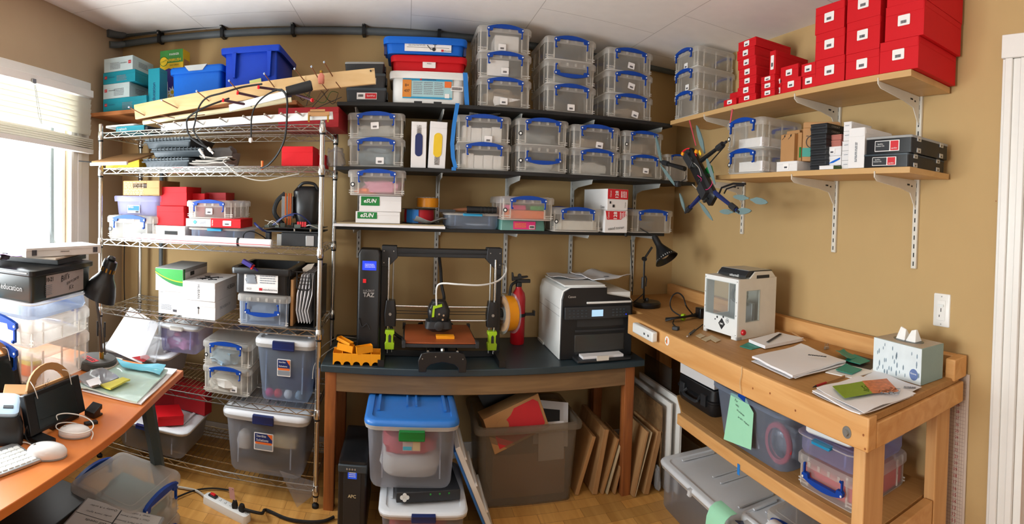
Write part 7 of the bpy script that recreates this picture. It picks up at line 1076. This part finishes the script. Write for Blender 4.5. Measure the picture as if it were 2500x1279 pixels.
q0 = pX(2320,908,XR-.004); q1 = pX(2368,915,XR-.004); yb = q1.y; t = T('measuring_board', 'tall pale board printed with a grid and red numbers on the wall', 'ruler', (XR-.003, yb, 0), -90); W2 = .13; H2 = q1.z; b = B(); b.box(-W2,0,-.004,0,.2,H2); b.build('board', 'ruler_board', t); b = B()
for k in range(12): b.box(-W2+.01+k*.01,-W2+.0104+k*.01,-.0046,-.004,.2,H2-.03)
for k in range(60): b.box(-W2,-.012,-.0046,-.004,.22+k*.0125,.2205+k*.0125) if .22+k*.0125 < H2-.03 else None
o = b.build('grid', 'grid_ink', t, flat=True); o['kind'] = 'stuff'
for k, n in enumerate(range(32, 9, -1)):
    z_ = H2-.045-k*.0222
    if z_ > .2: text(t, str(n), .013, (-.043,-.0042,z_), 'red_card_dark', name='number')
# ------------------------------------------------------------------ bench lower shelf
ZS = SZ2+.001
# blue tinted bin with mint note
xa = pX(1745,1000,1.26); xb = pX(2050,1150,1.26); w = 1.82-1.16; cyb = (1.80+1.17)/2; hb = .225; t = T('storage_tote', 'bluish clear bin of clamps and a red ring on the bench shelf', 'storage tote', (1.27+.17, 1.62, ZS), -90); w = .47
b = B(); b.loft([(w*.86,.28,.05,0),(w*.9,.30,.06,.02),(w,.34,.05,hb-.015)], True, False); b.build('body', 'blue_clear', t); b = B(); b.loft([(w,.34,.05,hb-.018),(w+.03,.37,.06,hb-.018),(w+.03,.37,.06,hb),(w,.34,.05,hb)], False, False); b.build('rim', 'blue_clear', t)
b = B(); b.lathe([(.055,-.008),(.072,-.008),(.075,0),(.072,.008),(.055,.008)], 32, (0,0,0), 'x', cap=False); o = b.build('red_ring', 'lumpy_red', None); q = pX(1895,1108,1.315); o.location = (1.325, q.y, ZS+.085); tag(o, 'red ring standing against the front of the bluish bin', 'ring')
for i, (x, y, sz) in enumerate(((1862,1060,(.03,.03,.04)),(1905,1055,(.03,.05,.03)),(1880,1082,(.03,.03,.03)))): q = pX(x, y, 1.36); inside('metal_clamp', ['left','right','middle'][i]+' silver clamp above the red ring inside the bluish bin', 'clamp', (1.36, q.y, q.z-.015), sz, 'silver', i, 'silver clamps in the bluish bin')
b = B(); b.tube([(0,0,0),(0,-.035,-.075)], .004, 8); o = b.build('white_rod', 'trim_white', None); o.location = pX(1842,1040,1.33); tag(o, 'thin white rod slanting inside the bluish bin', 'rod')
inside('grey_tools', 'dark grey tools heaped at the back of the bluish bin', 'tools', (1.46, 1.52, ZS+.012), (.18,.26,.13), 'lumpy_grey', 3); inside('blue_spools', 'blue spools showing at the far end of the bluish bin', 'spools', (1.36, 1.74, ZS+.03), (.05,.03,.16), 'handle_blue', 5, amp=.5)
# mint notes
def note(lb, pts, X, m='green_note', txt=()):
    P = [pX(x, y, X) for x, y in pts]; c = sum(P, Vector())/len(P); b = B(); V = [p_-c for p_ in P]; n = len(V); b.add([v+Vector((-.0008,0,0)) for v in V]+[v for v in V], [tuple(range(n)), tuple(reversed(range(n,2*n)))]+[(k, (k+1) % n, (k+1) % n+n, k+n) for k in range(n)]); o = b.build('paper_note', m, None, flat=True); o.location = c; tag(o, lb, 'note', None)
    for s, w_, (x, y) in txt: q = pX(x, y, X-.0012)-c; text(o, s, w_, (q.x, q.y, q.z), 'ink', 'left', roll=-8, shear=.2, name='handwriting')
    return o
o = note('long mint green handwritten note taped to the bluish bin', [(1785,958),(1822,973),(1830,990),(1840,1008),(1834,1098),(1767,1072)], 1.258, txt=[('For',.02,(1798,978)),('NERS',.022,(1800,990)),('Workshops',.05,(1808,1008)),('Jan 2017 - Maybank',.075,(1815,1028))])
b = B(); q = pX(1811,968,1.255); b.cbox((0,0,0),(.002,.045,.022),(12,0,0)); o = b.build('tape_piece', 'handle_blue', None); o.location = q; tag(o, 'blue tape at the top of the long mint note', 'tape')
b = B(); q = pX(1803,1146,SX-.0015); b.cbox((0,0,0),(.001,.016,.04)); o = b.build('tape_piece', 'tape_blue', None); o.location = q; tag(o, 'bright blue tape strip stuck on the lower shelf beam', 'tape')
# pair of clear boxes at the near end, flat white thing on top
z = ZS; wB = .29; cyB = 1.205; t = rub('large clear box with red lining and lowered blue handle near the bench leg', (1.29+.15, cyB, z), wB, .30, .112, -90, GR2, 'down'); b = B(); b.box(-.125,.125,-.13,.12,0,.07); o = b.build('red_lining', 'lumpy_red', None, .01); o.location = (1.44, cyB, z+.006); tag(o, 'red folded cloth inside the clear box near the bench leg', 'cloth')
t = latch_bin('lavender clear box with teal latch on the red-lined box', (1.29+.15, cyB+.005, z+.115), wB*1.0, .31, .07, -90, body='lav_clear', lid='lav_clear', latch='latch_teal', taper=.93, group=None, lat_w=.3); b = B(); b.loft([(.19,.22,.012,0),(.20,.23,.014,.006),(.20,.23,.014,.026),(.19,.22,.012,.032)]); o = b.build('white_router', 'white_plastic', None); o.location = (1.29+.12, cyB+.01, z+.115+.077); o.rotation_euler.z = R(-84); tag(o, 'flat white device case lying on the lavender box', 'case'); b = B(); b.cbox((-.03,.04,.033),(.004,.06,.001)); b.build('slot_mark', 'grey_ink', o)
# white carton and black case at the far end of the shelf
t = carton('plain white carton perched on the black case at the far bench end', (1.475, 2.16, ZS+.119), .30, .20, .13, -88, 'white_card', None); t = T('tool_case', 'rugged black tool case on the bench shelf behind the foam board', 'case', (1.49, 2.15, ZS), -90); b = B(); b.loft([(.32,.24,.03,0),(.34,.26,.035,.02),(.34,.26,.035,.055),(.35,.27,.035,.06),(.35,.27,.035,.068),(.34,.26,.035,.072),(.33,.25,.03,.115)]); b.build('shell', 'black_plastic', t)
b = B(); [b.box(x-.022,x+.022,-.142,-.128,.04,.09) for x in (-.1,.1)]; b.build('latch', 'charcoal', t, .003); b = B(); b.spline([(-.06,-.132,.07),(-.06,-.155,.05),(.06,-.155,.05),(.06,-.132,.07)], .008, 8, sub=4); b.build('handle', 'charcoal', t)
# ------------------------------------------------------------------ under the bench shelf, on the floor
xa, xb = 1.21, 1.62; yc = 2.03; t = latch_bin('long flat clear tote with grey-white lid under the bench shelf', (1.45, 1.99, 0), .66, .38, .225, -90, body='bin_clear', lid='lid_white', latch='lid_white', taper=.93, lat_w=.03)
t = latch_bin('small clear tote with green contents and pale lid near the floor', (1.40, 1.585, 0), .13, .24, .275, -90, body='bin_clear', lid='lid_white', latch='rub_rib', taper=.9, group=None); inside('green_bags', 'bright green packs inside the small floor tote', 'packs', (1.40, 1.585, .02), (.16,.085,.16), 'green', 4)
t = rub('bluish clear box with blue handle on the floor under the bench', (1.44, 1.355, 0), .28, .32, .36, -90, GR2, body='blue_clear')
b = B(); P = [(-.0,.06),(-.03,.062),(-.055,.05),(-.07,.02),(-.075,-.03),(-.076,-.14)]; V = []
for s in (-.055, .055):
    for x, z_ in P: V.append((x, s, z_))
    for x, z_ in P: V.append((x+.001, s, z_-.001))
n = len(P); fs = []
for i in range(n-1): fs += [(i,i+1,2*n+i+1,2*n+i), (n+i,2*n+n+i,2*n+n+i+1,n+i+1)]
b.add(V, fs+[(0,n,3*n,2*n),(n-1,3*n-1,4*n-1,2*n-1)]); o = b.build('paper_note', 'green_note', None); o.location = (1.235, 1.66, .245); tag(o, 'curling mint note draped over the edge of the long flat tote', 'note'); text(o, 'For\nNERS\nworkshop', .07, (-.0765, -.005, -.03), 'ink', 'left', shear=.2, name='handwriting')
b = B(); b.cbox((0,0,0),(.04,.05,.002),(0,20,0)); o = b.build('tape_piece', 'navy', None); o.location = (1.26, 1.60, .262); tag(o, 'navy tape across the top of the curling mint note', 'tape')
b = B(); b.lathe([(.05,-.04),(.05,.04)], 20, (0,0,0), 'y', cap=False); o = b.build('paper_roll_note', 'paper', None); o.location = (1.23, 1.36, .33); tag(o, 'white curled handwritten note near the floor under the bench', 'note'); text(o, 'For', .03, (-.03,-.0,.042), 'ink', 'top', shear=.2, name='handwriting')
# ================================================================== desk by the window
DZ = .73; DX1 = -.83; DY1_ = 1.965; t = T('desk', 'orange wood desk with dark angled legs by the window', 'desk', (-1.32, 1.3, 0))
b = B(); b.prism([(DX1,.55),(DX1,1.25),(-.835,1.4),(-.872,1.75),(-.888,DY1_),(-1.79,DY1_),(-1.79,.55)], DZ-.024, DZ, ax='z'); b.v = [(x+1.32, y-1.3, z) for x, y, z in b.v]; b.build('desktop', 'desk_wood', t, .002)
b = B(); A = pZ(335,1010,DZ-.03); b.tube([(.335,.50,DZ-.026),(.27,.84,.02)], .030, 6); b.build('leg', mat('leg_grey','3c4a4c',.5), t); b = B(); b.tube([(-.42,.47,DZ-.026),(-.44,.58,.02)], .024, 6); b.build('leg', 'leg_grey', t); b = B(); b.tube([(.40,-.6,DZ-.026),(.44,-.72,.02)], .024, 6); b.build('leg', 'leg_grey', t); b = B(); b.tube([(-.42,-.6,DZ-.026),(-.44,-.72,.02)], .024, 6); b.build('leg', 'leg_grey', t)
b = B(); b.box(-.42,.34,.45,.51,DZ-.07,DZ-.026); b.box(-.42,.34,-.6,-.54,DZ-.07,DZ-.026); b.build('rail', 'leg_grey', t)
ZD = DZ+.001
# ------------------------------------------------------------------ stack at the window
Xs, Ys, Ye = -1.235, 1.415, 1.80; w = .42; cxs = Xs-w/2; d = Ye-Ys; GW = 'boxes stacked on the desk by the window'
t = rub('clear blue-handled box on the desk, bottom of the window stack', (cxs, (Ys+Ye)/2, ZD), w, d, .152, 0, GW); t = rub('clear blue-handled box, second up in the window stack', (cxs, (Ys+Ye)/2, ZD+.154), w, d, .095, 0, GW)
z = ZD+.251; t = latch_bin('flat clear box with cyan latch under the black bin by the window', (cxs, (Ys+Ye)/2, z), w*1.0, d, .060, 0, body='blue_clear', lid='rub_frost', latch='latch_teal', taper=.96, group=GW, lat_w=.16)
z += .063; h = 1.42-.165-z+.0; hb = pY(84,664,Ys).z-z
t = T('storage_bin', 'black robotics kit bin with a handwritten silver label by the window', 'bin', (cxs, (Ys+Ye)/2, z), 0, GW); b = B(); b.loft([(w*.93,d*.93,.012,0),(w*.96,d*.96,.016,.012),(w-.01,d-.01,.018,hb*.86)]); b.build('body', mat('bin_smoke','2e3636',.3), t); b = B(); b.loft([(w,d,.018,hb*.82),(w+.012,d+.012,.02,hb*.86),(w+.012,d+.012,.02,hb),(w-.01,d-.01,.016,hb+.004)]); b.build('lid', 'black_plastic', t)
b = B(); b.tube([(-w/2,-d/2-.007,hb*.84),(-.01,-d/2-.007,hb*.84),(.02,-d/2-.007,hb*.93),(w/2-.02,-d/2-.007,hb*.93)], .0025, 5); b.build('lid_seam', 'sponge_grey', t); text(t, 'education', .11, (.10,-d/2+.004,hb*.42), 'sponge_grey'); patch(t, 'logo', .014, .014, (.030,-d/2+.004,hb*.43), 'sponge_grey')
p = patch(t, 'kit_label', d*.62, hb*.70, (w/2-.004, .01, hb*.44), 'label_silver', 'right'); xx = w/2-.002; text(p, '10-21', .040, (xx,-.09,hb*.66), 'ink', 'right', bold=.02); text(p, "Bill's", .055, (xx,.005,hb*.64), 'ink', 'right', name='handwriting', shear=.3, roll=10); text(p, 'spare parts', .085, (xx,.055,hb*.47), 'ink', 'right', name='handwriting', shear=.3, roll=10); text(p, 'Kit', .03, (xx,.045,hb*.28), 'ink', 'right', name='handwriting', shear=.3, roll=6); lines(p, 'print', 6, .04, hb*.34, (w/2-.0034,-.095,hb*.34), 'grey_ink', 'right')
zb = z+hb+.006
t = carton('black carton lying at an angle on the black kit bin', (cxs+.03, 1.68, zb), .30, .24, .018, 8, 'black_plastic', None)
b = B(); b.prism([(-.12,-.10),(.15,-.11),(.16,.11),(-.11,.10)], 0,.008, ax='z'); o = b.build('kraft_envelope', 'paper_tan', None, .002); o.location = (cxs+.03, 1.64, zb+.019); o.rotation_euler = (0,0,R(12)); tag(o, 'tan envelope under the long white carton on the window stack', 'envelope')
A = pY(85,638,1.47); t = carton('long white carton with two barcodes topping the window stack', (-1.33, 1.67, zb+.029), .34, .16, .034, 66, 'white_card', None)
bars(t, .022,.020,(-.135,-.0818,.017)); bars(t, .022,.020,(.14,-.0818,.017), seed=5); lines(t, 'print', 1, .04,.004,(0,-.0805,.017),'ink', fill=1)
b = B(); b.sheet(.24,.18,(0,0,0),10,.002,.02,4); o = b.build('magazine', mat('magazine','9c7cc0',.4,var=.6,scale=14), None); o.location = (cxs-.04, 1.50, zb+.023); tag(o, 'glossy purple and pink leaflet beside the long white carton', 'leaflet'); b = B(); b.lump((0,0,.01),(.08,.06,.03),4,.5,4); o = b.build('foil_scrap', mat('foil','8e9294',.35,.7), None); o.location = (cxs+.0, 1.45, zb+.02); tag(o, 'crumpled grey foil at the left end of the window stack', 'foil')
# ------------------------------------------------------------------ desk lamp
p = pZ(236,893,ZD); t = T('desk_lamp', 'black bell-shaded desk lamp on the orange desk before the rack', 'lamp', p); Yl = p.y; o0 = Vector(p)
b = B(); b.lathe([(.085,0),(.088,.004),(.086,.028),(.08,.034),(.012,.036)], 36); bs = b.build('base', mat('lamp_base','3c3a36',.5), t); b = B(); b.cbox((-.01,-.035,.0352),(.085,.035,.001),(0,0,-22)); b.build('red_sticker', 'red_card', bs); lines(bs, 'handwriting', 2, .06,.02,(-.01,-.035,.036),'ink','top', roll=-22)
e1 = pY(248,860,Yl)-o0; e2 = pY(245,800,Yl)-o0; e3 = pY(236,735,Yl)-o0; b = B(); b.cyl((e1.x,0,.034),(e1.x,0,.06),.010,n=10); b.build('pivot', 'brass', t); b = B(); b.tube([(e1.x,0,.05), e2, e3], .006, 4); b.tube([(e1.x+.012,.008,.05), e2+Vector((.012,.008,0))], .003, 4); b.build('arm', mat('arm_brown','4a3c30',.5), t)
for s in (-1, 1): b = B(); b.cyl(e2+Vector((s*.018+.004,0,.025)), e2+Vector((s*.018+.004,0,-.035)), .0045, n=8); b.build('spring', 'charcoal', t)
hd = pY(272,634,Yl)-o0; op = pY(240,727,Yl-.02)-o0; ax_ = op-hd; Ls = ax_.length; Q = Matrix.Translation(hd) @ ax_.to_track_quat('Z','Y').to_matrix().to_4x4()
b = B(); b.lathe([(.002,-.016),(.012,-.013),(.016,-.004),(.013,.002),(.024,.004),(.026,Ls*.12),(.025,Ls*.30),(.028,Ls*.40),(.045,Ls*.58),(.056,Ls*.8),(.061,Ls*1.0),(.059,Ls*1.0),(.053,Ls*.8),(.030,Ls*.5)], 36, cap=False); b.v = [(x*1.2, y*1.2, z) for x, y, z in b.v]; b.xf(Q); sh = b.build('lamp_shade', 'black_plastic', t)
for k in range(12): a = 2*math.pi*k/12; b = B(); b.cbox((.031*math.cos(a),.031*math.sin(a),Ls*.26),(.003,.006,Ls*.10),(0,0,math.degrees(a))); b.xf(Q); b.build('vent_slot', 'brass', sh)
# ------------------------------------------------------------------ bags, tablets, mice, keyboard
def pz_sheet(nm, lb, pts, m, th, z, cat, curl=.004, seed=1, g=None): return paper_at(nm, lb, pts, m, th, curl, z, seed, cat, g)
pz_sheet('paper_folder', 'white paper folder under the glossy bag on the desk', [(265,880),(433,905),(345,990),(200,955)], 'paper', .004, ZD, 'paper'); pz_sheet('glossy_bag', 'large glossy clear bag with aqua and yellow tints on the desk', [(240,880),(410,912),(335,985),(190,950)], mat('aqua_bag','bcd4c8',.12,var=.35,scale=7,coat=.6), .006, ZD+.005, 'bag', .012, 5)
pz_sheet('aqua_film', 'aqua plastic film folded on the glossy bag', [(285,882),(405,900),(390,915),(300,896)], mat('aqua','62b8cc',.2,coat=.5), .003, ZD+.022, 'film', .012, 6); pz_sheet('yellow_bag', 'small yellow bag on the glossy bag', [(245,945),(300,925),(318,930),(270,955)], mat('yellow_film','d8cc4a',.3), .006, ZD+.019, 'bag', .012, 3); pz_sheet('antistatic_bag', 'grey antistatic bag with a white label', [(188,925),(250,902),(290,925),(225,952)], mat('antistatic','8d8f96',.15,coat=.5), .006, ZD+.019, 'bag', .012, 8); pz_sheet('white_label', 'white label on the grey antistatic bag', [(210,930),(240,920),(248,936),(220,944)], 'paper', .001, ZD+.036, 'label', .001)
pz_sheet('tan_bag', 'tan plastic bag corner beside the lamp base', [(235,895),(262,872),(300,885),(262,905)], 'paper_tan', .004, ZD+.012, 'bag', .015, 2)
def device(lb, pl_, pr_, pt_, nm='mini_display', mesh_only=False, hand=True):
    A, Cc = pZ(*pl_, ZD), pZ(*pr_, ZD); u = Cc-A; w = u.length; ang = math.degrees(math.atan2(u.y, u.x)); t = T(nm, lb, 'screen', A, ang); h = .125; q = Matrix.Rotation(R(-16),4,'X')
    b = B(); b.box(0,w,-.012,.012,0.012,h); b.xf(q); b.build('case', 'black_plastic', t, .003); b = B(); b.box(w*.15,w*.86,-.0135,-.012,.022,h*.9); b.xf(q); b.build('screen', 'screen_dim', t)
    if hand:
        b = B(); P = [(w/2-w*.40*math.cos(R(a)), h-.01+.075*math.sin(R(a))) for a in range(0,181,15)]+[(w/2+w*.28*math.cos(R(a)), h-.01+.055*math.sin(R(a))) for a in range(0,181,15)]; b.prism(P, .0,.010); b.prism([(w*.1,h-.03),(w*.9,h-.03),(w*.9,h+.008),(w*.1,h+.008)], .0,.010); b.xf(q); hh = b.build('cardboard_handle', 'kraft', t, .001); b = B(); b.spline([(w*.2,-.014,h-.02),(w*.17,-.016,h+.01),(w*.18,.0,h+.03)], .0016, 5); b.spline([(w*.82,-.014,h-.02),(w*.8,-.016,h+.02),(w*.76,.0,h+.03)], .0016, 5); b.xf(q); b.build('tie', 'trim_white', t); text(hh, 'LCC', .03, (w*.28,-.002,h+.022), 'ink', name='handwriting', roll=40)
    b = B(); b.prism([(w*.96,.02),(w*1.14,.035),(w*1.14,.02),(w*1.1,.018),(w*1.1,.008),(w*1.15,.006),(w*1.15,-.001),(w*.96,.003)], -.05,-.01); b.box(.0,.05,-.06,.03,0,.012); b.box(w*.4,w*.9,.0,.055,0,.012); b.build('stand', 'black_plastic', t, .002); return t
device('black tablet display with a cardboard arch handle on the desk', (72,1078), (205,1012), None); device('second black tablet display cut by the left frame edge', (-75,985), (52,948), None, hand=True)
b = B(); b.box(-.05,.05,-.04,.05,0,.07); o = b.build('cardboard_block', 'kraft', None, .003); o.location = pZ(30,1010,ZD)+Vector((0,.03,0)); o.rotation_euler.z = R(40); tag(o, 'brown cardboard block behind the black tablet displays', 'box')
q = pZ(72,912,ZD); t = T('candy_tin', 'round yellow and red tin behind the tablet displays', 'tin', (q.x, q.y, ZD)); b = B(); b.loft([(.10,.07,.034,0),(.11,.08,.038,.02),(.105,.075,.036,.045)]); b.build('body', 'orange_paint', t); b = B(); b.loft([(.107,.077,.036,.045),(.107,.077,.036,.052),(.09,.06,.03,.056)]); b.build('lid', mat('tin_yellow','f0d050',.4,var=.3,scale=50), t)
def mouse(lb, pos, L_, rz, m='mouse_white'):
    t = T('computer_mouse', lb, 'mouse', pos, rz, 'white computer mice'); b = B(); rr = []
    for f, k in ((0,.86),(.10,.97),(.28,1),(.5,.97),(.72,.84),(.88,.6),(.97,.3),(1,.05)): rr.append([(L_/2*k*math.cos(2*math.pi*j/28), L_*.30*k*math.sin(2*math.pi*j/28)*(1+.04*math.cos(2*math.pi*j/28)), L_*.30*f) for j in range(28)])
    b.rings(rr); b.build('shell', m, t); b = B(); b.lathe([(.003,-.002),(.0045,0),(.003,.002)], 10, (L_*.30,0,L_*.262), 'y'); b.build('scroll_ball', 'sponge_grey', t); b = B(); b.rings([[(L_*.495*math.cos(2*math.pi*j/28), L_*.297*math.sin(2*math.pi*j/28), z_) for j in range(28)] for z_ in (0,.004)]); b.build('base_ring', 'sponge_grey', t); return t
mouse('white round mouse beside the keyboard', pZ(115,1112,ZD), .115, 222); m2 = mouse('white mouse with its cable coiled round it by the tablet', pZ(182,1062,ZD), .10, 222)
cable('thin white cable coiled round the second mouse', [m2.location+Vector((.062*math.cos(k*.8),.048*math.sin(k*.8),.004+.0035*k)) for k in range(14)], .0018, 'trim_white'); cable('thin white mouse cable running behind the keyboard', [pZ(96,1098,ZD+.004), pZ(70,1082,ZD+.004), pZ(52,1080,ZD+.004), pZ(30,1090,ZD+.004)], .0018, 'trim_white')
b = B(); b.box(-.022,.022,-.008,.008,0,.008); o = b.build('usb_stick', 'charcoal', None, .001); o.location = pZ(222,1035,ZD); o.rotation_euler.z = R(60); tag(o, 'small dark USB stick right of the coiled mouse', 'usb stick')
A = pZ(122,1105,ZD); c0, c1 = pZ(38,1086,ZD), pZ(101,1128,ZD); ed = c1-c0; ang = math.degrees(math.atan2(ed.y, ed.x)); t = T('keyboard', 'slim silver keyboard with white keys at the left desk edge', 'keyboard', c1, ang-90); kw = .20; kd = ed.length
t.location = c1; t.rotation_euler = (0,0,math.atan2(ed.y, ed.x)); # x runs towards the near right corner
b = B(); b.box(-kd,0,-.34,0,0,.008); b.build('case', 'silver', t, .002)
kx, ky = .019, .019
for i in range(int((kd-.01)/kx)):
    for j in range(16):
        b = B(); x = -.006-(i+1)*kx; y = -.008-(j+1)*ky; b.loft([(kx-.003,ky-.003,.002,.008),(kx-.0045,ky-.0045,.002,.0105)], cx=x+kx/2, cy=y+ky/2); b.build('key', 'white_plastic', t)
q = pZ(12,1062,ZD); t = T('desk_phone', 'pale blue-topped black desk phone at the left frame edge', 'phone', (q.x-.03, q.y, ZD), 40); b = B(); b.loft([(.16,.18,.02,0),(.16,.18,.02,.05),(.14,.16,.02,.075)]); b.build('body', 'black_plastic', t); b = B(); b.loft([(.13,.15,.02,.075),(.135,.155,.02,.085),(.12,.14,.02,.09)]); b.build('top_panel', mat('pale_blue','b9d4ec',.3), t); b = B(); b.box(.02,.05,-.05,-.03,.09,.092); b.build('button', 'charcoal', t)
cable('thin black cable curling in front of the tablet display', [pZ(70,1060,ZD+.02), pZ(66,1040,ZD+.05), pZ(62,1062,ZD+.02), pZ(72,1080,ZD+.004), pZ(95,1084,ZD+.004)], .0022)
# ------------------------------------------------------------------ boxes under the desk edge
z0 = .32-.18; c = [pZ(175,1190,.32), pZ(380,1240,.32), pZ(430,1135,.32), pZ(275,1095,.32)]; cc = (c[0]+c[1]+c[2]+c[3])/4
t = rub('clear box of coiled cables beside the desk with handle on its right end', (cc.x, cc.y-.02, 0.155), .36, .33, .165, 90-6, 'floor boxes beside the desk', handle='up'); t0 = t; inside('aqua_cables', 'grey green coiled cables inside the floor box beside the desk', 'cables', (cc.x, cc.y, .165), (.26,.26,.10), mat('lumpy_aqua','7e9a96',.6,bump=.3), 3)
t = rub('clear blue-handled box on the floor under the cable box', (cc.x, cc.y-.02, 0.0), .36, .33, .153, 90-6, 'floor boxes beside the desk')
p1 = pZ(240,1235,.33); t = T('whiteboard_lid', 'grey-framed whiteboard with black handwriting leaning by the floor boxes', 'whiteboard', (-.95, 1.43, .30), 8); b = B(); b.box(-.16,.16,-.26,.22,0,.012); b.build('board', 'sponge_grey', t, .006); b = B(); b.box(-.15,.15,-.25,.21,.012,.0135); b.build('writing_surface', mat('board_grey','c4c0b8',.35), t)
for i, (s, w_, x, y) in enumerate((('going to Mark Stevens',.12,.06,.14),('Otto + Stand / frame',.11,.06,.17),('swap + cables',.08,.07,.195),('Quality + A order',.11,-.07,.18),('order more lights',.10,-.07,.14),('Bill needs',.08,-.06,.09),('stay tuned',.07,.05,.08))): text(t, s, w_, (x, y, .0136), 'ink', 'top', name='handwriting', shear=.25, roll=184)
b = B(); b.box(-.004,.0,-.22,.2,.0136,.0142); b.box(-.15,.15,.110,.112,.0136,.0142); b.build('ruled_line', 'ink', t)
t = T('drawer_unit', 'dark drawer cabinet in the shadow below the desk', 'cabinet', (-1.25, 1.40, 0)); b = B(); b.box(-.25,.10,-.3,.3,.0,.29); b.build('body', 'black_plastic', t, .004); b = B(); b.box(.10,.106,-.28,.28,.02,.27); b.build('drawer_front', 'charcoal', t, .003)
# ================================================================== window blind
Xb = XL+.045; t = T('window_blind', 'white slatted blind pulled half up and hanging at a slant in the window', 'blind', (Xb, 1.6, 1.97)); Yb0, Yb1 = .72-1.6, 2.56-1.6
b = B(); b.box(-.022,.022,Yb0,Yb1,-.005,.035); b.build('head_rail', 'trim_white', t, .003)
for k in range(7):
    f = (k+1)/8; za0, za1 = -.17*f, -.225*f; b = B(); b.add([(.004,Yb0,za0+.014),(-.004,Yb0,za0-.013),(-.004,Yb1,za1-.016),(.004,Yb1,za1+.017),(.0055,Yb0,za0+.014),(-.0025,Yb0,za0-.013),(-.0025,Yb1,za1-.016),(.0055,Yb1,za1+.017)], [(0,1,2,3),(7,6,5,4),(0,4,5,1),(1,5,6,2),(2,6,7,3),(3,7,4,0)]); b.build('slat', 'slat_white' if 'slat_white' in MT else mat('slat_white','f0ece0',.6,alpha=.999,tl=.4), t)
b = B()
for k in range(5): b.add([(x,y,z) for x in (-.02,.02) for (y, z) in ((Yb0,-.175-.011*k),(Yb0,-.183-.011*k),(Yb1,-.235-.011*k),(Yb1,-.243-.011*k))], [(0,1,3,2),(4,6,7,5),(0,4,5,1),(2,3,7,6),(0,2,6,4),(1,5,7,3)])
b.build('gathered_slats', 'slat_white', t); b = B(); b.add([(x,y,z) for x in (-.022,.022) for (y, z) in ((Yb0,-.228),(Yb0,-.252),(Yb1,-.292),(Yb1,-.316))], [(0,1,3,2),(4,6,7,5),(0,4,5,1),(2,3,7,6),(0,2,6,4),(1,5,7,3)]); b.build('bottom_rail', 'trim_white', t)
b = B(); q = pX(82,222,XL+.07)-Vector(t.location); b.cbox((.026,q.y,0),(.012,.03,.022)); b.build('cord_lock', 'dull_steel', t, .002); b = B(); b.tube([(.03,q.y,-.01),(.032,q.y+.03,-.16),(.034,q.y+.05,-.20)], .0012, 4); b.tube([(.03,q.y+.006,-.01),(.032,q.y+.045,-.15),(.034,q.y+.055,-.20)], .0012, 4); b.build('pull_cord', 'grey_ink', t)
# ceiling hook, outdoor scene is plain bright sky
q = pZ(397,22,ceil(-1.0)); b = B(); b.tube([(0,0,0),(0,0,-.02),(.004,0,-.045)], .002, 5); o = b.build('ceiling_hook', 'dull_steel', None); d_ = ray(397,14); x_ = -1.02; o.location = (pY(397,12,2.0).x, 2.0, ceil(pY(397,12,2.0).x)); tag(o, 'small metal hook screwed into the ceiling', 'hook')
cable('black lead hanging down behind the left part of the rack', [pY(312,450,2.93), pY(305,560,2.93), pY(303,680,2.93), pY(306,770,2.93)], .004)
b = B(); b.cyl((pY(392,650,2.96).x, 2.965, .3), (pY(392,650,2.96).x, 2.965, 1.75), .014, n=10); o = b.build('wall_conduit', 'pipe_grey', None); tag(o, 'vertical grey conduit on the wall behind the rack', 'pipe')
